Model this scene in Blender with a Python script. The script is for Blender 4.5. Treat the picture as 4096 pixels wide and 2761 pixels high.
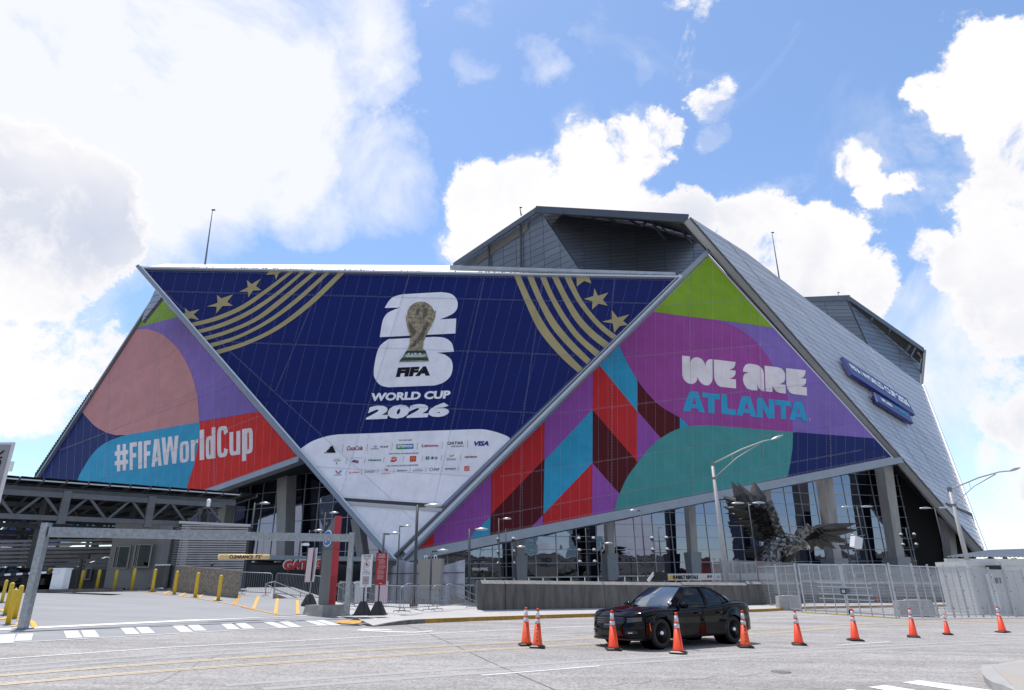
import bpy, bmesh, math, random
from mathutils import Vector as V3, Matrix
from mathutils.geometry import tessellate_polygon
S = bpy.context.scene
for o in list(bpy.data.objects): bpy.data.objects.remove(o)
random.seed(7)
# ---------------------------------------------------------------- camera
F, CX, CY, HC = 2554.0, 2048.0, 1380.5, 1.77
_w = V3((-106, 6880, 2554)).normalized()
_f = V3((0, 0, 1)); _y = (_f - _w * _f.dot(_w)).normalized()
_x = V3((1, 0, 0)); _x = (_x - _w * _x.dot(_w) - _y * _x.dot(_y)).normalized()
MC = Matrix((_x, _y, _w))                 # camera (right, up, forward) -> world
CAMP = V3((0, 0, HC))
cd = bpy.data.cameras.new('camera'); cam = bpy.data.objects.new('camera', cd); S.collection.objects.link(cam)
r_ = MC @ V3((1, 0, 0)); u_ = MC @ V3((0, 1, 0)); b_ = -(MC @ V3((0, 0, 1)))
cam.matrix_world = Matrix(((r_.x, u_.x, b_.x, 0), (r_.y, u_.y, b_.y, 0), (r_.z, u_.z, b_.z, HC), (0, 0, 0, 1)))
cd.sensor_fit = 'HORIZONTAL'; cd.sensor_width = 36; cd.lens = F / 4096 * 36
cd.clip_start = .1; cd.clip_end = 6000
S.camera = cam
def ray(x, y): return MC @ V3((x - CX, CY - y, F))
def at(x, y, D): r = ray(x, y); return CAMP + r * (D / r.y)
def at_z(x, y, z): r = ray(x, y); return CAMP + r * ((z - HC) / r.z)
GB, GC = -.0333, .0126
def G(x, y): return GB * max(-45, min(45, x)) + GC * max(-20, min(62, y))
def gnd(x, y, o=0.): r = ray(x, y); return CAMP + r * (-(HC - o) / (r.z - GB * r.x - GC * r.y))
DPL = (-.6615, -.04905, .03286)
def GD(x, y): return max(G(x, y) + .002, min(1.64, DPL[0] + DPL[1] * x + DPL[2] * y)) if y > 17 else G(x, y)
def gd(x, y, o=0.):
    r = ray(x, y); k = 15.; last = None
    while k < 90:
        p = CAMP + r * (k / r.y)
        if p.z <= GD(p.x, p.y) + o: return p
        k += .04
    return gnd(x, y, o)
def hgt(p, x, y): r = ray(x, y); return (CAMP + r * (p.y / r.y)).z - p.z
def onp(x, y, pl, off=0.): r = ray(x, y); p, n = pl; return CAMP + r * ((p + n * off - CAMP).dot(n) / r.dot(n))
# ---------------------------------------------------------------- light
SUN = V3((-.13, .27, .96)).normalized()
S.render.engine = 'CYCLES'
S.view_settings.view_transform = 'Standard'; S.view_settings.look = 'None'
S.view_settings.gamma = 1; S.view_settings.exposure = 0.0
sl = bpy.data.lights.new('sun', 'SUN'); sl.energy = 4.6; sl.angle = math.radians(.55); sl.color = (1, .955, .9)
so = bpy.data.objects.new('sun', sl); S.collection.objects.link(so)
so.rotation_euler = SUN.to_track_quat('Z', 'Y').to_euler(); so.location = (0, 0, 60)
W = bpy.data.worlds.new('World'); S.world = W; W.use_nodes = True
def world():
    nt = W.node_tree; N = nt.nodes; L = nt.links; N.clear()
    def nd(t, **k):
        n = N.new(t)
        for a, b in k.items(): setattr(n, a, b)
        return n
    def mth(op, a, b=None, c=None, clamp=False):
        n = nd('ShaderNodeMath', operation=op); n.use_clamp = clamp
        for i, v in enumerate((a, b, c)):
            if v is None: continue
            if isinstance(v, (int, float)): n.inputs[i].default_value = v
            else: L.new(v, n.inputs[i])
        return n.outputs[0]
    sky = nd('ShaderNodeTexSky', sky_type='NISHITA'); sky.sun_disc = False
    sky.sun_elevation = math.asin(SUN.z); sky.sun_rotation = math.atan2(SUN.x, SUN.y)
    sky.altitude = 300; sky.air_density = 1.0; sky.dust_density = .35; sky.ozone_density = 1.3
    tc = nd('ShaderNodeTexCoord')
    nrm = nd('ShaderNodeVectorMath', operation='NORMALIZE'); L.new(tc.outputs['Generated'], nrm.inputs[0]); d = nrm.outputs[0]
    # a ragged lookup direction so that every cloud edge is broken up
    def noise(scale, det, ro, off=(0, 0, 0), dist=0, vec=None):
        m = nd('ShaderNodeMapping'); m.inputs['Location'].default_value = off; L.new(vec or d, m.inputs[0])
        n = nd('ShaderNodeTexNoise'); n.inputs['Scale'].default_value = scale; n.inputs['Detail'].default_value = det
        n.inputs['Roughness'].default_value = ro; n.inputs['Distortion'].default_value = dist; L.new(m.outputs[0], n.inputs[0]); return n
    wn = noise(6, 8, .68, (3, 1, 2))
    sub = nd('ShaderNodeVectorMath', operation='SUBTRACT'); L.new(wn.outputs['Color'], sub.inputs[0]); sub.inputs[1].default_value = (.5, .5, .5)
    sc = nd('ShaderNodeVectorMath', operation='SCALE'); L.new(sub.outputs[0], sc.inputs[0]); sc.inputs['Scale'].default_value = .13
    ad = nd('ShaderNodeVectorMath', operation='ADD'); L.new(sc.outputs[0], ad.inputs[0]); L.new(d, ad.inputs[1])
    n2 = nd('ShaderNodeVectorMath', operation='NORMALIZE'); L.new(ad.outputs[0], n2.inputs[0]); dw = n2.outputs[0]
    def blob(dd, px, py, rr, wgt, soft=.55):
        r = ray(px, py).normalized(); ang = rr / F * (r.dot(MC @ V3((0, 0, 1)))) ** 1.5
        dp = nd('ShaderNodeVectorMath', operation='DOT_PRODUCT'); L.new(dd, dp.inputs[0]); dp.inputs[1].default_value = r
        mr = nd('ShaderNodeMapRange'); mr.interpolation_type = 'SMOOTHSTEP'
        L.new(dp.outputs['Value'], mr.inputs['Value'])
        mr.inputs['From Min'].default_value = math.cos(ang); mr.inputs['From Max'].default_value = math.cos(ang * (1 - soft))
        mr.inputs['To Min'].default_value = 0; mr.inputs['To Max'].default_value = wgt
        return mr.outputs[0]
    def field(dd, blobs, op='MAXIMUM'):
        acc = None
        for b in blobs:
            o = blob(dd, *b); acc = o if acc is None else mth(op, acc, o)
        return acc
    # heavy, crisp cumulus: x, y, radius (in photo pixels), weight
    CU = [(60, 640, 260, 1), (330, 800, 330, 1), (130, 1050, 420, 1), (420, 1010, 170, .9), (60, 1500, 420, .9), (330, 1370, 260, .8),
          (1990, 860, 260, 1), (2160, 800, 240, 1), (2380, 680, 260, 1), (2560, 560, 190, .95), (2660, 480, 110, .8), (2860, 380, 90, .62), (2850, 520, 80, .55), (1880, 1010, 170, .9), (2500, 850, 220, .9),
          (2740, 880, 180, 1), (3000, 920, 200, 1), (3250, 960, 210, 1), (3180, 1120, 260, 1), (3420, 1160, 190, .9), (2960, 1080, 250, 1),
          (3950, 250, 280, 1), (3780, 420, 190, 1), (4050, 550, 330, 1), (3700, 330, 120, .75), (4050, 850, 330, 1), (3880, 1100, 230, .95), (4050, 1250, 330, 1), (3700, 1020, 120, .6), (4080, 1600, 260, .72), (3980, 1900, 240, .5),
          (3430, 640, 120, .8), (3480, 770, 110, .85), (3600, 760, 80, .6)]
    # thin bright veil
    VE = [(300, 200, 900, 1), (900, 300, 760, 1), (1350, 150, 420, .85), (700, 700, 560, 1), (1100, 640, 420, .95), (1500, 300, 220, .6),
          (1950, 150, 260, .5), (2150, 260, 150, .4), (1500, 720, 330, .55), (1650, 830, 160, .5), (1250, 860, 260, .75), (760, 830, 330, .95), (3700, 1500, 500, .5), (3900, 2000, 500, .4), (2600, 250, 70, .35)]
    BL = [(2700, 200, 560, 1), (3250, 400, 420, 1), (2050, 560, 260, .9), (1750, 990, 220, .8), (1450, 1040, 200, .5), (900, 1040, 200, .6), (3560, 1300, 120, .5)]
    cu = field(dw, CU); ve = field(dw, VE); bl = field(d, BL)
    f1 = noise(7.5, 15, .66, (1, 5, 2), .35).outputs['Fac']; f2 = noise(2.6, 8, .6, (4, 2, 7), .4).outputs['Fac']; f3 = noise(3.6, 12, .62, (2, 6, 3), .6).outputs['Fac']
    # outside the frame: the same broken fair-weather cloud all round
    sepb = ray(2048, 1100).normalized()
    dpc = nd('ShaderNodeVectorMath', operation='DOT_PRODUCT'); L.new(d, dpc.inputs[0]); dpc.inputs[1].default_value = sepb
    outm = nd('ShaderNodeMapRange'); outm.interpolation_type = 'SMOOTHSTEP'; L.new(dpc.outputs['Value'], outm.inputs['Value'])
    outm.inputs['From Min'].default_value = .72; outm.inputs['From Max'].default_value = .50; outm.inputs['To Min'].default_value = 0; outm.inputs['To Max'].default_value = 1
    amb = mth('MULTIPLY', mth('MULTIPLY_ADD', f2, 5.0, -2.1, clamp=True), outm.outputs[0])
    cu = mth('MAXIMUM', cu, mth('MULTIPLY', amb, .9))
    dens = mth('ADD', cu, mth('MULTIPLY_ADD', f1, 3.0, -1.5))
    mask = nd('ShaderNodeMapRange'); mask.interpolation_type = 'SMOOTHSTEP'; L.new(dens, mask.inputs['Value'])
    mask.inputs['From Min'].default_value = .36; mask.inputs['From Max'].default_value = .80
    halo = nd('ShaderNodeMapRange'); halo.interpolation_type = 'SMOOTHSTEP'; L.new(mth('ADD', cu, mth('MULTIPLY_ADD', f3, 2.2, -1.1)), halo.inputs['Value']); halo.inputs['From Min'].default_value = .10; halo.inputs['From Max'].default_value = 1.0; halo.inputs['To Min'].default_value = 0; halo.inputs['To Max'].default_value = .28
    msk = mth('MAXIMUM', mask.outputs[0], halo.outputs[0])
    vd = mth('MULTIPLY', mth('ADD', mth('MULTIPLY', ve, 1.15), mth('MULTIPLY_ADD', f3, 3.0, -1.72)), 1.0, clamp=True)
    vd = mth('MULTIPLY', vd, mth('SUBTRACT', 1.0, mth('MULTIPLY', bl, .75), clamp=True))
    vd = mth('MINIMUM', mth('MULTIPLY', vd, 1.15), .95)
    # cumulus tone: bright rims, soft grey-blue bellies
    sh = noise(3.4, 6, .5, (9, 3, 1), .3).outputs['Fac']
    belly = mth('MULTIPLY', mth('MULTIPLY_ADD', dens, 1.7, -.95, clamp=True), mth('MULTIPLY_ADD', sh, 3.6, -1.45, clamp=True))
    mixc = nd('ShaderNodeMix', data_type='RGBA'); L.new(belly, mixc.inputs['Factor'])
    mixc.inputs['A'].default_value = (10.4, 10.2, 10.2, 1); mixc.inputs['B'].default_value = (6.4, 6.9, 8.3, 1)
    hsv = nd('ShaderNodeMix', data_type='RGBA', blend_type='MULTIPLY'); hsv.inputs['Factor'].default_value = 1
    L.new(sky.outputs[0], hsv.inputs['A']); hsv.inputs['B'].default_value = (SKYR, SKYG, SKYB, 1)
    m1 = nd('ShaderNodeMix', data_type='RGBA'); L.new(vd, m1.inputs['Factor']); L.new(hsv.outputs['Result'], m1.inputs['A']); m1.inputs['B'].default_value = (9.6, 9.8, 10.6, 1)
    m2 = nd('ShaderNodeMix', data_type='RGBA'); L.new(msk, m2.inputs['Factor']); L.new(m1.outputs['Result'], m2.inputs['A']); L.new(mixc.outputs['Result'], m2.inputs['B'])
    bg = nd('ShaderNodeBackground'); bg.inputs['Strength'].default_value = .1; L.new(m2.outputs['Result'], bg.inputs[0])
    out = nd('ShaderNodeOutputWorld'); L.new(bg.outputs[0], out.inputs[0])
SKYR, SKYG, SKYB = 1.85, 1.95, 2.05
world()
try: W.cycles.sampling_method = 'MANUAL'; W.cycles.sample_map_resolution = 1024
except Exception: pass
S.cycles.max_bounces = 6; S.cycles.glossy_bounces = 3; S.cycles.diffuse_bounces = 3; S.cycles.transparent_max_bounces = 8
S.cycles.sample_clamp_indirect = 6; S.cycles.use_denoising = True
# ---------------------------------------------------------------- materials
MATS = {}
def mat(name, col, ro=.6, me=0., var=0., vs=3., bump=0., bs=60., spec=.5, emit=None, coat=0., col2=None, stretch=None, det=5, rand=0.):
    if name in MATS: return MATS[name]
    m = bpy.data.materials.new(name); m.use_nodes = True; MATS[name] = m
    nt = m.node_tree; N = nt.nodes; L = nt.links; P = N['Principled BSDF']
    P.inputs['Base Color'].default_value = (*col, 1); P.inputs['Roughness'].default_value = ro; P.inputs['Metallic'].default_value = me
    P.inputs['Specular IOR Level'].default_value = spec; P.inputs['Coat Weight'].default_value = coat; P.inputs['Coat Roughness'].default_value = .03
    if emit: P.inputs['Emission Color'].default_value = (*emit[0], 1); P.inputs['Emission Strength'].default_value = emit[1]
    if var or bump or col2:
        tc = N.new('ShaderNodeTexCoord'); mp = N.new('ShaderNodeMapping'); L.new(tc.outputs['Object'], mp.inputs[0])
        if stretch: mp.inputs['Scale'].default_value = stretch
    if var or col2:
        n = N.new('ShaderNodeTexNoise'); n.inputs['Scale'].default_value = vs; n.inputs['Detail'].default_value = det; n.inputs['Roughness'].default_value = .65
        L.new(mp.outputs[0], n.inputs[0])
        mx = N.new('ShaderNodeMix'); mx.data_type = 'RGBA'
        mr = N.new('ShaderNodeMapRange'); mr.inputs['From Min'].default_value = .3; mr.inputs['From Max'].default_value = .7
        L.new(n.outputs['Fac'], mr.inputs['Value']); L.new(mr.outputs[0], mx.inputs['Factor'])
        c2 = col2 or tuple(min(1, c * (1 + var)) for c in col); c1 = col if col2 else tuple(c * (1 - var) for c in col)
        mx.inputs['A'].default_value = (*c1, 1); mx.inputs['B'].default_value = (*c2, 1); L.new(mx.outputs['Result'], P.inputs['Base Color'])
    if rand:
        oi_ = N.new('ShaderNodeObjectInfo'); mr2 = N.new('ShaderNodeMapRange'); mr2.inputs['To Min'].default_value = 1 - rand; mr2.inputs['To Max'].default_value = 1 + rand; L.new(oi_.outputs['Random'], mr2.inputs['Value'])
        vm = N.new('ShaderNodeVectorMath'); vm.operation = 'SCALE'; vm.inputs[0].default_value = col
        if P.inputs['Base Color'].links: L.new(P.inputs['Base Color'].links[0].from_socket, vm.inputs[0])
        L.new(mr2.outputs[0], vm.inputs['Scale']); L.new(vm.outputs[0], P.inputs['Base Color'])
    if bump:
        n = N.new('ShaderNodeTexNoise'); n.inputs['Scale'].default_value = bs; n.inputs['Detail'].default_value = 3; L.new(mp.outputs[0], n.inputs[0])
        b = N.new('ShaderNodeBump'); b.inputs['Strength'].default_value = bump; b.inputs['Distance'].default_value = .02
        L.new(n.outputs['Fac'], b.inputs['Height']); L.new(b.outputs[0], P.inputs['Normal'])
    return m
galv = mat('galvanised_steel', (.30, .32, .34), .45, .7, .25, 9, .05, 120)
galv_d = mat('weathered_galvanised', (.16, .19, .21), .5, .55, .35, 6, .08, 90)
steel_l = mat('light_painted_steel', (.40, .43, .46), .4, .2, .08, 1.2)
steel_d = mat('dark_painted_steel', (.055, .06, .066), .45, .3, .15, 3)
black = mat('black_plastic', (.012, .012, .013), .45, 0, .2, 8)
rubber = mat('tyre_rubber', (.012, .012, .012), .75, 0, .2, 20, .1, 150)
chrome = mat('chrome', (.8, .8, .82), .12, 1)
conc = mat('pale_concrete', (.40, .39, .38), .85, 0, .14, 1.6, .25, 90)
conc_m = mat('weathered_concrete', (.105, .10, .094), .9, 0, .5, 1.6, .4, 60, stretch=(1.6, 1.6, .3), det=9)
conc_c = mat('column_concrete', (.30, .295, .28), .8, 0, .25, .5, .1, 10, stretch=(1, 1, .3))
white_p = mat('white_paint', (.78, .79, .8), .5, 0, .04, 5)
grey_p = mat('grey_paint', (.23, .25, .27), .5, .1, .1, 2)
grey_dk = mat('dark_grey_cladding', (.085, .092, .10), .5, .2, .15, 1)
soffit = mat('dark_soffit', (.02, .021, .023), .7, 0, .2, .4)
bluegrey = mat('blue_grey_cladding', (.125, .142, .175), .42, .3, .06, .25, rand=.06)
bluegrey2 = mat('blue_grey_cladding_tone', (.112, .128, .16), .42, .3, .06, .25, rand=.06)
silver = mat('silver_cladding', (.44, .45, .475), .45, .4, .05, .3, rand=.04)
silver2 = mat('silver_cladding_tone', (.42, .43, .455), .45, .4, .05, .3, rand=.04)
jointm = mat('shadow_joint', (.05, .055, .06), .7)
yellow_b = mat('yellow_bollard_paint', (.62, .43, .025), .45, 0, .1, 6)
orange = mat('cone_orange', (.86, .075, .012), .5, 0, .12, 7, .03, 60)
orange_b = mat('bright_cone_orange', (.93, .07, .015), .5, 0, .16, 12, det=9, stretch=(1, 1, .4))
reflw = mat('reflective_white', (.62, .60, .64), .4, 0, .2, 14)
redp = mat('red_panel', (.42, .02, .035), .42, 0, .08, 1.5)
# ---------------------------------------------------------------- objects
ORG = {}
COL = S.collection
def thing(name, label, cat, loc=(0, 0, 0), group=None, rz=0, kind=None):
    o = bpy.data.objects.new(name, None); COL.objects.link(o); o.location = loc; o.rotation_euler[2] = rz
    o.empty_display_size = .2
    o['label'] = label; o['category'] = cat
    if group: o['group'] = group
    ORG[o] = V3(loc); return o
def tag(o, label, cat, group=None):
    o['label'] = label; o['category'] = cat
    if group: o['group'] = group
    return o
class MB:
    def __init__(s, *mats): s.v = []; s.f = []; s.m = []; s.mats = list(mats); s.cur = 0; s.sm = []; s.smooth = False
    def use(s, i, smooth=False): s.cur = i; s.smooth = smooth; return s
    def add(s, vs, fs):
        n = len(s.v); s.v += [V3(v) for v in vs]
        for f in fs: s.f.append([n + i for i in f]); s.m.append(s.cur); s.sm.append(s.smooth)
        return s
    def box(s, c, d, ax=None, ay=None, az=None):
        c = V3(c); ax = V3(ax) if ax else V3((1, 0, 0)); az = V3(az) if az else V3((0, 0, 1)); ay = V3(ay) if ay else az.cross(ax)
        x, y, z = ax * (d[0] / 2), ay * (d[1] / 2), az * (d[2] / 2)
        vs = [c + x * i + y * j + z * k for i in (-1, 1) for j in (-1, 1) for k in (-1, 1)]
        return s.add(vs, [(0, 1, 3, 2), (4, 6, 7, 5), (0, 4, 5, 1), (2, 3, 7, 6), (0, 2, 6, 4), (1, 5, 7, 3)])
    def beam(s, a, b, w, h=None, up=(0, 0, 1)):
        a = V3(a); b = V3(b); h = h or w; t = (b - a).normalized(); up = V3(up)
        sd = t.cross(up)
        if sd.length < 1e-4: sd = t.cross(V3((0, 1, 0)))
        sd.normalize(); u = sd.cross(t)
        return s.box((a + b) / 2, (( b - a).length, w, h), t, sd, u)
    def prism(s, poly, vec):
        n = len(poly); vec = V3(vec); vs = [V3(p) for p in poly] + [V3(p) + vec for p in poly]
        return s.add(vs, [list(range(n)), list(range(2 * n - 1, n - 1, -1))] + [(i, (i + 1) % n, n + (i + 1) % n, n + i) for i in range(n)])
    def frustum(s, c0, d0, c1, d1, ax=(1, 0, 0), ay=(0, 1, 0)):
        ax = V3(ax); ay = V3(ay); vs = []
        for c, d in ((V3(c0), d0), (V3(c1), d1)):
            vs += [c + ax * (i * d[0] / 2) + ay * (j * d[1] / 2) for i, j in ((-1, -1), (1, -1), (1, 1), (-1, 1))]
        return s.add(vs, [(3, 2, 1, 0), (4, 5, 6, 7)] + [(i, (i + 1) % 4, 4 + (i + 1) % 4, 4 + i) for i in range(4)])
    def tube(s, pts, r, n=8, caps=True):
        pts = [V3(p) for p in pts]; rs = r if isinstance(r, (list, tuple)) else [r] * len(pts); vs = []; fs = []; up = None
        for i, p in enumerate(pts):
            t = (pts[min(i + 1, len(pts) - 1)] - pts[max(i - 1, 0)]).normalized()
            if up is None:
                up = V3((0, 0, 1)) if abs(t.z) < .9 else V3((0, 1, 0))
            a = t.cross(up).normalized(); b = a.cross(t).normalized(); up = b
            vs += [p + (a * math.cos(2 * math.pi * k / n) + b * math.sin(2 * math.pi * k / n)) * rs[i] for k in range(n)]
        for i in range(len(pts) - 1):
            for k in range(n): fs.append((i * n + k, i * n + (k + 1) % n, (i + 1) * n + (k + 1) % n, (i + 1) * n + k))
        if caps: fs.append(list(range(n))[::-1]); fs.append([(len(pts) - 1) * n + k for k in range(n)])
        return s.add(vs, fs)
    def lathe(s, prof, n=16, c=(0, 0, 0), ax=(0, 0, 1)):
        c = V3(c); ax = V3(ax).normalized(); a = ax.orthogonal().normalized(); b = ax.cross(a); vs = []; fs = []
        for r, z in prof: vs += [c + ax * z + (a * math.cos(2 * math.pi * k / n) + b * math.sin(2 * math.pi * k / n)) * r for k in range(n)]
        for i in range(len(prof) - 1):
            for k in range(n): fs.append((i * n + k, i * n + (k + 1) % n, (i + 1) * n + (k + 1) % n, (i + 1) * n + k))
        if prof[0][0] > 1e-5: fs.append(list(range(n))[::-1])
        if prof[-1][0] > 1e-5: fs.append([(len(prof) - 1) * n + k for k in range(n)])
        return s.add(vs, fs)
    def grid(s, rows, closed=False):
        n = len(rows[0]); vs = [p for r in rows for p in r]; fs = []
        for i in range(len(rows) - 1):
            for k in range(n if closed else n - 1): fs.append((i * n + k, i * n + (k + 1) % n, (i + 1) * n + (k + 1) % n, (i + 1) * n + k))
        return s.add(vs, fs)
    def build(s, name, parent=None, world=True, kind=None, label=None, fix=False):
        root = parent
        while root is not None and root.parent is not None: root = root.parent
        o0 = ORG.get(root, V3()) if (world and root is not None) else V3()
        me = bpy.data.meshes.new(name); me.from_pydata([v - o0 for v in s.v], [], s.f)
        for m in s.mats: me.materials.append(m)
        me.polygons.foreach_set('material_index', s.m); me.polygons.foreach_set('use_smooth', s.sm)
        if fix:
            bm = bmesh.new(); bm.from_mesh(me); bmesh.ops.remove_doubles(bm, verts=bm.verts, dist=1e-4); bmesh.ops.recalc_face_normals(bm, faces=bm.faces); bm.to_mesh(me); bm.free()
        me.update()
        o = bpy.data.objects.new(name, me); COL.objects.link(o)
        if parent is not None: o.parent = parent
        if kind: o['kind'] = kind
        if label: o['label'] = label
        return o
def copy_tree(o, parent=None):
    c = o.copy(); COL.objects.link(c); c.parent = parent
    if o in ORG: ORG[c] = ORG[o]
    for ch in o.children: copy_tree(ch, c)
    return c
def rg(ox, oy, s, pts): return [(ox + x * s, oy + y * s) for x, y in pts]
def smooth(pts, n=5, closed=False):
    out = []; m = len(pts)
    for i in range(m if closed else m - 1):
        if closed: p0, p1, p2, p3 = (pts[(i + k - 1) % m] for k in range(4))
        else: p0, p1, p2, p3 = pts[max(i - 1, 0)], pts[i], pts[i + 1], pts[min(i + 2, m - 1)]
        for k in range(n):
            t = k / n
            out.append(tuple(.5 * ((2 * b) + (-a + c) * t + (2 * a - 5 * b + 4 * c - d) * t * t + (-a + 3 * b - 3 * c + d) * t ** 3) for a, b, c, d in zip(p0, p1, p2, p3)))
    if not closed: out.append(tuple(pts[-1]))
    return out
# text -> triangles in a unit layout, then mapped
_TC = {}
def text_mesh(s, bold=0., spacing=1., shear=0.):
    k = (s, bold, spacing, shear)
    if k in _TC: return _TC[k]
    cu = bpy.data.curves.new('txt', 'FONT'); cu.body = s; cu.offset = bold; cu.space_character = spacing; cu.shear = shear; cu.resolution_u = 3
    ob = bpy.data.objects.new('txt', cu); me = ob.to_mesh()
    vs = [(v.co.x, v.co.y) for v in me.vertices]; fs = [tuple(p.vertices) for p in me.polygons]
    ob.to_mesh_clear(); bpy.data.objects.remove(ob); bpy.data.curves.remove(cu)
    x0 = min(v[0] for v in vs); x1 = max(v[0] for v in vs); y0 = min(v[1] for v in vs); y1 = max(v[1] for v in vs)
    vs = [((x - x0) / (x1 - x0), (y - y0) / (y1 - y0)) for x, y in vs]
    _TC[k] = (vs, fs, (x1 - x0) / (y1 - y0)); return _TC[k]
def bil(q, u, v):
    (ax, ay), (bx, by), (cx, cy), (dx, dy) = q    # bl br tr tl
    return ((1 - u) * (1 - v) * ax + u * (1 - v) * bx + u * v * cx + (1 - u) * v * dx, (1 - u) * (1 - v) * ay + u * (1 - v) * by + u * v * cy + (1 - u) * v * dy)
def text3(mb, s, o, ux, uy, w=None, h=None, bold=0., spacing=1., shear=0., c=True):
    """flat lettering laid on a surface: o centre (or left base), ux/uy unit axes"""
    vs, fs, asp = text_mesh(s, bold, spacing, shear); ux = V3(ux); uy = V3(uy); o = V3(o)
    if w is None: w = h * asp
    if h is None: h = w / asp
    k = .5 if c else 0
    mb.add([o + ux * ((u - k) * w) + uy * ((v - k) * h) for u, v in vs], fs)
# ================================================================ stadium
def vsub(a, b): return (a[0] - b[0], a[1] - b[1])
def clip(poly, a, b, keep=1):
    """half-plane clip of a convex 2-D polygon; keeps the side where cross(b-a, p-a)*keep >= 0"""
    d = vsub(b, a); out = []
    sd = lambda p: (d[0] * (p[1] - a[1]) - d[1] * (p[0] - a[0])) * keep
    for i in range(len(poly)):
        p, q = poly[i], poly[(i + 1) % len(poly)]; sp, sq = sd(p), sd(q)
        if sp >= 0: out.append(p)
        if (sp > 0 and sq < 0) or (sp < 0 and sq > 0):
            t = sp / (sp - sq); out.append((p[0] + (q[0] - p[0]) * t, p[1] + (q[1] - p[1]) * t))
    return out
def area(p): return .5 * sum(p[i][0] * p[(i + 1) % len(p)][1] - p[(i + 1) % len(p)][0] * p[i][1] for i in range(len(p)))
def ccw(p): return p if area(p) > 0 else p[::-1]
def split(polys, lines, amin=60):
    for a, b in lines:
        n = []
        for p in polys:
            for k in (1, -1):
                q = clip(p, a, b, k)
                if len(q) > 2 and abs(area(q)) > amin: n.append(q)
        polys = n
    return polys
def inset(p, d):
    p = ccw(p); q = p
    for i in range(len(p)):
        a, b = p[i], p[(i + 1) % len(p)]; L = math.hypot(b[0] - a[0], b[1] - a[1])
        if L < 1e-6: continue
        nx, ny = -(b[1] - a[1]) / L * d, (b[0] - a[0]) / L * d
        q = clip(q, (a[0] + nx, a[1] + ny), (b[0] + nx, b[1] + ny), 1)
        if len(q) < 3: return None
    return q
def plane3(a, b, c):
    n = (b - a).cross(c - a).normalized()
    if n.dot(CAMP - a) < 0: n = -n
    return (a, n)
stad = thing('stadium', 'angular stadium wrapped in blue, purple and red tournament graphics with silver diagonal wall', 'stadium', (0, 100, -1.2))
PLZ = -1.2
# planes (photo pixel, distance) triples
tipV = at(1590, 2215, 92)
plV = plane3(tipV, at(573, 1078, 103), at(2705, 1115, 104))
_b = V3((.949, .316, 0)); tipR = at(1614, 2208, 94)
plR = (tipR, (_b.cross(V3((0, .17, 1)))).normalized() * 1); 
if plR[1].dot(CAMP - tipR) < 0: plR = (tipR, -plR[1])
_l = V3((-.889, .458, 0)); tipL = at(1192, 1834, 99)
plL = (tipL, (_l.cross(V3((0, .17, 1)))).normalized())
if plL[1].dot(CAMP - tipL) < 0: plL = (tipL, -plL[1])
class Art:
    def __init__(s): s.bm = bmesh.new(); s.mats = []; 
    def mi(s, m):
        if m not in s.mats: s.mats.append(m)
        return s.mats.index(m)
    def poly(s, pts, m, layer=1):
        i = s.mi(m); vs = [s.bm.verts.new((x, y, layer)) for x, y in pts]
        for t in tessellate_polygon([[V3((x, y, 0)) for x, y in pts]]):
            try: f = s.bm.faces.new([vs[k] for k in t]); f.material_index = i
            except ValueError: pass
    def text(s, t, quad, m, layer=3, bold=0., spacing=1., shear=0.):
        i = s.mi(m); vs, fs, _ = text_mesh(t, bold, spacing, shear)
        bv = [s.bm.verts.new((*bil(quad, u, v), layer)) for u, v in vs]
        for f in fs:
            try: g = s.bm.faces.new([bv[k] for k in f]); g.material_index = i
            except ValueError: pass
    def line(s, a, b, w, m, layer=2):
        L = math.hypot(b[0] - a[0], b[1] - a[1]); nx, ny = -(b[1] - a[1]) / L * w / 2, (b[0] - a[0]) / L * w / 2
        s.poly([(a[0] + nx, a[1] + ny), (b[0] + nx, b[1] + ny), (b[0] - nx, b[1] - ny), (a[0] - nx, a[1] - ny)], m, layer)
def fabric(name, col, ro=.55): return mat(name, col if 'navy' in name or 'deep' in name else (min(.8, col[0] * 1.38), min(.8, col[1] * 1.17), min(.8, col[2] * 1.02)), ro, 0, .10, .35, .12, 4, det=8, spec=.16, rand=.045)
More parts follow.
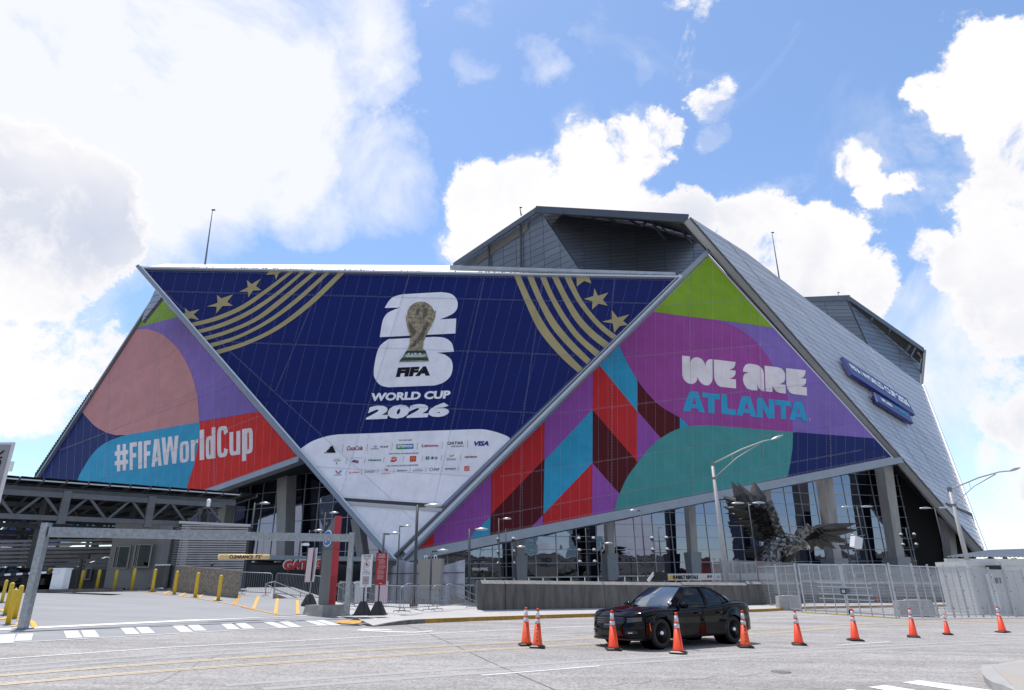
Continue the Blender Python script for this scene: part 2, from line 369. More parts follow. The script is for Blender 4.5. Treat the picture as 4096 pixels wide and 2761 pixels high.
def wall_with_art(name, outline, pl, cells, art, base, seam, label, step=.03, rib=None, rgap=.25, ribm=None, seams=()):
    cx_ = sum(p[0] for p in outline) / len(outline); cy_ = sum(p[1] for p in outline) / len(outline)
    root = MB(seam).use(0).prism([onp(cx_ + (x - cx_) * 1.012, cy_ + (y - cy_) * 1.012 + (4 if y > cy_ else 0), pl, -.14) for x, y in outline], pl[1] * -1.2).build(name, stad)
    root['label'] = label
    for a_, b_ in seams:
        L_ = math.hypot(b_[0] - a_[0], b_[1] - a_[1]); ux, uy = (b_[0] - a_[0]) / L_, (b_[1] - a_[1]) / L_; t = 0
        while t < L_:
            for o_ in (-1.7, 1.7):
                art.line((a_[0] + ux * t - uy * o_, a_[1] + uy * t + ux * o_), (a_[0] + ux * min(L_, t + 9) - uy * o_, a_[1] + uy * min(L_, t + 9) + ux * o_), .42, seam, 6.5)
            t += 12
    allm = [base] + art.mats + ([ribm] if ribm else [])
    for c in cells:
        q = inset(c, rgap)
        if not q: continue
        mb = MB(*allm); mb.use(0).prism([onp(x, y, pl) for x, y in q], pl[1] * -.10)
        bm = art.bm.copy()
        if ribm:
            xs = [p[0] for p in q]; ys = [p[1] for p in q]; (dx, dy, sp) = rib
            x = math.floor((min(xs) - (max(ys)) * dx / dy) / sp) * sp - sp * 2
            while x < max(xs) + (max(ys) + 100) * abs(dx / dy) + sp * 3:
                y0, y1 = min(ys) + 9, max(ys) - 9
                a = (x + y0 * dx / dy, y0); b = (x + y1 * dx / dy, y1); w = .16
                vs = [bm.verts.new((a[0] - w, a[1], 6)), bm.verts.new((a[0] + w, a[1], 6)), bm.verts.new((b[0] + w, b[1], 6)), bm.verts.new((b[0] - w, b[1], 6))]
                f = bm.faces.new(vs); f.material_index = len(allm) - 2; x += sp
        for i in range(len(q)):
            a, b = q[i], q[(i + 1) % len(q)]
            if math.hypot(b[0] - a[0], b[1] - a[1]) < .05: continue
            bmesh.ops.bisect_plane(bm, geom=bm.verts[:] + bm.edges[:] + bm.faces[:], plane_co=(a[0], a[1], 0), plane_no=(-(b[1] - a[1]), b[0] - a[0], 0), clear_inner=True)
        bm.verts.index_update()
        if len(bm.faces):
            n = len(mb.v); mb.v += [onp(v.co.x, v.co.y, pl, v.co.z * step) for v in bm.verts]
            for f in bm.faces: mb.f.append([n + v.index for v in f.verts]); mb.m.append(f.material_index + 1); mb.sm.append(False)
        bm.free(); mb.build('cladding_panel', root)
    return root
# ---- colours of the printed mesh
navy = fabric('navy_print', (.0075, .014, .105), .32); lightp = fabric('pale_grey_print', (.62, .66, .80), .5); gold = fabric('gold_print', (.27, .26, .14), .4)
green = fabric('lime_print', (.155, .30, .018)); lav = fabric('lavender_print', (.155, .115, .40)); plum = fabric('magenta_purple_print', (.225, .052, .265)); purp = fabric('violet_print', (.20, .062, .33))
teal = fabric('teal_print', (.045, .235, .255)); cyan = fabric('cyan_print', (.02, .255, .47)); red = fabric('red_print', (.36, .018, .024)); maroon = fabric('maroon_print', (.06, .004, .008))
pink = fabric('dusty_pink_print', (.38, .20, .22)); navy2 = fabric('deep_blue_print', (.007, .018, .11)); inkk = fabric('black_ink', (.006, .007, .012)); redl = fabric('bright_red_print', (.45, .02, .015))
txtw = fabric('lettering_grey', (.55, .58, .66)); cyanl = fabric('lettering_cyan', (.02, .28, .52))
seamv = mat('navy_seam_flange', (.36, .38, .52), .5); seamr = mat('pale_seam_flange', (.55, .52, .58), .5)
ribv = mat('navy_batten', (.30, .33, .48), .5); ribr = mat('pale_batten', (.42, .38, .46), .5)
# ---- centre V
A = Art()
E6 = lambda p: rg(550, 1040, .4084, p); E2 = lambda p: rg(1100, 1000, .5102, p); E3 = lambda p: rg(1100, 1600, .4729, p); E5 = lambda p: rg(2000, 1000, .6376, p); E1 = lambda p: rg(100, 1000, .7013, p)
E4 = lambda p: rg(1150, 1730, .3869, p)
dome = smooth([(215, 415), (300, 357), (400, 318), (530, 293), (800, 283), (1200, 265), (1500, 255), (1720, 248), (1800, 255), (1880, 275), (1960, 305), (1990, 327)], 3)
A.poly(E3(dome + [(2100, 500), (1400, 1100), (500, 1100), (100, 500)]), lightp, 1)
# five gold bands, top left
tl = [[(515, 620), (750, 560), (1000, 455), (1230, 305), (1480, 118)], [(540, 655), (790, 590), (1040, 480), (1270, 320), (1525, 120)],
      [(575, 690), (800, 625), (1060, 510), (1320, 345), (1600, 118)], [(600, 722), (850, 650), (1110, 530), (1370, 350), (1640, 120)],
      [(632, 758), (870, 690), (1150, 565), (1420, 360), (1715, 120)], [(665, 790), (920, 710), (1200, 580), (1460, 385), (1765, 122)],
      [(690, 822), (950, 750), (1250, 600), (1530, 395), (1840, 122)], [(725, 858), (1000, 765), (1300, 610), (1580, 405), (1890, 122)],
      [(750, 890), (1050, 800), (1350, 655), (1660, 420), (1970, 125)], [(790, 925), (1090, 825), (1400, 670), (1720, 430), (2030, 127)]]
for i in range(0, 10, 2): A.poly(E6(smooth(tl[i], 5) + smooth(tl[i + 1], 5)[::-1]), gold, 2)
tr = [[(90, 165), (150, 310), (240, 500), (370, 660), (490, 770)], [(130, 165), (190, 300), (290, 480), (400, 620), (520, 745)],
      [(170, 168), (240, 330), (320, 480), (430, 610), (545, 718)], [(210, 168), (270, 310), (360, 460), (460, 580), (570, 690)],
      [(250, 170), (310, 300), (390, 440), (480, 560), (600, 670)], [(288, 170), (340, 290), (430, 440), (520, 550), (628, 640)],
      [(325, 170), (400, 320), (470, 440), (560, 540), (655, 615)], [(365, 170), (430, 300), (510, 425), (590, 510), (685, 585)],
      [(403, 170), (470, 300), (540, 400), (620, 490), (705, 560)], [(445, 172), (500, 290), (570, 390), (650, 475), (735, 540)]]
for i in range(0, 10, 2): A.poly(E5(smooth(tr[i], 5) + smooth(tr[i + 1], 5)[::-1]), gold, 2)
for s_ in ([(462, 467), (507, 508), (607, 483), (550, 535), (605, 590), (520, 570), (470, 600), (440, 525), (470, 520)], [(778, 345), (822, 377), (935, 338), (880, 412), (935, 450), (833, 452), (772, 525), (775, 458), (678, 457), (785, 420)],
           [(1070, 197), (1118, 237), (1208, 183), (1160, 258), (1213, 296), (1130, 300), (1085, 368), (1082, 312), (995, 312), (1082, 268)], [(1290, 113), (1420, 113), (1385, 130), (1355, 198), (1345, 142), (1258, 146)]):
    A.poly(E6(s_), gold, 3)
for s_ in ([(480, 172), (560, 172), (573, 211), (528, 195), (482, 230)], [(592, 240), (615, 288), (680, 267), (645, 312), (675, 350), (618, 337), (578, 375), (580, 322), (525, 308), (585, 290)],
           [(700, 375), (738, 425), (812, 404), (772, 445), (803, 470), (752, 478), (716, 520), (708, 462), (640, 450), (703, 435)]):
    A.poly(E5(s_), gold, 3)
# the 2 and the 6
two = [(860, 455)] + smooth([(885, 410), (925, 370), (1000, 348)], 3) + smooth([(1300, 331), (1380, 345), (1425, 390), (1430, 450), (1395, 500), (1295, 545)], 5) + [(1421, 538), (1414, 655), (821, 684)] + smooth([(835, 600), (850, 540), (890, 490), (980, 452)], 4)
A.poly(E2(two), lightp, 2)
six = smooth([(890, 1077), (830, 1062), (790, 1020), (774, 960), (795, 820), (830, 745), (890, 700)], 4) + smooth([(1250, 682), (1330, 690), (1385, 730), (1403, 798)], 4) + [(1270, 806)] + smooth([(1330, 820), (1380, 860), (1393, 920), (1375, 990), (1320, 1040), (1250, 1063)], 4)
A.poly(E2(six), lightp, 2)
tro1 = mat('trophy_print_gold', (.10, .075, .035), .4, 0, .0, 3, col2=(.30, .25, .16), vs=.9, det=10) if False else mat('trophy_print_gold', (.04, .028, .014), .45, var=0, vs=1.5, col2=(.50, .40, .22), det=12)
tro2 = mat('trophy_print_dark', (.03, .022, .012), .45, vs=1.1, col2=(.16, .13, .08), det=12); tro3 = fabric('trophy_print_green', (.008, .06, .055))
globe = [(1143 + 108 * math.cos(t / 20 * 6.283), 505 + 100 * math.sin(t / 20 * 6.283)) for t in range(20)]
A.poly(E2(globe), tro1, 3)
A.poly(E2([(1025, 505), (1040, 530), (1085, 540), (1120, 510), (1160, 520), (1200, 545), (1235, 500), (1262, 470), (1255, 530), (1225, 600), (1195, 650), (1165, 720), (1160, 770), (1180, 800), (1030, 800), (1055, 740), (1058, 680), (1040, 620), (1028, 560)]), tro1, 4)
A.poly(E2([(1110, 455), (1135, 450), (1130, 500), (1105, 505)]), tro2, 4.4); A.poly(E2([(1165, 450), (1195, 460), (1190, 520), (1160, 530)]), tro2, 4.4)
A.poly(E2([(1045, 560), (1080, 600), (1110, 640), (1095, 670), (1060, 650)]), tro2, 4.4)
A.poly(E2([(1190, 560), (1215, 570), (1160, 690), (1090, 760), (1060, 760), (1130, 670)]), tro2, 4.4)
A.poly(E2([(1030, 790), (1180, 788), (1188, 812), (1015, 815)]), tro3, 5); A.poly(E2([(1015, 815), (1188, 812), (1198, 842), (996, 846)]), tro1, 5)
A.poly(E2([(996, 846), (1198, 842), (1206, 866), (978, 869)]), tro3, 5); A.poly(E2([(978, 869), (1206, 866), (1207, 873), (973, 879)]), tro1, 5)
T = lambda t, x0, y0, x1, y1, h, m, lay=3, b=.03, sp=1., sh=0., e=E2: A.text(t, e([(x0, y0), (x1, y1), (x1 + h * .09, y1 - h), (x0 + h * .09, y0 - h)]), m, lay, b, sp, sh)
T('F I F A', 1040, 824, 1150, 822, 15, lightp, 5.5, .03); T('WORLD CUP', 1020, 840, 1180, 837, 14, lightp, 5.5, .03)
T('FIFA', 947, 997, 1215, 985, 74, inkk, 3, .075, 1.05, .1); T('TM', 1350, 1056, 1352, 1034, 10, lightp, 3)
T('WORLD CUP', 750, 1187, 1372, 1165, 64, lightp, 3, .05, 1.0, .05); T('2026', 712, 1332, 1362, 1307, 112, lightp, 3, .075, 1.12, .08)
# sponsor wall
T4 = lambda t, x0, y0, x1, y1, h, m=inkk, b=.02, lay=3, sh=0.: T(t, x0, y0, x1, y1, h, m, lay, b, 1., sh, E4)
crim = fabric('crimson_ink', (.22, .01, .03)); viso = fabric('blue_ink', (.01, .03, .22)); tealk = fabric('green_ink', (.0, .16, .13)); lreo = fabric('red_ink', (.45, .015, .02)); gldk = fabric('ochre_ink', (.35, .25, .08)); gryk = fabric('slate_ink', (.06, .10, .12))
for p in ([(372, 213), (395, 202), (412, 212)], [(400, 192), (422, 180), (445, 211), (412, 212)], [(415, 178), (440, 160), (478, 210), (447, 211)], [(432, 155), (465, 135), (500, 209), (478, 210)]): A.poly(E4(p), inkk, 3)
T4('CocaCola', 612, 187, 775, 183, 46, crim, .02, 3, .25)
T4('H', 893, 158, 922, 156, 20, viso, .03, 3, .3); T4('HYUNDAI', 865, 175, 940, 173, 10); T4('KIA', 957, 158, 1038, 156, 18, inkk, .02, 3, .3)
A.poly(E4([(1125, 174), (1214, 172), (1216, 122), (1126, 124)]), fabric('logo_green', (.02, .22, .07)), 2.5); A.poly(E4([(1214, 172), (1301, 168), (1301, 116), (1216, 122)]), fabric('logo_blue', (.03, .13, .36)), 2.5)
T4('aramco', 1135, 158, 1290, 154, 26, lightp, .03)
T4('Lenovo', 1387, 152, 1558, 149, 32, crim, .02); T4('QATAR', 1650, 130, 1818, 127, 34); T4('AIRWAYS', 1692, 154, 1820, 151, 18, inkk, 0); T4('VISA', 1925, 141, 2080, 137, 50, viso, .05, 3, .2)
T4('FIFA PARTNERS', 1153, 86, 1287, 84, 11); T4('FIFA WORLD CUP 2026 SPONSORS', 1053, 228, 1354, 220, 13); T4('FIFA WORLD CUP 2026 SUPPORTERS', 1028, 353, 1352, 344, 13)
T4('Michelob', 488, 280, 540, 278, 9, inkk, 0); T4('ULTRA', 472, 300, 552, 298, 15, inkk, 0); A.poly(E4([(503, 310), (511, 310), (510, 328), (502, 328)]), crim, 3)
T4('BANK OF AMERICA', 650, 269, 770, 267, 7, inkk, 0)
for k in range(4): A.poly(E4([(662 + k * 17, 303 + k * 5), (680 + k * 17, 285 + k * 2), (700 + k * 13, 283 + k * 3), (676 + k * 17, 307 + k * 4)]), crim if k % 2 else viso, 3)
T4('Hisense', 835, 297, 967, 293, 21, tealk, .03); A.poly(E4([(1062, 305), (1075, 258), (1100, 252), (1135, 262), (1130, 290), (1100, 306)]), lreo, 2.5)
A.poly(E4(smooth([(1068, 275), (1080, 255), (1105, 250), (1125, 258), (1108, 262)], 3)), gldk, 2.6); T4("Lay's", 1070, 294, 1132, 285, 24, lightp, .03, 3, .1)
A.poly(E4([(1264, 303), (1329, 300), (1331, 244), (1266, 246)]), lreo, 2.5); T4('m', 1274, 294, 1320, 291, 36, gldk, .02)
A.poly(E4([(1428, 282), (1466, 280), (1467, 248), (1430, 250)]), tealk, 2.5); T4('C', 1440, 274, 1458, 272, 16, lightp)
for p in ([(1480, 252), (1515, 250), (1515, 254), (1480, 256)], [(1484, 262), (1512, 260), (1512, 264), (1484, 266)], [(1496, 256), (1502, 256), (1498, 282), (1492, 282)], [(1482, 270), (1512, 268), (1512, 272), (1482, 276)], [(1520, 258), (1552, 256), (1552, 260), (1520, 262)], [(1518, 268), (1556, 266), (1556, 270), (1518, 272)], [(1534, 248), (1539, 248), (1538, 282), (1533, 282)]): A.poly(E4(p), inkk, 3)
T4('Dove', 1645, 290, 1738, 287, 26, viso, 0, 3, .15); A.poly(E4([(1672, 230), (1690, 240), (1720, 228), (1722, 240), (1700, 253), (1682, 250)]), gldk, 3)
T4('verizon', 1828, 264, 1958, 260, 22, crim, .03)
A.poly(E4([(490, 397), (508, 396), (530, 428), (520, 430)]), lreo, 3); A.poly(E4([(520, 430), (545, 394), (565, 393), (532, 430)]), fabric('logo_sky', (.02, .2, .45)), 3); T4('Valvoline', 483, 446, 560, 443, 11, viso, .02, 3, .2)
T4('A', 632, 430, 660, 428, 26, lreo, 0); T4('airbnb', 668, 421, 741, 418, 16, lreo, .02); T4('DIAGEO', 795, 418, 904, 414, 22, inkk, 0)
A.poly(E4([(990, 380), (1030, 376), (1042, 386), (1030, 398), (1008, 398), (1028, 388)]), lreo, 3); T4('DOORDASH', 963, 429, 1066, 427, 10, lreo, .01)
T4('Globant', 1130, 402, 1222, 399, 17, gryk, .02); T4('>', 1225, 402, 1240, 401, 14, gryk, .03); T4('MARRIOTT', 1312, 384, 1390, 381, 8, inkk, 0); T4('BONVOY', 1295, 404, 1402, 401, 15, inkk, 0)
T4('O', 1463, 402, 1503, 400, 38, gryk, -.01); T4('PIF', 1513, 397, 1570, 395, 26, gryk, .01); T4('ROCK-IT', 1630, 384, 1742, 381, 14, inkk, .04); T4('SPORTS', 1687, 390, 1738, 388, 5, inkk, 0)
A.poly(E4([(1827, 399), (1879, 396), (1881, 348), (1829, 350)]), lreo, 2.5); T4('THE HOME', 1834, 374, 1874, 368, 10, lightp, .02); T4('DEPOT', 1834, 392, 1874, 386, 12, lightp, .02)
for (x, y0, y1) in ((577, 129, 206), (829, 120, 195), (1086, 110, 185), (1347, 102, 178), (1607, 92, 168), (1867, 82, 158), (613, 268, 325), (806, 262, 318), (1001, 254, 312), (1201, 247, 304), (1399, 240, 297), (1596, 233, 290), (1795, 225, 283), (609, 391, 440), (770, 386, 436), (937, 378, 430), (1104, 374, 425), (1272, 368, 418), (1436, 362, 411), (1602, 355, 405), (1770, 350, 400)):
    A.line(*E4([(x, y0), (x - 10, y1)]), 1.0, inkk, 3)
outV = [(573, 1078), (2705, 1115), (1771, 2018), (1363, 1991)]
linesV = [((658, 1166), (2606, 1214)), ((877, 1367), (2300, 1422)), ((1133, 1602), (2147, 1652)), ((1270, 1868), (1880, 1905)), ((658, 1166), (1563, 1995)), ((1301, 1091), (1179, 1378)), ((1638, 1099), (1398, 1865)), ((1937, 1115), (1738, 2011)), ((2172, 1121), (2089, 1695)), ((2458, 1118), (2440, 1319))]
vroot = wall_with_art('graphic_wall', outV, plV, split([outV], linesV), A, navy, seamv, 'navy V-shaped wall with the large 26 trophy print', rib=(-.25, 1, 49), ribm=ribv, seams=[((575, 1085), (2700, 1121)), ((590, 1100), (1368, 1983)), ((2690, 1125), (1776, 2010)), ((1368, 1985), (1768, 2010))] + [linesV[0], linesV[1], linesV[2], linesV[3], linesV[4], ((1301, 1091), (1102, 1566)), linesV[6], linesV[7], linesV[8], linesV[9]])
outVb = [(1388, 2019), (1757, 2044), (1566, 2227)]
A2 = Art()
wall_with_art('lower_tip_wall', outVb, plV, split([outVb], [((1611, 2042), (1684, 2108)), ((1560, 2030), (1500, 2180))]), A2, lightp, seamr, 'pale grey triangle at the foot of the V', rib=(-.25, 1, 46), ribm=ribr, seams=[((1400, 2028), (1750, 2050)), ((1400, 2030), (1566, 2215)), ((1748, 2055), (1570, 2215)), ((1611, 2042), (1684, 2108))])
# gap ledge between the two
ledge = mat('stained_ledge', (.30, .29, .29), .8, 0, .35, 1.2, stretch=(1, 1, .2))
MB(ledge).prism([onp(x, y, plV, -.5) for x, y in [(1355, 1988), (1780, 2012), (1775, 2052), (1385, 2026)]], plV[1] * -.6).build('ledge', stad)
MB(silver).beam(onp(1378, 2012, plV, .1), onp(1768, 2040, plV, .1), .25, .5).build('sill_rail', stad)
MB(jointm).beam(onp(1360, 1995, plV, .05), onp(1774, 2023, plV, .05), .15, .2).build('shadow_gap', stad)
# ---- right triangle
B = Art(); R5 = E5; R3 = lambda p: rg(1800, 1900, .4464, p); R4 = lambda p: rg(2700, 1700, .5102, p); RA = lambda p: rg(2600, 1350, .3009, p)
FAR = [(3900, 2400), (1500, 2400)]
B.poly([(2500, 900), (3400, 900), (3700, 1500)] + R5([(1900, 520), (1720, 490), (1540, 462), (1330, 435), (1150, 415), (930, 383)]), green, 1)
circ = smooth([(920, 383), (1200, 422), (1340, 437), (1440, 465), (1530, 515), (1610, 580), (1680, 670), (1740, 780), (1790, 880), (1825, 1000), (1840, 1143)], 4)
B.poly(R5(circ + [(1500, 1118), (1300, 1102), (1187, 1110), (1150, 1065), (1128, 1052)] + smooth([(1128, 1052), (1000, 975), (900, 870), (840, 780), (790, 690), (745, 590), (720, 520), (700, 430)], 4)), plum, 2)
# red / cyan / violet geometry
B.poly([(1560, 2260), (1735, 2260), (1735, 1900), (1560, 1900)], red, 1)
B.poly([(1735, 2260), (1959, 2260), (1969, 1800), (1735, 1800)], purp, 1)
B.poly([(1963, 2066), (1960, 2145), (1855, 2175)], cyan, 1.5)
B.poly([(1961, 2200), (2172, 2200), (2179, 1650), (1969, 1650)], red, 1)
B.poly([(1961, 2061), (2178, 1836), (2171, 2200), (1960, 2200)], maroon, 1.5); B.poly([(2172, 2060), (2170, 2120), (2115, 2120)], purp, 1.7)
B.poly(R5([(280, 1325), (581, 1000), (583, 700), (282, 700)]), purp, 1); B.poly([(2173, 2058)] + R5([(280, 1320), (581, 1000), (580, 1335)]), cyan, 1.2)
B.poly([(2173, 2058)] + R5([(580, 1335)]) + [(2367, 2150), (2170, 2150)], red, 1.3)
B.poly(R5([(583, 700), (610, 705), (862, 1015), (862, 1330), (580, 1003)]), red, 1.1)
B.poly(R5([(580, 1003), (862, 1330), (900, 1330), (760, 1560), (580, 1337)]), maroon, 1.1); B.poly(R5([(580, 1337), (775, 1560), (735, 1700), (560, 1800)]), purp, 1.15)
B.poly(R5([(560, 655), (700, 500), (770, 560), (870, 850), (862, 1017)]), cyan, 1.05)
B.poly(R5([(862, 1010), (1010, 1182), (862, 1330)]), purp, 1.12); B.poly(R5([(862, 800), (1128, 1000), (1128, 1140), (1005, 1190), (862, 1014)]), maroon, 1.1)
B.poly(R5([(1128, 1020), (1190, 1107), (1128, 1130)]), cyan, 1.1)
tealp = smooth(R5([(735, 1568), (790, 1440), (860, 1340), (940, 1240), (1010, 1180), (1100, 1130), (1187, 1107), (1300, 1100)]), 4)
B.poly([(2470, 2250), (2456, 2047)] + tealp + R5([(1500, 1115), (1700, 1132), (1840, 1142)]) + [(3172, 1790), (3162, 1853), (3149, 1912), (3130, 2200)], teal, 2.2)
B.poly(R4([(925, 55), (1560, 105), (1900, 135), (1900, 900), (850, 900), (850, 500), (880, 415), (905, 300), (922, 180)]), navy2, 2.4)
we = [[(426, 242)] + [(531, 253), (534, 330)] + smooth([(545, 305), (580, 272), (625, 265), (680, 283), (720, 330), (733, 380)], 3) + smooth([(745, 330), (780, 295), (830, 290)], 3) + smooth([(834, 520), (825, 580), (790, 630), (745, 637), (690, 615), (645, 560), (635, 515)], 3) + smooth([(625, 570), (590, 610), (540, 618), (490, 600), (445, 550), (430, 500)], 3),
      [(847, 293), (1138, 327)] + smooth([(1132, 370), (1110, 405), (1058, 432)], 3) + [(1140, 444)] + smooth([(1135, 490), (1110, 525), (1058, 548)], 3) + [(1142, 560), (1144, 679), (940, 657)] + smooth([(905, 640), (870, 590), (852, 530)], 3),
      [(1235, 455)] + smooth([(1242, 410), (1270, 365), (1315, 350), (1370, 356)], 3) + smooth([(1430, 368), (1485, 410), (1512, 480), (1521, 718)], 4) + smooth([(1480, 708), (1440, 665), (1424, 600)], 3) + [(1428, 708), (1350, 700)] + smooth([(1290, 680), (1250, 620), (1237, 550), (1255, 490), (1315, 466)], 4),
      [(1523, 376)] + smooth([(1690, 396), (1750, 415), (1790, 470), (1797, 530), (1780, 590), (1722, 622)], 4) + [(1804, 633), (1806, 747)] + smooth([(1720, 738), (1670, 710), (1628, 640)], 3) + [(1628, 727), (1538, 717)],
      [(1807, 408), (2070, 438)] + smooth([(2065, 480), (2045, 520), (2003, 542)], 3) + [(2076, 551)] + smooth([(2072, 600), (2050, 635), (2005, 655)], 3) + [(2083, 664), (2088, 775), (1910, 755)] + smooth([(1860, 735), (1825, 680), (1813, 620)], 3)]
for p in we: B.poly(RA(p), txtw, 3)
Aq = [[(437, 977), (505, 760), (520, 730), (545, 716), (636, 724), (729, 1001), (648, 992), (637, 948), (548, 938), (528, 985)]]
at_ = Aq + [[(695, 731), (928, 756), (926, 827), (856, 820), (858, 1010), (776, 1004), (771, 808), (696, 795)], [(944, 752), (1021, 762), (1030, 947), (1139, 962), (1139, 1033), (950, 1015)],
      [(1148, 1033), (1205, 830), (1222, 790), (1245, 780), (1331, 790), (1418, 1060), (1343, 1050), (1330, 1008), (1240, 1000), (1226, 1041)],
      [(1420, 1060), (1420, 830), (1432, 806), (1495, 806), (1578, 960), (1576, 818), (1650, 826), (1656, 1080), (1568, 1074), (1495, 920), (1500, 1067)],
      [(1662, 827), (1868, 848), (1869, 916), (1805, 911), (1810, 1090), (1740, 1085), (1737, 905), (1664, 896)], [(1855, 1095), (1910, 880), (1930, 855), (2015, 855), (2100, 1116), (2030, 1108), (2018, 1068), (1938, 1060), (1925, 1100)]]
for p in at_: B.poly(RA(p), cyanl, 3)
for p, m_ in (([(556, 885), (593, 800), (618, 890)], plum), ([(1255, 948), (1287, 855), (1318, 955)], plum), ([(1945, 1008), (1978, 920), (2008, 1015)], lav)): B.poly(RA(p), m_, 3.5)
B.text('TM', RA([(2113, 1115), (2113, 1078), (2130, 1080), (2130, 1117)]), txtw, 3)
outR = [(2830, 1024), (3566, 1828), (1614, 2208)]
R_l = [((2606, 1225), (3200, 1190)), (R5([(600, 690)])[0], R5([(1880, 575)])[0]), (R5([(283, 1035)])[0], R5([(1880, 848)])[0]), (R5([(0, 1422)])[0], R5([(1860, 1140)])[0]), ((1735, 2105), (3450, 1800)),
       ((2757, 1100), (2770, 1990)), ((2449, 1380), (2446, 2060)), ((2086, 1740), (2080, 2130)), ((3035, 1230), (3055, 1930)), ((3315, 1500), (3325, 1880))]
wall_with_art('graphic_wall', outR, plR, split([outR], R_l), B, lav, seamr, 'triangular wall with purple, teal and red shapes reading WE ARE ATLANTA', rib=(.0, 1, 38), ribm=ribr, seams=R_l + [((2826, 1038), (1640, 2196)), ((1640, 2198), (3545, 1826))])
# ---- left triangle
Cc = Art(); L1 = E1
Cc.poly(L1([(600, 100), (1200, 100), (1200, 300), (870, 383), (755, 410), (600, 458)]), green, 1)
Cc.poly(L1([(600, 458), (755, 410), (870, 383), (1250, 300), (1700, 800), (1700, 880), (1335, 922), (995, 980), (500, 1050)]), lav, .9)
Cc.poly(L1([(500, 440), (635, 452)] + smooth([(700, 452), (780, 480), (860, 550), (920, 640), (960, 740), (985, 850), (995, 982)], 4) + [(575, 1056)] + smooth([(520, 1057), (460, 1040), (400, 1005), (360, 965), (330, 930)], 3) + [(200, 900)]), pink, 2)
Cc.poly(L1([(575, 1056), (995, 982)] + smooth([(996, 1000), (988, 1100), (970, 1200), (940, 1300), (920, 1370), (890, 1450), (840, 1560)], 3) + [(800, 1750), (285, 1750)] + smooth([(280, 1500), (285, 1400), (300, 1310), (335, 1240), (380, 1170), (430, 1120), (490, 1085), (575, 1056)], 3)), cyan, 2.2)
Cc.poly(L1([(995, 982), (1335, 922), (1700, 860), (1750, 1300), (900, 1700), (840, 1560)] + smooth([(840, 1560), (890, 1450), (920, 1370), (940, 1300), (970, 1200), (988, 1100), (996, 1000)], 3)[1:]), redl, 2)
def ringp(cx, cy, rx, ry, tx, ty, a0=0, a1=360, e=4.0, n=16):
    out = []
    def pt(a, RX, RY):
        c, s_ = math.cos(math.radians(a)), math.sin(math.radians(a)); return (cx + RX * abs(c) ** (2 / e) * (1 if c > 0 else -1), cy + RY * abs(s_) ** (2 / e) * (1 if s_ > 0 else -1))
    for i in range(n):
        p, q = a0 + (a1 - a0) * i / n, a0 + (a1 - a0) * (i + 1) / n; out.append([pt(p, rx, ry), pt(q, rx, ry), pt(q, rx - tx, ry - ty), pt(p, rx - tx, ry - ty)])
    return out
def rc(x0, y0, x1, y1): return [(x0, y0), (x1, y0), (x1, y1), (x0, y1)]
GL = {'#': [rc(.16, 0, .40, 1), rc(.58, 0, .82, 1), rc(0, .24, .98, .40), rc(0, .60, .98, .76)], 'F': [rc(0, 0, .42, 1), rc(.42, .84, 1, 1), rc(.42, .44, .92, .60)], 'I': [rc(0, 0, 1, 1)], 'l': [rc(0, 0, 1, 1)],
      'A': [[(0, 0), (.33, 0), (.62, 1), (.26, 1)], [(.67, 0), (1, 0), (.74, 1), (.38, 1)], rc(.27, .18, .73, .33)], 'W': [[(0, 1), (.22, 1), (.36, 0), (.14, 0)], [(.40, 1), (.56, 1), (.36, 0), (.20, 0)], [(.44, 1), (.60, 1), (.80, 0), (.64, 0)], [(.78, 1), (1, 1), (.86, 0), (.64, 0)]],
      'o': ringp(.5, .5, .5, .5, .36, .15), 'r': [rc(0, 0, .5, .98), [(.5, .62), (.62, .80), (.72, .84), (1, .84), (1, 1), (.75, 1), (.5, .86)]], 'd': ringp(.42, .37, .42, .37, .34, .12) + [rc(.62, 0, 1, 1)],
      'C': ringp(.5, .5, .5, .5, .36, .13, 18, 342), 'u': ringp(.5, .42, .5, .42, .36, .16, 180, 360) + [rc(0, .42, .36, 1), rc(.64, 0, 1, 1)], 'p': ringp(.56, .60, .44, .40, .36, .13) + [rc(0, 0, .38, 1)]}
def LT(t, x0, x1, yb0, yb1, h0, h1, bold=.05):
    q = L1([(x0, yb0), (x1, yb1), (x1, yb1 - h1), (x0, yb0 - h0)])
    for i, g in enumerate(GL[t]): Cc.poly([bil(q, u, v) for u, v in g], txtw, 3 + i * .02)
for t, x0, x1, b0, b1, h in (('#', 512, 590, 1266, 1256, 152), ('F', 597, 638, 1256, 1250, 155), ('I', 646, 668, 1250, 1246, 155), ('F', 678, 718, 1246, 1240, 155), ('A', 722, 780, 1238, 1230, 155), ('W', 779, 876, 1229, 1216, 158),
                         ('o', 882, 936, 1218, 1208, 122), ('r', 946, 988, 1206, 1202, 122), ('l', 996, 1022, 1200, 1196, 172), ('d', 1031, 1086, 1197, 1188, 178), ('C', 1096, 1158, 1188, 1178, 178), ('u', 1166, 1228, 1176, 1166, 135), ('p', 1238, 1300, 1206, 1195, 183)):
    LT(t, x0, x1, b0, b1, h, h)
outL = L1([(762, 258), (1345, 918), (1556, 1184), (85, 1712), (-165, 1685)])
outL = [L1([(762, 258)])[0], L1([(1556, 1184)])[0], L1([(85, 1712)])[0], L1([(-165, 1685)])[0]]
Ll = [tuple(L1(p)) for p in ([(640, 440), (870, 330)], [(430, 785), (985, 515)], [(470, 1040), (1150, 722)], [(200, 1142), (470, 1040)], [(460, 1300), (1340, 945)], [(765, 270), (755, 1330)], [(478, 770), (460, 1320)], [(1075, 640), (1080, 1350)])]
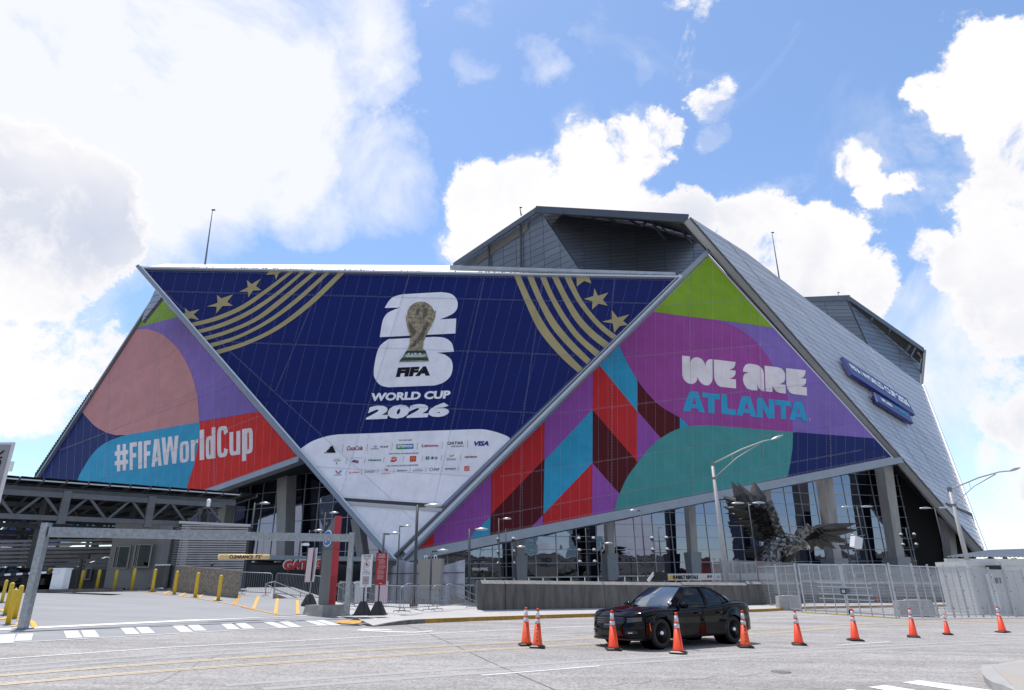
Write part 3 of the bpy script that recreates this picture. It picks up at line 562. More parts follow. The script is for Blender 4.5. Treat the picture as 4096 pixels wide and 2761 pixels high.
wall_with_art('graphic_wall', outL, plL, split([outL], Ll), Cc, navy2, seamr, 'triangular wall with the pink disc and the world cup hashtag', rib=(-.05, 1, 30), ribm=ribr, seams=[Ll[0], Ll[1], Ll[2], Ll[3], Ll[4], Ll[5], Ll[6], Ll[7], (tuple(L1([(1545, 1180)])[0]), tuple(L1([(900, 1410)])[0]))])
# ---- edge beams
def pbeam(a, b, pl, w, h, m, name, off=.3, label=None):
    return MB(m).beam(onp(*a, pl, off), onp(*b, pl, off), w, h, up=pl[1]).build(name, stad, label=label)
bm_l = mat('edge_beam_steel', (.27, .30, .33), .35, .45, .08, .5); bm_s = mat('bright_flashing', (.62, .64, .66), .35, .4, .05, .5)
pbeam((553, 1068), (1572, 2247), plV, .62, 1.0, bm_l, 'edge_beam', .15); pbeam((566, 1068), (1590, 2247), plV, .22, .6, bm_s, 'edge_flashing', .55)
pbeam((2722, 1108), (1618, 2212), plV, .75, 1.0, bm_s, 'edge_beam', .1); pbeam((2712, 1112), (1588, 2228), plV, .14, .7, jointm, 'gutter_joint', .5); pbeam((2735, 1112), (1612, 2242), plV, .35, 1.2, bm_l, 'edge_beam', 0)
pbeam((2712, 1120), (2836, 1003), plR, .95, .9, bm_l, 'edge_beam', .3)
pbeam((1590, 2240), (3600, 1843), plR, 1.15, 1.2, bm_l, 'lower_edge_beam', 0)
pbeam(L1([(1575, 1198)])[0], L1([(60, 1738)])[0], plL, .95, 1.2, bm_l, 'lower_edge_beam', 0)
pbeam(L1([(757, 252)])[0], L1([(-175, 1690)])[0], plL, .45, 1.0, bm_l, 'edge_beam', .1)
pbeam((568, 1074), (2712, 1111), plV, .35, .7, bm_s, 'coping', .2)
# maintenance gantry on the far left edge
dkg = mat('dark_green_steel', (.02, .045, .04), .6)
g_ = MB(dkg, white_p)
for k in range(34):
    t = k / 34; x = 372 - 225 * t; y = 1572 + 340 * t
    p = onp(x, y, plL, -.6); g_.use(0).box(p, (1.1, 1.0, 1.15), (.9, .2, 0)); g_.use(1).box(p + V3((.75, -.1, .2)), (.35, .5, .5))
g_.build('edge_gantry', stad)
# dark wedge behind the left triangle
plLw = plane3(at(628, 1150, 118), at(560, 1290, 120), at(640, 1170, 112))
wq = [(626, 1146), (652, 1178), (566, 1290), (600, 1200)]
for i, c in enumerate(split([[(626, 1146), (660, 1172), (566, 1292), (572, 1262)]], [((500, 1190 + 24 * k), (700, 1140 + 24 * k)) for k in range(8)], 5)):
    q = inset(c, .8)
    if q: MB(bluegrey, bluegrey2).use(i % 2).prism([onp(x, y, plLw) for x, y in q], plLw[1] * -.6).build('rear_cladding_panel', stad)
# ---- pale roof strip above the V
rp = [onp(600, 1072, plV, 0), onp(2330, 1103, plV, 0), at(2330, 1084, 150), at(1830, 1063, 150), at(640, 1050, 150)]
roofw = mat('white_roof_membrane', (.80, .80, .80), .45, 0, .05, .2)
MB(roofw).prism([onp(590, 1066, plV, .2), onp(2600, 1103, plV, .2), at(2600, 1096, 135), at(1830, 1062, 135), at(660, 1056, 135)], (0, 0, -.3)).build('roof_strip', stad, label='thin white roof strip above the blue wall')
cl_ = MB(steel_d); rnd = random.Random(5)
for k in range(230):
    x = 770 + k * 8.1 + rnd.uniform(-3, 3); y = 1077 + (x - 600) * .0165 - rnd.choice((3, 6, 9)) - rnd.random() * 2
    cl_.box(onp(x, y, plV, -.1 if k % 2 else -.5), (rnd.uniform(.12, .3), .2, rnd.uniform(.1, .2)))
cl_.build('roof_fixings', stad, kind='stuff')
# ---- panelled faces (roof towers, silver wall)
def panelled(name, outline, pl, la, lb, mats, label, gap=.7, depth=.12, backm=jointm, limit=300, thick=.5):
    root = MB(backm).prism([onp(x, y, pl, -.05) for x, y in outline], pl[1] * -thick).build(name, stad, label=label)
    cells = split(split([outline], la, 3), lb, 8); cells.sort(key=lambda c: -abs(area(c))); rest = MB(*mats)
    for i, c in enumerate(cells):
        q = inset(c, gap)
        if not q: continue
        mb = rest if i >= limit else MB(*mats)
        mb.use(rnd.randrange(len(mats))).prism([onp(x, y, pl, depth * rnd.uniform(.8, 1.1)) for x, y in q], pl[1] * -depth)
        if i < limit: mb.build('cladding_panel', root)
    if rest.v: rest.build('small_cladding_panels', root, kind='stuff')
    return root
def fan(a0, a1, b0, b1, n):
    return [((a0[0] + (a1[0] - a0[0]) * k / n, a0[1] + (a1[1] - a0[1]) * k / n), (b0[0] + (b1[0] - b0[0]) * k / n, b0[1] + (b1[1] - b0[1]) * k / n)) for k in range(1, n)]
RV = lambda p: rg(1700, 750, .5159, p)
# left roof tower face and right face (3-D points chosen so that the fold is a real edge)
pM = at(2322, 1092, 134); pRdg = at(2150, 842, 140); pLl = at(1832, 1064, 170)
plA = plane3(pM, pRdg, pLl); plB = plane3(pM, pRdg, at(2790, 1020, 158))
fA = RV([(240, 612), (885, 172), (1212, 662)]); 
panelled('roof_tower_wall', fA, plA, fan((1830, 1350), (1830, 560), (2320, 1130), (2320, 340), 30), [(RV([(x, 0)])[0], RV([(x + 25, 700)])[0]) for x in (390, 490, 590, 690, 800, 905, 1030)], [bluegrey, bluegrey2], 'dark blue-grey roof wall with louvre vents')
fB = RV([(885, 172), (1050, 190), (2040, 250), (2190, 480), (2000, 672), (1212, 662)])
panelled('roof_tower_wall', fB, plB, [(RV([(900, 205 + k * 26.5)])[0], RV([(2200, 205 + k * 26.5 - 95)])[0]) for k in range(24)], [(RV([(x, 150)])[0], RV([(x + (x - 1225) * .05 + 5, 700)])[0]) for x in (1043, 1230, 1425, 1625, 1835, 2050)], [bluegrey, bluegrey2], 'shaded blue-grey roof wall under the eave')
# eave fascia and dark soffit with struts
fas = mat('eave_fascia', (.075, .087, .105), .4, .35, .05, .3)
pe0 = at(2142, 838, 137); pe1 = at(2752, 873, 122)
MB(fas).beam(pe0, pe1, .5, 1.7).build('eave_fascia', stad); MB(fas).beam(at(1815, 1062, 168), at(2150, 838, 137.5), .5, 1.5).build('eave_fascia', stad)
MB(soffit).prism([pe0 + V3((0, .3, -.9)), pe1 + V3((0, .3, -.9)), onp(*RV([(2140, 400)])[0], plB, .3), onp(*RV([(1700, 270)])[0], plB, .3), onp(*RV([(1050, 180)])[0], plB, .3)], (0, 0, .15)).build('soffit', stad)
st_ = mat('soffit_steel', (.10, .11, .125), .5, .3)
for a, b, w in (((1060, 198), (1085, 205), .5), ((1150, 203), (1200, 220), .6), ((1248, 212), (1320, 245), .7), ((1380, 215), (1475, 268), .8), ((1545, 228), (1665, 298), .8), ((1680, 295), (1750, 245), .8), ((1745, 250), (1860, 408), .8), ((1760, 262), (1930, 300), .6), ((1940, 258), (2065, 435), .8), ((1910, 330), (1925, 255), .5), ((1950, 262), (2090, 355), .9), ((1790, 262), (1870, 340), .5)):
    (ax, ay), (bx, by) = RV([a, b]); MB(st_).beam(onp(ax, ay, plB, 6), onp(bx, by, plB, 3), w * .55, w * .7).build('soffit_strut', stad)
# louvres and pipes
for (x0, y0, x1, y1, h) in ((397, 540, 490, 478, 58), (503, 460, 735, 308, 66), (750, 302, 798, 268, 60)):
    n = int((x1 - x0) / 11) + 1; r_o = MB(jointm).prism([onp(*RV([p])[0], plA, .2) for p in ((x0, y0), (x1, y1), (x1, y1 + h), (x0, y0 + h))], plA[1] * -.1).build('louvre_vent', stad)
    mb = MB(mat('louvre_blade', (.17, .165, .15), .6))
    for k in range(9):
        t = (k + .5) / 9; mb.beam(onp(*RV([(x0 + 2, y0 + h * t)])[0], plA, .32), onp(*RV([(x1 - 2, y1 + h * t)])[0], plA, .32), .12, .18)
    mb.build('blades', r_o)
for (x, y0, y1) in ((492, 435, 625), (740, 262, 640)):
    MB(steel_d).tube([onp(*RV([(x, y0)])[0], plA, .6), onp(*RV([(x + 4, y1 - 14)])[0], plA, .6), onp(*RV([(x - 8, y1)])[0], plA, .9)], .25, 6).build('downpipe', stad)
# roof-edge flashing under the towers
pbeam((1800, 1072), (2700, 1100), plV, .6, .8, mat('lead_flashing', (.36, .38, .40), .5, .2, .15, .6), 'flashing', -1.5)
# ---- silver wall on the right
sT, sB, sC = at(2760, 872, 121), at(3945, 2212, 132), at(3700, 1545, 185)
plS = plane3(sT, sB, sC)
outS = [(2762, 868), (2985, 1010), (3230, 1200), (3690, 1542), (3800, 1830), (3943, 2212)]
rowl = []
def SR(p): return rg(3200, 1350, .2580, p)
for k in range(-16, 58):
    y = 1350 + k * 17.6; dy = 255 - k * 1.2
    rowl.append(((3200 - 300, y - dy * .75 * .96 * (300 / 340)), (3200 + 400, y + dy * .96)))
coll = []
for (a, b) in (((0, -105), (1330, 1551)), ((160, 0), (1500, 1551)), ((395, 0), (1750, 1600)), ((620, 0), (1930, 1551)), ((830, 0), (2070, 1551))):
    coll.append(tuple(SR([a, b])))
for k in range(6): coll.append(((2860 + k * 120, 940 + k * 92), (3500 + k * 70, 1900 + k * 40)))
coll = coll[:5] + [((3330, 1270), (3690, 1900)), ((3480, 1385), (3790, 2000))]
sroot = panelled('silver_wall', outS, plS, rowl, coll, [silver, silver2], 'long pale silver wall of narrow diagonal panels', gap=.6, depth=.08, limit=300, thick=1.2, backm=mat('silver_joint', (.20, .21, .225), .6))
edge_t = mat('silver_edge_beam', (.33, .33, .32), .45, .25, .05, .4)
MB(edge_t).beam(onp(2752, 880, plS, -.9), onp(3925, 2212, plS, -.9), 2.0, 1.1, up=plS[1]).build('edge_beam', stad)
MB(edge_t).beam(onp(2738, 884, plS, -2.0), onp(3908, 2215, plS, -2.0), .9, .7, up=plS[1]).build('edge_beam', stad)
MB(bm_s).beam(onp(3692, 1540, plS, .1), onp(3948, 2215, plS, .1), .5, .6, up=plS[1]).build('edge_flashing', stad)
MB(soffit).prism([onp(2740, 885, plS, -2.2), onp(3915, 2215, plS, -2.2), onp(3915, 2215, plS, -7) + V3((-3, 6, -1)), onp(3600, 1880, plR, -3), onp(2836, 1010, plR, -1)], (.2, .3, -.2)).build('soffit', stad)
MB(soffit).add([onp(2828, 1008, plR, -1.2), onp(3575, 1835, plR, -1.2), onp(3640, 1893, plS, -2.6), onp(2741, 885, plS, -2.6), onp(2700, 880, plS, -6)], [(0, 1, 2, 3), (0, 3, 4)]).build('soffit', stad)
# dark slot near its foot
MB(jointm).prism([onp(x, y, plS, .22) for x, y in rg(3500, 1900, .2562, [(1105, 430), (1520, 600), (1530, 640), (1140, 470)])], plS[1] * -.1).build('slot', stad)
# ---- far right tower
pa, pb, pc = at(3392, 1196, 205), at(3480, 1392, 200), at(3225, 1200, 225)
plC = plane3(pa, pb, pc); plD = plane3(pa, pb, at(3690, 1410, 250))
panelled('rear_tower_wall', [(3212, 1205), (3392, 1200), (3480, 1395), (3300, 1270)], plC, [((3200, 1225 + k * 14), (3500, 1222 + k * 15)) for k in range(12)], [((3290, 1190), (3360, 1400))], [bluegrey, bluegrey2], 'dark rear tower wall', gap=.6, limit=60)
panelled('rear_tower_wall', [(3392, 1200), (3685, 1425), (3680, 1542), (3480, 1395)], plD, [((3390, 1205 + k * 16), (3700, 1290 + k * 15)) for k in range(18)], [((3600, 1300), (3600, 1600))], [bluegrey, bluegrey2], 'dark rear tower wall under its eave', gap=.6, limit=60)
MB(fas).beam(at(3212, 1198, 225), at(3396, 1191, 203), .6, 1.8).build('eave_fascia', stad); MB(fas).beam(at(3394, 1194, 202), at(3694, 1402, 232), .6, 2.0).build('eave_fascia', stad)
MB(edge_t).beam(at(3697, 1400, 232), at(3684, 1545, 235), 1.0, 1.0, up=(0, 1, 0)).build('edge_beam', stad)
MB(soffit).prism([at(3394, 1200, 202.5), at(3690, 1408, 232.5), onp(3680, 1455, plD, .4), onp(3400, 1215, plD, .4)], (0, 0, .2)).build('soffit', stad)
for a, b in (((3640, 1380), (3625, 1405)), ((3660, 1392), (3640, 1430)), ((3560, 1320), (3550, 1340)), ((3490, 1275), (3482, 1288)), ((3670, 1410), (3690, 1435))):
    MB(st_).beam(onp(*a, plD, 4), onp(*b, plD, 2), .5, .6).build('soffit_strut', stad)
# ---- masts on the roofs
for (xb, yb, xt, yt, D, lab) in ((820, 1058, 850, 842, 120, 'thin tall mast standing on the white roof edge above the gold stars'), (3120, 1132, 3088, 932, 160, 'thin tall mast standing behind the silver sloping wall'),
                                 (2085, 862, 2080, 832, 150, 'short mast with a small camera on the roof ridge left of the peak'), (3355, 1196, 3352, 1172, 205, 'tiny mast on the rear right tower roof')):
    b, t = at(xb, yb, D), at(xt, yt, D); m_ = thing('roof_mast', lab, 'mast', b)
    MB(galv_d).tube([b, t], [.22 if D < 200 else .15, .08], 6).build('pole', m_); MB(steel_d).box(t + V3((.2, 0, .1)), (.7, .3, .25)).build('sensor', m_)
# ---- glazing, right side
hR = V3((.949, .316, 0)); nR = V3((.316, -.949, 0)); hL = V3((-.889, .458, 0)); nL = V3((-.458, -.889, 0))
glass = bpy.data.materials.new('reflective_glass'); glass.use_nodes = True
def glassmat(m, tint, rough=.015, wav=.02, ws=.35):
    nt = m.node_tree; P = nt.nodes['Principled BSDF']; P.inputs['Base Color'].default_value = (*tint, 1); P.inputs['Metallic'].default_value = 1; P.inputs['Roughness'].default_value = rough
    tc = nt.nodes.new('ShaderNodeTexCoord'); n = nt.nodes.new('ShaderNodeTexNoise'); n.inputs['Scale'].default_value = ws; n.inputs['Detail'].default_value = 1.5; nt.links.new(tc.outputs['Object'], n.inputs[0])
    b = nt.nodes.new('ShaderNodeBump'); b.inputs['Strength'].default_value = 1; b.inputs['Distance'].default_value = wav; nt.links.new(n.outputs['Fac'], b.inputs['Height']); nt.links.new(b.outputs[0], P.inputs['Normal'])
glassmat(glass, (.17, .19, .255)); dglass = bpy.data.materials.new('dark_glass'); dglass.use_nodes = True; glassmat(dglass, (.035, .045, .055), .05)
mull = mat('mullion_metal', (.40, .42, .45), .4, .3)
def glazing(p0, h, n, x0, x1, z0, z1, dx, dz, visible, name, label, mt):
    mu = MB(mull); todo = []; nx = int((x1 - x0) / dx); nz = int((z1 - z0) / dz); cnt = 0; stf = MB(mt)
    for i in range(nx):
        for j in range(nz):
            a = p0 + h * (x0 + i * dx); a.z = z0 + j * dz
            cs = [a, a + h * dx, a + h * dx + V3((0, 0, dz)), a + V3((0, 0, dz))]
            if not any(visible(c) for c in cs): continue
            t1, t2 = rnd.uniform(-.006, .006), rnd.uniform(-.006, .006)
            q = [cs[0] + n * (-t1 - t2), cs[1] + n * (t1 - t2), cs[2] + n * (t1 + t2), cs[3] + n * (-t1 + t2)]
            mb = MB(mt) if cnt < 300 else stf
            c0 = (q[0] + q[2]) / 2; q = [c0 + (v - c0) * .985 for v in q]
            mb.prism(q, n * -.05)
            if cnt < 300: todo.append(mb)
            cnt += 1
            mu.box((cs[0] + cs[1]) / 2 + n * .03, (dx + .0, .22, .09), h, n); mu.box((cs[0] + cs[3]) / 2 + n * .028, (.11, .18, dz), h, n)
    root = mu.build(name, stad, label=label)
    for mb in todo: mb.build('pane', root)
    if stf.v: stf.build('upper_panes', root, kind='stuff')
    return root
def px(p):
    q = MC.transposed() @ (p - CAMP); return (CX + F * q.x / q.z, CY - F * q.y / q.z)
def vis_r(p):
    x, y = px(p); return y > 2262 - (x - 1500) * .198 and 1600 < x < 3790 and y > 1820 and y < 2480 and (x < 3566 or y > 1828 + (x - 3566) * 1.0)
gR0 = V3(tipR) - nR * 11
glR = glazing(gR0, hR, nR, -10, 140, PLZ + 3.7, PLZ + 3.7 + 2.15 * 13, 3.75, 2.15, vis_r, 'glass_wall', 'mirror glass wall under the purple and teal triangle', glass)
# door storey
drs = MB(mull); dgl = MB(glass)
for i in range(60):
    a = gR0 + hR * (-10 + i * 2.5); a.z = PLZ; x_, y_ = px(a)
    if x_ > 3780: break
    o_ = 0 if i % 5 else 1
    fr = MB(mull).box(a + V3((0, 0, 1.85)) + nR * .1, (.12, .15, 3.7), hR, nR).box(a + hR * 1.25 + V3((0, 0, 2.5)) + nR * .1, (2.4, .12, .14), hR, nR).box(a + hR * 1.25 + V3((0, 0, 1.25)) + nR * .1, (.12, .12, 2.5), hR, nR).box(a + hR * 1.25 + V3((0, 0, 3.62)) + nR * .1, (2.4, .2, .18), hR, nR).build('door_frame', stad)
    MB(glass, dglass).use(rnd.choice((0, 0, 1))).box(a + hR * .64 + V3((0, 0, 1.25)), (1.1, .04, 2.4), hR, nR).use(0).box(a + hR * 1.87 + V3((0, 0, 1.25)), (1.1, .04, 2.4), hR, nR).use(0).box(a + hR * 1.25 + V3((0, 0, 3.05)), (2.3, .04, 1.0), hR, nR).build('pane', fr)
# concrete columns with grey boxed feet
def column(xt, yt, xb, yb, D, w, box=None, h=hR, n=nR):
    p0 = gR0 + nR * 3.4 if h is hR else gL0 + nL * 2.8
    t = onp(xt, yt, (p0, n)); b = onp(xb, yb, (p0, n)); dz = (t - b) / max(.1, (t.z - b.z)); b0 = b + dz * (PLZ - b.z)
    mb = MB(conc_c); w *= .62; mb.frustum(b0, (w * .9, w), t + dz * 2.0, (w * 1.25, w * 1.2), h, n)
    c = mb.build('concrete_column', stad)
    if box:
        z0, z1, bw = box; bw *= .72; k0 = b0 + dz * (z0 - PLZ); k1 = b0 + dz * (z1 - PLZ)
        MB(grey_p).frustum(k0, (bw * .8, bw * .8), k1, (bw, bw * 1.05), h, n).build('column_cladding', c)
column(2076, 2135, 2082, 2300, 104, 1.7, (1.6, 5.7, 2.7)); column(2434, 2060, 2442, 2295, 107, 1.8, (1.8, 6.0, 2.9)); column(2757, 2000, 2775, 2290, 110, 2.0, (1.8, 6.2, 3.0)); column(3058, 1940, 3085, 2290, 113, 2.0, (1.6, 5.8, 3.0))
column(3293, 1890, 3338, 2250, 117, 3.0, (PLZ, 5.0, 4.6)); column(3530, 1845, 3590, 2260, 121, 3.2, (PLZ, 5.2, 4.6)); column(3780, 2050, 3805, 2240, 125, 2.6)
# near-black sheet standing in for the shade under the silver wall
MB(mat('shade_black', (.006, .006, .007), .9)).prism([at(3600, 1850, 138), at(3790, 2040, 138), at(3905, 2215, 138), at(3905, 2300, 138), at(3600, 2300, 138)], (0, 2, 0)).build('shade_sheet', stad)
# ---- glazing, left side
def vis_l(p):
    x, y = px(p); return y > 1848 - (x - 1190) * .36 and x > 560 and x < 1600 and y < 2300 and y > 1840
gL0 = V3(tipL) - nL * 9; 
glL = glazing(gL0, hL, nL, -36, 62, PLZ + 5.3, PLZ + 5.3 + 2.6 * 9, 3.3, 2.6, vis_l, 'glass_wall', 'dark glass wall beneath the hashtag triangle', glass)
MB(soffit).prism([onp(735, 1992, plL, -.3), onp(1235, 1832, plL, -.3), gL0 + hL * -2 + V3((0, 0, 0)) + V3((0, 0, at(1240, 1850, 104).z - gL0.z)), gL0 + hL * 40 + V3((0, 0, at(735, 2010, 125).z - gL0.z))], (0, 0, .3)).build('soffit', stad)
column(1148, 1868, 1140, 2240, 93, 3.0, None, hL, nL); column(1438, 2130, 1455, 2240, 96, 2.0, None, hL, nL); column(925, 1935, 880, 2200, 108, 2.6, None, hL, nL)
# ---- gate canopy and gate lettering
gp = at(1310, 2235, 84)
can = thing('gate_canopy', 'low dark steel gate canopy spanning behind the red pylon', 'canopy', (gp.x, gp.y, PLZ))
a, b = at(960, 2232, 84), at(1565, 2242, 84)
MB(mat('canopy_fascia', (.22, .26, .29), .4, .3)).beam(a, b, 8, .5).build('roof', can)
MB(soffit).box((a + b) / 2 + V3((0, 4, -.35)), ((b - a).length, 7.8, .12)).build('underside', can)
for k in range(7): MB(steel_d).beam(a + (b - a) * (k / 6) + V3((0, -3, -.3)), a + (b - a) * (k / 6) + V3((0, 3, -.3)), .2, .5).build('roof_beam', can)
for x in (.04, .33, .62, .93):
    p = a + (b - a) * x; MB(steel_d).beam((p.x, p.y, PLZ), (p.x, p.y, p.z), .35).build('post', can)
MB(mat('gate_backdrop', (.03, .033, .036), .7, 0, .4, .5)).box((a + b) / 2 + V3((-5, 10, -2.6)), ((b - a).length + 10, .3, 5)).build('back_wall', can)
gs = thing('gate_sign', 'red GATE 3 channel letters hanging under the canopy edge', 'sign', at(1215, 2290, 79.5))
mb = MB(mat('gate_letter_red', (.40, .02, .025), .4)); p = at(1212, 2260, 79.4)
text3(mb, 'GATE 3', p, (1, 0, 0), (0, 0, 1), h=1.05, w=4.5, bold=.06); mb.build('lettering', gs)
mb2 = MB(bm_s); text3(mb2, 'GATE 3', p + V3((-.1, .12, .06)), (1, 0, 0), (0, 0, 1), h=1.15, w=4.7, bold=.09); mb2.build('letter_returns', gs)
MB(galv_d).box(p + V3((0, .25, .1)), (4.6, .12, .12)).build('mounting_rail', gs)
# ---- store lettering
ts = thing('store_sign', 'white TEAM STORE lettering on the dark glass', 'sign', at(1918, 2278, 103))
mb = MB(white_p); q = at(1919, 2277, 103); text3(mb, 'TEAM STORE', q, hR, (0, 0, 1), w=2.55, h=.42, bold=.04); mb.build('lettering', ts)
tt = thing('tours_sign', 'pale TOURS arrow sign on the dark glass beside the team store', 'sign', at(1825, 2278, 101))
q = at(1812, 2278, 101); MB(mat('grey_sign', (.35, .36, .38), .5)).box(q, (2.6, .1, .62), hR, nR).build('panel', tt)
mb = MB(inkk); text3(mb, 'TOURS', q + nR * .07 + hR * .5, hR, (0, 0, 1), h=.28, bold=.02); mb.build('lettering', tt)
# ---- banner boxes on the silver wall
def banner(quad, lab, texts, t=.8):
    c3 = [onp(x, y, plS, 1.3) for x, y in quad]
    th = thing('banner_sign', lab, 'sign', c3[0])
    MB(mat('banner_blue', (.018, .03, .18), .45)).prism(c3, plS[1] * -t).build('box', th)
    for s, m_, q2 in texts:
        mb = MB(m_); vs, fs, _ = text_mesh(s, .05)
        mb.add([onp(*bil(q2, u, v), plS, 1.36) for u, v in vs], fs); mb.build('lettering', th)
    fr = MB(steel_d)
    for k in range(7):
        u = (k + .5) / 7; x, y = bil(quad, u, .02); fr.beam(onp(x, y, plS, .6), onp(x, y + 5, plS, -.1), .15)
    fr.build('brackets', th)
banner(SR([(808, 570), (1785, 1205), (1660, 955), (655, 297)]), 'long blue banner on the silver wall reading FIFA WORLD CUP 2026', [('FIFA WORLD CUP 2026', white_p, SR([(815, 490), (1715, 1090), (1650, 965), (745, 390)]))])
banner(SR([(1210, 990), (1760, 1332), (1690, 1180), (1150, 850)]), 'shorter blue banner below the long one reading WE ARE ATLANTA', [('WE ARE', white_p, SR([(1275, 990), (1450, 1090), (1410, 1030), (1240, 925)])), ('ATLANTA', cyanl, SR([(1475, 1100), (1700, 1245), (1665, 1180), (1450, 1045)]))])
# ================================================================ ground
def struct(o): o['kind'] = 'structure'; return o
def asphalt():
    m = bpy.data.materials.new('aggregate_road'); m.use_nodes = True; nt = m.node_tree; N = nt.nodes; L = nt.links; P = N['Principled BSDF']; P.inputs['Roughness'].default_value = .85
    tc = N.new('ShaderNodeTexCoord')
    def ns(sc, det, st=None):
        n = N.new('ShaderNodeTexNoise'); n.inputs['Scale'].default_value = sc; n.inputs['Detail'].default_value = det; n.inputs['Roughness'].default_value = .7
        if st: mp = N.new('ShaderNodeMapping'); mp.inputs['Scale'].default_value = st; mp.inputs['Rotation'].default_value = (0, 0, -.2); L.new(tc.outputs['Object'], mp.inputs[0]); L.new(mp.outputs[0], n.inputs[0])
        else: L.new(tc.outputs['Object'], n.inputs[0])
        return n
    v = N.new('ShaderNodeTexVoronoi'); v.inputs['Scale'].default_value = 26; L.new(tc.outputs['Object'], v.inputs[0])
    r = N.new('ShaderNodeValToRGB'); L.new(v.outputs['Color'], r.inputs[0]); r.color_ramp.elements[0].color = (.235, .228, .22, 1); r.color_ramp.elements[1].color = (.43, .415, .40, 1); r.color_ramp.elements[0].position = .1; r.color_ramp.elements[1].position = .85
    a = ns(.35, 6, (.35, 1.2, 1)); b = ns(1.3, 4)
    m1 = N.new('ShaderNodeMix'); m1.data_type = 'RGBA'; m1.blend_type = 'MULTIPLY'; m1.inputs['Factor'].default_value = 1
    rr = N.new('ShaderNodeValToRGB'); rr.color_ramp.elements[0].position = .3; rr.color_ramp.elements[1].position = .7; rr.color_ramp.elements[0].color = (.82, .82, .83, 1); rr.color_ramp.elements[1].color = (1.12, 1.1, 1.07, 1); L.new(a.outputs['Fac'], rr.inputs[0])
    L.new(r.outputs[0], m1.inputs['A']); L.new(rr.outputs[0], m1.inputs['B'])
    m2 = N.new('ShaderNodeMix'); m2.data_type = 'RGBA'; m2.blend_type = 'MULTIPLY'; m2.inputs['Factor'].default_value = 1
    r3 = N.new('ShaderNodeValToRGB'); r3.color_ramp.elements[0].position = .35; r3.color_ramp.elements[1].position = .68; r3.color_ramp.elements[0].color = (.9, .88, .87, 1); r3.color_ramp.elements[1].color = (1.06, 1.06, 1.07, 1); L.new(b.outputs['Fac'], r3.inputs[0])
    L.new(m1.outputs['Result'], m2.inputs['A']); L.new(r3.outputs[0], m2.inputs['B'])
    t1 = ns(.5, 7, (.12, 2.4, 1)); r4 = N.new('ShaderNodeValToRGB'); r4.color_ramp.elements[0].position = .38; r4.color_ramp.elements[1].position = .56; r4.color_ramp.elements[0].color = (.80, .79, .78, 1); r4.color_ramp.elements[1].color = (1, 1, 1, 1); L.new(t1.outputs['Fac'], r4.inputs[0])
    sp2 = ns(2.2, 9); r5 = N.new('ShaderNodeValToRGB'); r5.color_ramp.elements[0].position = .27; r5.color_ramp.elements[1].position = .36; r5.color_ramp.elements[0].color = (.62, .60, .58, 1); r5.color_ramp.elements[1].color = (1, 1, 1, 1); L.new(sp2.outputs['Fac'], r5.inputs[0])
    for rr_x in (r4, r5):
        m3 = N.new('ShaderNodeMix'); m3.data_type = 'RGBA'; m3.blend_type = 'MULTIPLY'; m3.inputs['Factor'].default_value = 1; L.new(m2.outputs['Result'], m3.inputs['A']); L.new(rr_x.outputs[0], m3.inputs['B']); m2 = m3
    L.new(m2.outputs['Result'], P.inputs['Base Color'])
    bp = N.new('ShaderNodeBump'); bp.inputs['Strength'].default_value = .5; bp.inputs['Distance'].default_value = .012; L.new(v.outputs['Distance'], bp.inputs['Height']); L.new(bp.outputs[0], P.inputs['Normal'])
    return m
road_m = asphalt()
drive_m = mat('driveway_concrete', (.28, .28, .285), .85, 0, .12, .7, .15, 120, stretch=(.3, 1, 1), det=10); walk_m = mat('sidewalk_concrete', (.42, .405, .39), .85, 0, .1, .8, .15, 100)
lt_conc = mat('bright_gutter_concrete', (.74, .73, .71), .8, 0, .06, 3); joint_m = mat('joint_sealant', (.06, .06, .06), .8, 0, .3, 5)
wl = mat('worn_white_line', (.74, .74, .74), .7, vs=14, col2=(.46, .455, .45), det=8); yl = mat('worn_yellow_line', (.60, .47, .30), .7, vs=9, col2=(.40, .36, .30), det=9)
yl2 = mat('orange_yellow_paint', (.72, .40, .08), .6, 0, .2, 6); brow = mat('plaza_paving', (.28, .27, .26), .85, 0, .12, .3)
struct(MB(brow).add([(-3000, -3000, -1.62), (3000, -3000, -1.62), (3000, 3000, -1.62), (-3000, 3000, -1.62)], [(0, 1, 2, 3)]).build('ground'))
struct(MB(brow).add([(-70, 36, PLZ), (-12, 36, PLZ), (-1.5, 33.5, PLZ), (10, 38, PLZ), (40, 66, PLZ), (200, 66, PLZ), (200, 190, PLZ), (-70, 190, PLZ)], [tuple(range(8))]).build('plaza'))
def sheet(name, poly, off, m, n=40, thick=0):
    """polygon in plan, cut into strips so it follows the slope; slope is planar inside the frame"""
    mb = MB(m); top = [V3((x, y, G(x, y) + off)) for x, y in poly]
    mb.prism(top, (0, 0, -thick)) if thick else mb.add(top, [tuple(range(len(top)))])
    return mb
g2 = lambda x, y: (lambda p: (p.x, p.y))(gnd(x, y))
g2o = lambda x, y, o: (lambda p: (p.x, p.y))(gnd(x, y, o))
kerb_px = [(1500, 2490), (1600, 2484), (1700, 2478), (1900, 2470), (2150, 2462), (2385, 2455), (2700, 2447), (2990, 2439), (3120, 2434), (3225, 2427), (3640, 2421), (3900, 2416)]
KO = .13
kerb = [g2o(x, y, KO) for x, y in kerb_px]
ext = (kerb[-1][0] + 8, kerb[-1][1] + 6)
struct(sheet('road', [(-45, -20), (45, -20), (45, 60)] + [ext] + kerb[::-1] + [g2(1330, 2500), g2(0, 2575), (-45, g2(0, 2575)[1] - 4)], 0, road_m).build('road'))
for nm, pl_ in (('road_behind', [(-45, -20), (45, -20), (45, -60), (-45, -60)]), ):
    struct(MB(road_m).add([(x, y, G(x, y) if y > -30 else -1.5) for x, y in pl_], [(3, 2, 1, 0)]).build('road'))
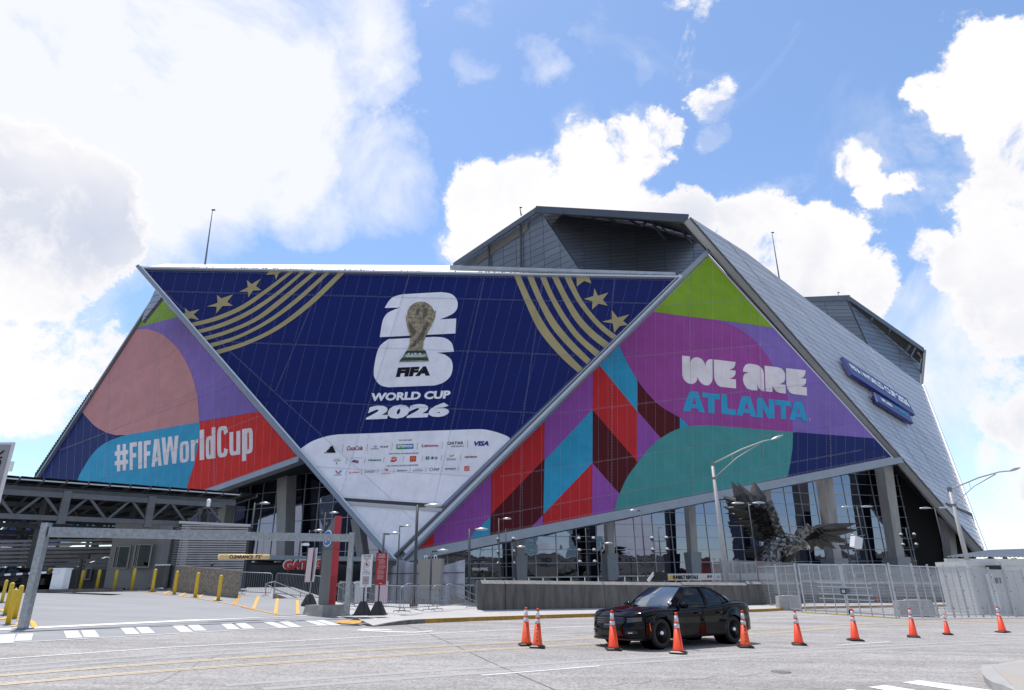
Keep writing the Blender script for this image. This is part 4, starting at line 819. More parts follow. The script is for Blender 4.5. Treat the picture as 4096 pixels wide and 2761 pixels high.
dv = [g2(0, 2575), g2(1330, 2500), g2(1420, 2476), g2(1340, 2457), g2(700, 2486), g2(0, 2519), (-44, g2(0, 2519)[1] - 4), (-44, 12)]
struct(sheet('driveway', dv, .002, drive_m).build('driveway'))
mb = MB(drive_m); gl_ = [(-44., g2(0, 2519)[1] - 4)] + [g2(x, y) for x, y in ((0, 2519), (350, 2503), (700, 2486), (1020, 2471), (1340, 2457))]; rows = []
far_ = [(-60, 62), (-44, 62), (-32, 62), (-24, 62), (-18, 55), (-9.5, 36)]
for k in range(25):
    t = (k / 24) ** 1.3; rows.append([V3((a[0] + (b[0] - a[0]) * t, a[1] + (b[1] - a[1]) * t, GD(a[0] + (b[0] - a[0]) * t, a[1] + (b[1] - a[1]) * t) + (.0 if k else .0))) for a, b in zip(gl_, far_)])
struct(mb.grid(rows).build('driveway'))
wallb = [gnd(x, y, KO) for x, y in ((1926, 2441), (2427, 2433), (2870, 2425), (3225, 2413), (3560, 2412), (3900, 2409))]
sw = kerb + [(wallb[-1].x, wallb[-1].y)] + [(p.x, p.y) for p in wallb[::-1]][1:] + [g2o(1905, 2425, KO), g2o(1700, 2418, KO), g2o(1420, 2412, KO), g2o(1300, 2405, KO)] + [g2o(1325, 2462, .07), g2(1420, 2470)]
top = [(x, y, KO if i > 1 and i < len(sw) - 2 else [.01, .06][i] if i < 2 else .01) for i, (x, y) in enumerate(sw)]
mb = MB(walk_m); tp = [V3((x, y, G(x, y) + o)) for x, y, o in top]; mb.add(tp, [tuple(range(len(tp)))]); struct(mb.build('sidewalk'))
def strip(poly2, off, m, name, w=None, kind=True):
    pass
def ribbon(pts, w, off, m, name, surf=G):
    """flat painted band following plan points"""
    mb = MB(m); L_ = []; R_ = []
    for i, p in enumerate(pts):
        a = V3((*pts[max(i - 1, 0)], 0)); b = V3((*pts[min(i + 1, len(pts) - 1)], 0)); t = (b - a).normalized(); n = V3((-t.y, t.x, 0)) * (w / 2)
        for s_, l in ((1, L_), (-1, R_)): q = V3((*p, 0)) + n * s_; l.append(V3((q.x, q.y, surf(q.x, q.y) + off)))
    mb.grid([L_, R_]); return struct(mb.build(name))
def path(px_, o=0.): return [g2o(x, y, o) for x, y in px_]
def pathd(px_): return [(lambda p: (p.x, p.y))(gd(x, y)) for x, y in px_]
# kerbs: dark raw part then worn yellow
kd = mat('dark_kerb', (.12, .115, .105), .9, 0, .5, 4, .5, 40); ky = mat('worn_yellow_kerb', (.50, .27, .02), .75, vs=5, col2=(.20, .12, .03), det=9, bump=.3)
kr = thing('kerb', 'street kerb, dark concrete turning to worn yellow paint along the sidewalk', 'kerb', (kerb[2][0], kerb[2][1], 0))
def kerbrun(pts, w, m, h0, name, parent):
    mb = MB(m); rows = [[], [], [], []]
    for i, (p, h) in enumerate(zip(pts, h0)):
        a = V3((*pts[max(i - 1, 0)], 0)); b = V3((*pts[min(i + 1, len(pts) - 1)], 0)); t = (b - a).normalized(); n = V3((-t.y, t.x, 0))
        c = V3((*p, 0)); g = G(*p)
        for r, (d, z) in enumerate(((-.03, -.05), (0, h), (w, h + .004), (w, -.05))): q = c + n * d; rows[r].append(V3((q.x, q.y, g + z)))
    mb.grid(rows); return mb.build(name, parent)
kk = smooth([(p[0], p[1]) for p in kerb], 3)
kerbrun(kk[:7], .16, kd, [.02, .05, .09, .12, .135, .138, .138], 'raw_kerb', kr)
for i in range(6, len(kk) - 1, 2): kerbrun(kk[i:i + 3], .16, ky, [.138] * 3, 'kerb_stone', kr)
# edge line, lane line, double yellows, gutter, joints
ribbon(path([(-60, 2579), (0, 2575), (700, 2536), (1330, 2500), (1500, 2492)]), .12, .008, wl, 'edge_line')
ribbon(path([(-60, 2643), (0, 2637), (700, 2589), (1500, 2548), (1925, 2525), (2350, 2506), (2990, 2476), (3330, 2462), (3580, 2454)]), .13, .006, wl, 'lane_line')
ribbon(path([(1925, 2703), (2400, 2665)]), .11, .006, wl, 'lane_line'); ribbon(path([(3350, 2582), (3560, 2568)]), .11, .006, wl, 'lane_line')
ribbon(path([(3925, 2537), (4150, 2532)]), .11, .006, wl, 'lane_line')
for off_, pts in ((0, [(-60, 2711), (0, 2706), (650, 2656), (1500, 2602), (2370, 2556), (2900, 2528), (3250, 2510), (3500, 2495), (3800, 2488), (4096, 2480), (4200, 2477)]), (0, [(-60, 2748), (0, 2742), (650, 2687), (1500, 2630), (2370, 2578), (3000, 2540), (3250, 2522), (3500, 2505), (3800, 2495), (4096, 2486), (4200, 2483)])):
    c = smooth(path(pts), 3); ribbon(c, .12, .006, yl, 'yellow_line')
    ribbon([(x + .03, y + .23) for x, y in c], .12, .006, yl, 'yellow_line')
ribbon(path([(-60, 2524), (0, 2519), (300, 2505), (700, 2486), (1030, 2470), (1340, 2457)]), .6, .012, lt_conc, 'gutter_strip')
ribbon(path([(-60, 2540), (0, 2535), (400, 2512), (930, 2486), (1340, 2472)]), .05, .006, joint_m, 'pavement_joint')
ribbon(path([(830, 2489), (1040, 2481)]), .06, .009, joint_m, 'drain_slot'); ribbon(path([(1100, 2480), (1140, 2482)]), .08, .009, joint_m, 'drain_slot')
ribbon(path([(1600, 2492), (1700, 2527), (1850, 2597), (2000, 2666), (2230, 2765)]), .018, .004, joint_m, 'pavement_joint')
sb = 1500 / 2326
for a, b in (((46, 216), (26, 270)), ((158, 212), (140, 256)), ((438, 193), (462, 238)), ((545, 190), (570, 234)), ((785, 174), (825, 215)), ((880, 170), (922, 210)), ((1100, 159), (1160, 201)), ((1195, 155), (1245, 193)), ((1400, 147), (1450, 184)), ((1485, 143), (1545, 180)), ((1660, 138), (1765, 175)), ((1755, 134), (1840, 171)), ((1920, 130), (2010, 161)), ((1980, 127), (2085, 159))):
    p, q = g2(a[0] * sb, 2400 + a[1] * sb), g2(b[0] * sb, 2400 + b[1] * sb); ribbon([p, q], .34, .010, wl, 'crosswalk_bar')
for pts in ([(0, 2438), (60, 2468), (100, 2498), (110, 2510)], [(105, 2478), (130, 2490), (140, 2512)], [(0, 2480), (40, 2468)], [(48, 2507), (78, 2492)]): ribbon(smooth(pathd(pts), 2), .14, .012, yl2, 'yellow_hatching', GD)
sz = 1024 / 1588
y1 = lambda x, y: (x * .4464 + 900, y * .4464 + 1900)
ribbon(pathd([rg(0, 1750, sz, [p])[0] for p in ((620, 955), (800, 950), (960, 965), (1100, 983), (1300, 1012), (1460, 1040), (1588, 1068))] + [y1(150, 1185), y1(330, 1222), y1(490, 1256)]), .12, .014, yl2, 'yellow_hatching', GD)
for a, b in (((1060, 950), (1015, 972)), ((1168, 955), (1115, 986)), ((1275, 965), (1230, 998)), ((1375, 975), (1330, 1010)), ((1490, 982), (1445, 1040)), ((870, 938), (835, 955)), ((775, 938), (740, 955)), ((690, 938), (660, 952))):
    ribbon(pathd([rg(0, 1750, sz, [p])[0] for p in (a, b)]), .13, .016, yl2, 'yellow_hatching', GD)
for a, b in (((135, 1082), (80, 1165)), ((300, 1090), (255, 1202)), ((470, 1100), (452, 1245)), ((648, 1125), (652, 1250)), ((830, 1190), (855, 1245))): ribbon(pathd([y1(*a), y1(*b)]), .14, .016, yl2, 'yellow_hatching', GD)
# sealed cracks and stains
tyr = mat('tyre_darkened_road', (.315, .307, .30), .8, vs=3, col2=(.365, .355, .345), det=12)
for (xa_, ya_, xb_, yb_, w_) in ((-60, 2672, 2300, 2530, .26), (-60, 2690, 2300, 2541, .26), (900, 2742, 4150, 2556, .24), (1050, 2757, 4150, 2566, .24)):
    pts = [(xa_ + (xb_ - xa_) * i / 10, ya_ + (yb_ - ya_) * i / 10 - 14 * math.sin(math.pi * i / 10)) for i in range(11)]; ribbon(smooth(path(pts), 2), w_, .003, tyr, 'tyre_mark')
crk = mat('sealed_crack', (.21, .205, .20), .7, 0, .3, 4); rcx = random.Random(12)
for (xa_, ya_, xb_, yb_) in ((300, 2660, 1150, 2610), (2460, 2740, 3150, 2690), (3000, 2640, 3900, 2590), (600, 2740, 900, 2610), (1750, 2560, 2080, 2548)):
    pts = [(xa_ + (xb_ - xa_) * i / 14, ya_ + (yb_ - ya_) * i / 14 + rcx.uniform(-5, 5)) for i in range(15)]; ribbon(smooth(path(pts), 3), .014, .0045, crk, 'sealed_crack')
mhp = g2(3118, 2688); mh = thing('patch_cover', 'small dark worn utility cover flush in the road at lower right', 'utility cover', (mhp[0], mhp[1], G(*mhp))); MB(mat('iron_cover', (.16, .155, .15), .7, .2, .3, 12)).lathe([(.22, -.02), (.22, .006), (0, .006)], 18, (mhp[0], mhp[1], G(*mhp))).build('cover', mh)
# tactile paving
tq = [y1(985, 1330), y1(1205, 1336), y1(1232, 1310), y1(1045, 1309)]
tp_ = thing('tactile_paving', 'yellow tactile paving pad where the sidewalk ramps down to the street', 'paving', gnd(*tq[0]))
cs = [gnd(*p) for p in tq]; mb = MB(yl2).prism([c + V3((0, 0, .02)) for c in cs], (0, 0, -.03)); mb.build('pad', tp_)
mb = MB(yl2)
for i in range(14):
    for j in range(7):
        u, v = (i + .5) / 14, (j + .5) / 7; p = cs[0].lerp(cs[1], u).lerp(cs[3].lerp(cs[2], u), v); mb.lathe([(.035, 0), (.02, .012), (0, .012)], 6, p + V3((0, 0, .02)))
mb.build('domes', tp_, kind='stuff')
# painted arrow
ar = [y1(*p) for p in ((1170, 1395), (1240, 1378), (1500, 1388), (1500, 1394), (1290, 1396), (1700, 1408), (1850, 1396), (1880, 1402), (1700, 1416), (1480, 1412), (1220, 1398))]
mb = MB(wl); v = [gnd(*p) + V3((0, 0, .006)) for p in ar]; mb.add(v, tessellate_polygon([[V3((p.x, p.y, 0)) for p in v]])); struct(mb.build('painted_arrow'))
# zebra at the lower right
sq = 1396 / 2326
for pts in ([(1285, 333), (1405, 320), (2300, 470), (2150, 490)], [(1515, 303), (1625, 288), (2600, 420), (2450, 440)], [(1130, 352), (1180, 348), (1600, 440), (1500, 450)]):
    v = [gnd(2700 + x * sq, 2550 + y * sq) + V3((0, 0, .007)) for x, y in pts]; struct(MB(white_p).add(v, [(0, 1, 2, 3)]).build('crosswalk_bar'))
# corner island, lower right
isl_px = [(2045, 188), (2060, 180), (2150, 176), (2326, 150), (2700, 120), (2700, 800), (2500, 700), (2260, 352), (2120, 300), (2050, 245)]
isl = smooth([g2o(2700 + x * sq, 2550 + y * sq, .14) for x, y in isl_px], 2, True)
corner = thing('corner_kerb_island', 'raised concrete kerb corner at the lower right edge of the street', 'kerb', (isl[0][0], isl[0][1], G(*isl[0])))
cc = mat('island_concrete', (.36, .35, .335), .85, 0, .12, 1.5, .2, 80)
MB(cc).prism([V3((x, y, G(x, y) + .14)) for x, y in isl], (0, 0, -.2)).build('kerb', corner)
ip = [g2o(2700 + x * sq, 2550 + y * sq, .15) for x, y in ((2110, 190), (2326, 165), (2700, 135), (2700, 700), (2280, 345))]
MB(mat('tan_dirt_concrete', (.36, .31, .25), .9, vs=.8, col2=(.34, .335, .33))).prism([V3((x, y, G(x, y) + .146)) for x, y in ip], (0, 0, -.1)).build('top_slab', corner)
# ================================================================ long concrete wall
wl_t = thing('concrete_wall', 'long low grey concrete barrier wall with bevelled top behind the street', 'wall', wallb[0])
bev = mat('sunlit_wall_cap', (.26, .25, .235), .9, 0, .25, 3, .3, 60)  # lighter than the wall face: sunlight on the top put into its colour
def wallseg(a, b, h, name='wall_section'):
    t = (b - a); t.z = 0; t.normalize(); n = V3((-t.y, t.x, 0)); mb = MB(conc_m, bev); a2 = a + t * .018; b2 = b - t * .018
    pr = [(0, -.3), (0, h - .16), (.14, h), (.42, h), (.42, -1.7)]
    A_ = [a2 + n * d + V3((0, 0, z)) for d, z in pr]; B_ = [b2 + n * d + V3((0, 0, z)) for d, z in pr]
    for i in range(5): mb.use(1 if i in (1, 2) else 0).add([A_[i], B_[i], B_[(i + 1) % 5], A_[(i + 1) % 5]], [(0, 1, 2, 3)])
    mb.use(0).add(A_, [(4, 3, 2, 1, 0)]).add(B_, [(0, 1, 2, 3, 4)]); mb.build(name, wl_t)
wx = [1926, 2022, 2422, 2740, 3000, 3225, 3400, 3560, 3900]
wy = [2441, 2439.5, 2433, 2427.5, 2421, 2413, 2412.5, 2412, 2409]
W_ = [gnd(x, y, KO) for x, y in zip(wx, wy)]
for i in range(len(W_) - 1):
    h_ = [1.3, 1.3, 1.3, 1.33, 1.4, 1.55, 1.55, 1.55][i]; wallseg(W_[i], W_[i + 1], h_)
# ================================================================ cones
def cone(h, body, letters=None, dirt=False):
    root = thing('traffic_cone', '', 'cone'); k = h / .91
    MB(black).frustum((0, 0, 0), (.38 * k, .38 * k), (0, 0, .025), (.38 * k, .38 * k)).frustum((0, 0, .025), (.36 * k, .36 * k), (0, 0, .05), (.29 * k, .29 * k)).build('base', root)
    R = lambda z: (.135 - .108 * (z / .91)) * k
    def seg(name, z0, z1, m, d=0): MB(m).use(0, True).lathe([(R(z0) + d, z0 * k), (R(z1) + d, z1 * k)], 24).build(name, root)
    MB(body).use(0, True).lathe([(.15 * k, .045 * k), (R(.08), .08 * k), (R(.56), .56 * k)], 24).build('cone_body', root)
    seg('lower_band', .56, .655, reflw, .003); seg('middle_band', .655, .70, body); seg('upper_band', .70, .84, reflw, .003)
    MB(body).use(0, True).lathe([(R(.84), .84 * k), (R(.885), .885 * k), (R(.885) + .006, .885 * k), (R(.91), .91 * k), (0, .91 * k)], 20).build('tip', root)
    if letters:
        for i, ch in enumerate('GWCCA'):
            mb = MB(inkk)
            z = (.50 - i * .085) * k; vs, fs, _ = text_mesh(ch, .03); hh = .055 * k; ww = .045 * k; r0 = R(z / k) + .004
            mb.add([(r0 * math.sin(((u - .5) * ww) / r0), -r0 * math.cos(((u - .5) * ww) / r0) - (.5 - v) * .006, z + (v - .5) * hh) for u, v in vs], fs)
            mb.build('letter', root)
    return root
oi = mat('dirty_cone_orange', (.80, .085, .02), .6, 0, .4, 9, .05, 40)
c_d = cone(.91, oi); c_l = cone(.91, oi, True); c_b = cone(.91, orange_b); c_s = cone(.69, orange_b)
cl = [((2105, 2589), c_d, 'leftmost orange traffic cone, scuffed, just behind another cone left of the black car'), ((2150, 2598), c_l, 'dirty orange cone with GWCCA down its side, left of the black car'),
      ((2455, 2607), c_b, 'bright orange cone standing in front of the black car grille'), ((2714, 2621), c_b, 'bright orange cone nearest the camera, beside the car front door'),
      ((2983, 2597), c_l, 'orange cone with GWCCA lettering behind the car rear wheel'), ((3197, 2587), c_b, 'first orange cone on the open road right of the black car'),
      ((3422, 2570), c_b, 'orange cone in front of the gate wheel, third from the right among the tall ones'), ((3655, 2556), c_b, 'tall orange cone in front of the right end of the mesh gate'),
      ((3792, 2546), c_s, 'short orange cone, the only small one in the row'), ((4012, 2537), c_b, 'rightmost orange traffic cone by the edge of the photo'), ((3510, 2412), c_d, 'orange cone seen through the mesh gate against the wall')]
used_ = set()
for (x, y), src, lab in cl:
    o = src if id(src) not in used_ else copy_tree(src); used_.add(id(src))
    p = gnd(x, y - 6); 
    if y < 2420: p = gnd(x, y, KO)
    o.location = p + V3((0, 0, .012)); o['label'] = lab; o['category'] = 'cone'; o['group'] = 'orange traffic cones set along the street'; o.rotation_euler = (GC + random.uniform(-.025, .025), -GB + random.uniform(-.025, .025), random.uniform(-.5, .5) if src is not c_l else -.1)
# ================================================================ bollards
boll = [((6, 2410), (22, 2320)), ((30, 2501), (64, 2356)), ((57, 2475), (95, 2341)), ((20, 2461), (60, 2330)), ((180, 2366), (199, 2274)), ((253, 2366), (269, 2283)), ((318, 2365), (334, 2280)), ((384, 2364), (401, 2278)), ((454, 2363), (468, 2278)), ((525, 2362), (540, 2273)), ((608, 2368), (622, 2276)), ((696, 2378), (708, 2284)), ((780, 2390), (792, 2290)), ((872, 2403), (889, 2300)), ((105, 2368), (112, 2272))]
blab = ['yellow bollard at the far left edge, behind the cluster of three', 'yellow bollard nearest the camera in the left cluster', 'yellow bollard in the left cluster next to the steel post', 'yellow bollard at the back of the left cluster', 'yellow bollard just right of the gate arm box',
        'yellow bollard in the shade right of the ticket machine', 'yellow bollard in front of the dark concrete parapet, under the slatted screen', 'yellow bollard at the left corner of the grey booth', 'yellow bollard under the left window of the grey booth', 'yellow bollard under the right window of the grey booth',
        'yellow bollard at the right corner of the grey booth', 'yellow bollard in front of the left part of the rough stone wall', 'yellow bollard in front of the middle of the rough stone wall', 'yellow bollard at the right end of the row by the rough stone wall', 'yellow bollard behind the parked black car by the gate arm']
for (b_, t_), lab in zip(boll, blab):
    p = gd(*b_); h = hgt(p, *t_); o = thing('bollard', lab, 'bollard', p, 'yellow bollards guarding the parking entrance'); r = .075 * h / 1.07
    MB(yellow_b).use(0, True).lathe([(r, 0), (r, h - r * .8), (r * .85, h - r * .3), (r * .4, h), (0, h + .005)], 16).build('post', o, False); MB(galv_d).box((0, 0, .012), (.34, .26, .024)).build('base_plate', o, False)
# ================================================================ clearance frame
pl_, pr_ = gnd(90, 2517), gnd(1386, 2463, .06); hl, hr = hgt(pl_, 187, 2092), hgt(pr_, 1404, 2131)
fr = thing('height_barrier', 'galvanised steel height-limit goalpost spanning the parking entrance', 'height barrier', pl_)
for p, h in ((pl_, hl), (pr_, hr)):
    MB(galv).box(p + V3((0, 0, h / 2)), (.20, .20, h)).build('post', fr); MB(galv_d).box(p + V3((0, 0, .015)), (.42, .34, .03)).build('base_plate', fr)
tl_, tr_ = pl_ + V3((0, 0, hl)), pr_ + V3((0, 0, hr))
a = at(190, 2128, pl_.y); b = at(1402, 2153, pr_.y)
MB(galv).beam(a, b, .2, .28).build('crossbeam', fr)
for (x, y, lab) in ((1152, 2156, 'flat white dome lamp'),):
    p = a.lerp(b, .81); ca = thing('canopy_lamp', 'small flat white lamp hanging below the clearance frame beam', 'lamp', p - V3((0, 0, .32)))
    MB(white_p).lathe([(0, .1), (.12, .08), (.16, 0), (0, -.02)], 12, p - V3((0, 0, .30))).build('housing', ca)
q = at(978, 2228, (pl_.y * .33 + pr_.y * .67)); sg = thing('clearance_sign', 'cream hanging tube sign reading CLEARANCE 7\'2" below the steel beam', 'sign', q)
crm = mat('cream_tube', (.68, .50, .25), .5, 0, .08, 4)
dirb = (b - a).normalized(); half = (at(1079, 2231, q.y) - q).length
MB(crm).use(0, True).tube([q - dirb * half, q + dirb * half], .095, 14).build('tube', sg)
mb = MB(inkk); text3(mb, 'CLEARANCE  7\'2"', q + V3((dirb.y, -dirb.x, 0)).normalized() * .102, dirb, (0, 0, 1), w=half * 1.3, h=.135, bold=.03); mb.build('lettering', sg)
for u in (-.72, .72): p = q + dirb * half * u; MB(galv_d).tube([p, V3((p.x, p.y, a.lerp(b, .65).z))], .008, 5).build('chain', sg)
# ================================================================ pylon
py = gnd(1290, 2432, .1); W1 = .0
pyl = thing('parking_pylon', 'tall brushed steel and red parking pylon with a blue P roundel', 'sign', py)
def P2(x, y, D): return at(x, y, D)
D0 = gnd(1276, 2428, .1).y; steel_b = mat('brushed_steel', (.13, .13, .135), .45, .5, .12, 3, stretch=(1, 1, .1))
zx = lambda x, y: (900 + x * .4464, 1900 + y * .4464)
fl, fm_, frr = gnd(*zx(838, 1165), .12), gnd(*zx(915, 1170), .12), gnd(*zx(985, 1150), .12)
Dm = 27.5; A_, B_, C_ = at(*zx(835, 1150), Dm + .5), at(*zx(925, 1165), Dm), at(*zx(990, 1150), Dm + .25)
z0 = B_.z; ztop = at(*zx(1010, 365), Dm).z
A_.z = B_.z = C_.z = z0
v = C_ - B_; u = A_ - B_; D4 = A_ + v
za = at(*zx(890, 530), Dm).z; zk = at(*zx(965, 365), Dm).z
mb = MB(steel_b, redp)
up = lambda p, z: V3((p.x, p.y, z))
mb.use(0).add([B_, A_, up(A_, za), up(B_, ztop)], [(3, 2, 1, 0)]); mb.use(1).add([B_, C_, up(C_, ztop), up(B_, ztop)], [(0, 1, 2, 3)])
mb.use(0).add([C_, D4, up(D4, za), up(C_, ztop)], [(0, 1, 2, 3)]).add([A_, D4, up(D4, za), up(A_, za)], [(3, 2, 1, 0)]).add([up(A_, za), up(D4, za), up(C_, ztop), up(B_, ztop)], [(3, 2, 1, 0)])
mb.build('body', pyl); nn = (u.cross(V3((0, 0, 1)))).normalized(); nn = nn if nn.dot(CAMP - B_) > 0 else -nn; nr = v.cross(V3((0, 0, 1))).normalized(); nr = nr if nr.dot(CAMP - B_) > 0 else -nr
un = u.normalized(); vn = v.normalized()
zj = at(*zx(945, 662), Dm).z; MB(jointm).box(up(B_, zj) + u * .5 + nn * .004, (u.length, .012, .025), un, nn).box(up(B_, zj) + v * .5 + nr * .004, (v.length, .012, .025), vn, nr).build('joint', pyl)
pc_ = up(B_, at(*zx(915, 565), Dm).z) + u * .5 + nn * .02; R_ = u.length * .36
blu = mat('sign_blue', (.01, .10, .42), .4)
MB(white_p).lathe([(R_ * 1.22, 0), (R_ * 1.22, .03), (0, .03)], 28, pc_, nn).build('roundel_rim', pyl); rr_ = MB(blu).lathe([(R_ * 1.08, .03), (R_ * 1.08, .045), (0, .045)], 28, pc_, nn).build('roundel', pyl)
mb = MB(white_p); text3(mb, 'P', pc_ + nn * .05, -un, (0, 0, 1), h=R_ * 1.25, bold=.05); mb.build('letter', rr_)
mb = MB(mat('dark_red', (.16, .005, .012), .6))
for j in range(16):
    for i in range(8): mb.box(up(B_, z0 + .1 + j * .065) + v * ((i + 1) / 9) + nr * .003, (v.length * .05, .006, .03), vn, nr)
mb.build('vent_slots', pyl, kind='stuff')
ctr = (A_ + C_) / 2; 
MB(bev).frustum(up(ctr, G(ctr.x, ctr.y) - .05), (1.45, 1.3), up(ctr, z0), (1.3, 1.15), un, nn).build('plinth', pyl)
hp = gnd(1370, 2455, .1); hoop = thing('ground_hoop', 'low bent steel wheel-guard hoop beside the pylon base', 'hoop', hp)
MB(galv).use(0, True).tube([gnd(*zx(975, 1232)) + V3((0, 0, .25)), gnd(*zx(975, 1232)) + V3((0, 0, .3)), gnd(*zx(1060, 1225)) + V3((0, 0, .3)), gnd(*zx(1075, 1250)) + V3((0, 0, .2)), gnd(*zx(1075, 1262)) + V3((0, 0, 0))], .03, 8).build('tube', hoop)
# ================================================================ pedestal signs
def pedestal(px_, ytop, lab, kind):
    p = gnd(px_, 2461, .11); th = thing('pedestal_sign', lab, 'sign', p, 'sign boards on black pyramid bases')
    MB(black).frustum(p, (.62, .62), p + V3((0, 0, .50)), (.2, .2)).box(p + V3((0, 0, .02)), (.66, .66, .05)).build('weighted_base', th)
    top = hgt(p, px_ + 12, ytop); MB(black).tube([p + V3((0, 0, .45)), p + V3((0, 0, top - .2))], .03, 8).build('pole', th)
    return p, th, top
white_s = mat('white_sign_board', (.62, .62, .64), .5, 0, .03, 5); pinkb = mat('pink_board_back', (.60, .47, .50), .5)
p, th, tp2 = pedestal(1450, 2218, 'white STOP clear bags only board on a black pyramid base', 0)
zc = tp2 - .62; bw, bh = .45, 1.22
mb = MB(white_s).box(p + V3((.06, -.06, zc)), (bw, .03, bh)).build('board', th)
I = MB(inkk); f = lambda z, t, h, w, m=I, b=.03: text3(m, t, p + V3((.06, -.078, zc + z)), (1, 0, 0), (0, 0, 1), w=w, h=h, bold=b)
f(.54, 'STOP!', .075, .31); f(.455, 'CLEAR BAGS', .035, .30); f(.405, 'ONLY', .035, .12); f(-.03, "IF IT DOESN'T FIT,", .025, .28); f(-.075, 'TAKE A QUICK TRIP', .025, .30); f(-.12, 'BACK TO THE WHIP!', .025, .30); f(-.55, 'stadium', .03, .1)
I.box(p + V3((-.04, -.079, zc + .09)), (.012, .004, .13)).box(p + V3((.03, -.079, zc + .03)), (.15, .004, .012)); I.box(p + V3((.06, -.079, zc + .235)), (.07, .004, .09))
I.build('print', mb)
rm = MB(mat('sign_red', (.45, .01, .02), .5)); c0 = p + V3((.06, -.082, zc + .235))
for k in range(24):
    a0, a1 = k / 24 * 6.283, (k + 1) / 24 * 6.283; rm.add([c0 + V3((math.cos(t) * r, 0, math.sin(t) * r)) for t in (a0, a1) for r in (.098, .112)], [(0, 1, 3, 2)])
rm.beam(c0 + V3((-.07, -.002, .07)), c0 + V3((.07, -.002, -.07)), .004, .014, up=(1, 0, 1)); rm.build('prohibition_ring', mb)
gm = MB(mat('map_grey', (.30, .30, .31), .6), mat('map_red', (.5, .05, .05), .6)).box(p + V3((.06, -.079, zc - .36)), (.25, .004, .30)).use(1).box(p + V3((.06, -.083, zc - .36)), (.08, .004, .05)); gm.build('map_print', mb)
p, th, tp2 = pedestal(1511, 2210, 'maroon FAN CODE OF CONDUCT board on a black pyramid base', 1)
zc = tp2 - .62; mb = MB(mat('maroon_board', (.28, .012, .02), .5), white_s).box(p + V3((.05, -.06, zc)), (bw, .02, bh)).use(1).box(p + V3((.075, -.04, zc)), (bw, .02, bh)).build('board', th)
I = MB(mat('pale_red_ink', (.62, .40, .41), .6), white_s); I.use(1)
text3(I, 'FAN CODE', p + V3((.05, -.073, zc + .53)), (1, 0, 0), (0, 0, 1), w=.24, h=.06, bold=.02); text3(I, 'OF CONDUCT', p + V3((.05, -.073, zc + .445)), (1, 0, 0), (0, 0, 1), w=.30, h=.06, bold=.02); I.use(0)
rr2 = random.Random(3)
for k in range(30):
    z = .36 - k * .026
    if k in (8, 15, 22): continue
    w_ = rr2.uniform(.22, .30); I.box(p + V3((.05 - .15 + w_ / 2 + (.04 if 1 < k < 14 else 0), -.072, zc + z)), (w_, .003, .008))
I.use(1).box(p + V3((.05, -.072, zc - .56)), (.09, .003, .02)); I.build('print', mb)
for x_, m_, lb in ((1437, mat('white_board', (.55, .55, .57), .6), 'white board strapped upright behind the barricade under the STOP sign'), (1521, pinkb, 'pale pink board strapped upright behind the barricade under the code of conduct sign')):
    q_ = gnd(x_, 2424, .13); t_ = thing('leaning_board', lb, 'board', q_, 'boards behind the barricade'); MB(m_).box(q_ + V3((0, .12, .60)), (.62, .02, 1.05)).build('board', t_)
p = gd(1235, 2425); th = thing('pedestal_sign', 'sign board seen almost edge-on, leaning left of the red pylon on a round black base', 'sign', p, 'sign boards on black pyramid bases')
MB(black).lathe([(.36, 0), (.36, .09), (.14, .5), (.05, .55), (0, .55)], 10, p).build('weighted_base', th)
t = at(*zx(795, 650), p.y); MB(galv, black).tube([p + V3((0, 0, .5)), p.lerp(t, .42)], .025, 8).use(1).tube([p.lerp(t, .42), t], .03, 8).build('pole', th)
b0 = at(*zx(755, 960), p.y); b1 = at(*zx(790, 655), p.y); ax = (b1 - b0).normalized()
MB(pinkb, white_s).box((b0 + b1) / 2 + V3((-.08, -.05, 0)), (.46, .03, (b1 - b0).length), (.70, -.72, 0), None, ax).use(1).box((b0 + b1) / 2 + V3((.09, .03, 0)), (.46, .03, (b1 - b0).length), (.70, -.72, 0), None, ax).build('board', th)
# ================================================================ street lamps
def lamp(xt, yt, zt, lab, side=1, r=.075, zb=None, base_px=None, heads=1, hl=.75, sc=1., grp='dark lamp posts in front of the stadium'):
    if base_px: b = gnd(*base_px, KO); t = V3((b.x, b.y, b.z + hgt(b, xt, yt)))
    else: t = at_z(xt, yt, zt); b = V3((t.x, t.y, PLZ))
    th = thing('street_lamp', lab, 'street lamp', b, grp)
    MB(steel_d).use(0, True).tube([b, t], [r, r * .8], 10).build('pole', th); MB(steel_d).box(b + V3((0, 0, .1)), (r * 4, r * 4, .2)).build('base', th)
    for s_ in ((side,) if heads == 1 else (-1, 1)):
        a = MB(steel_d).box(t + V3((s_ * .2 * sc, 0, -.08)), (.4 * sc, .09, .09)).build('arm', th)
        hd = t + V3((s_ * (.35 + hl / 2) * sc, 0, -.06)); mb = MB(steel_d, white_p).use(0, True); rows = []
        for i in range(9):
            u = i / 8; w = math.sin(math.pi * min(1, max(.04, u))) ** .6 * .19 * sc; x = (u - .5) * hl * sc * s_; row = []
            for k in range(10):
                q = 2 * math.pi * k / 10; z = math.sin(q); row.append(hd + V3((x, math.cos(q) * w, (z * .13 if z > 0 else z * .05) * sc * (math.sin(math.pi * max(.05, min(.95, u)))) ** .5)))
            rows.append(row)
        MB(mat('lamp_head_alu', (.45, .46, .47), .35, .6)).use(0, True).grid(rows, True).build('lamp_head', th, fix=True)
    return th
lamp(1020, 2012, 7.5, 'dark lamp post standing left, against the blue glass behind the louvred box')
lamp(1302, 2050, 7.5, 'dark lamp post half hidden behind the red pylon'); lamp(1239, 2121, 6.0, 'short dark lamp post behind the clearance beam, left of the pylon')
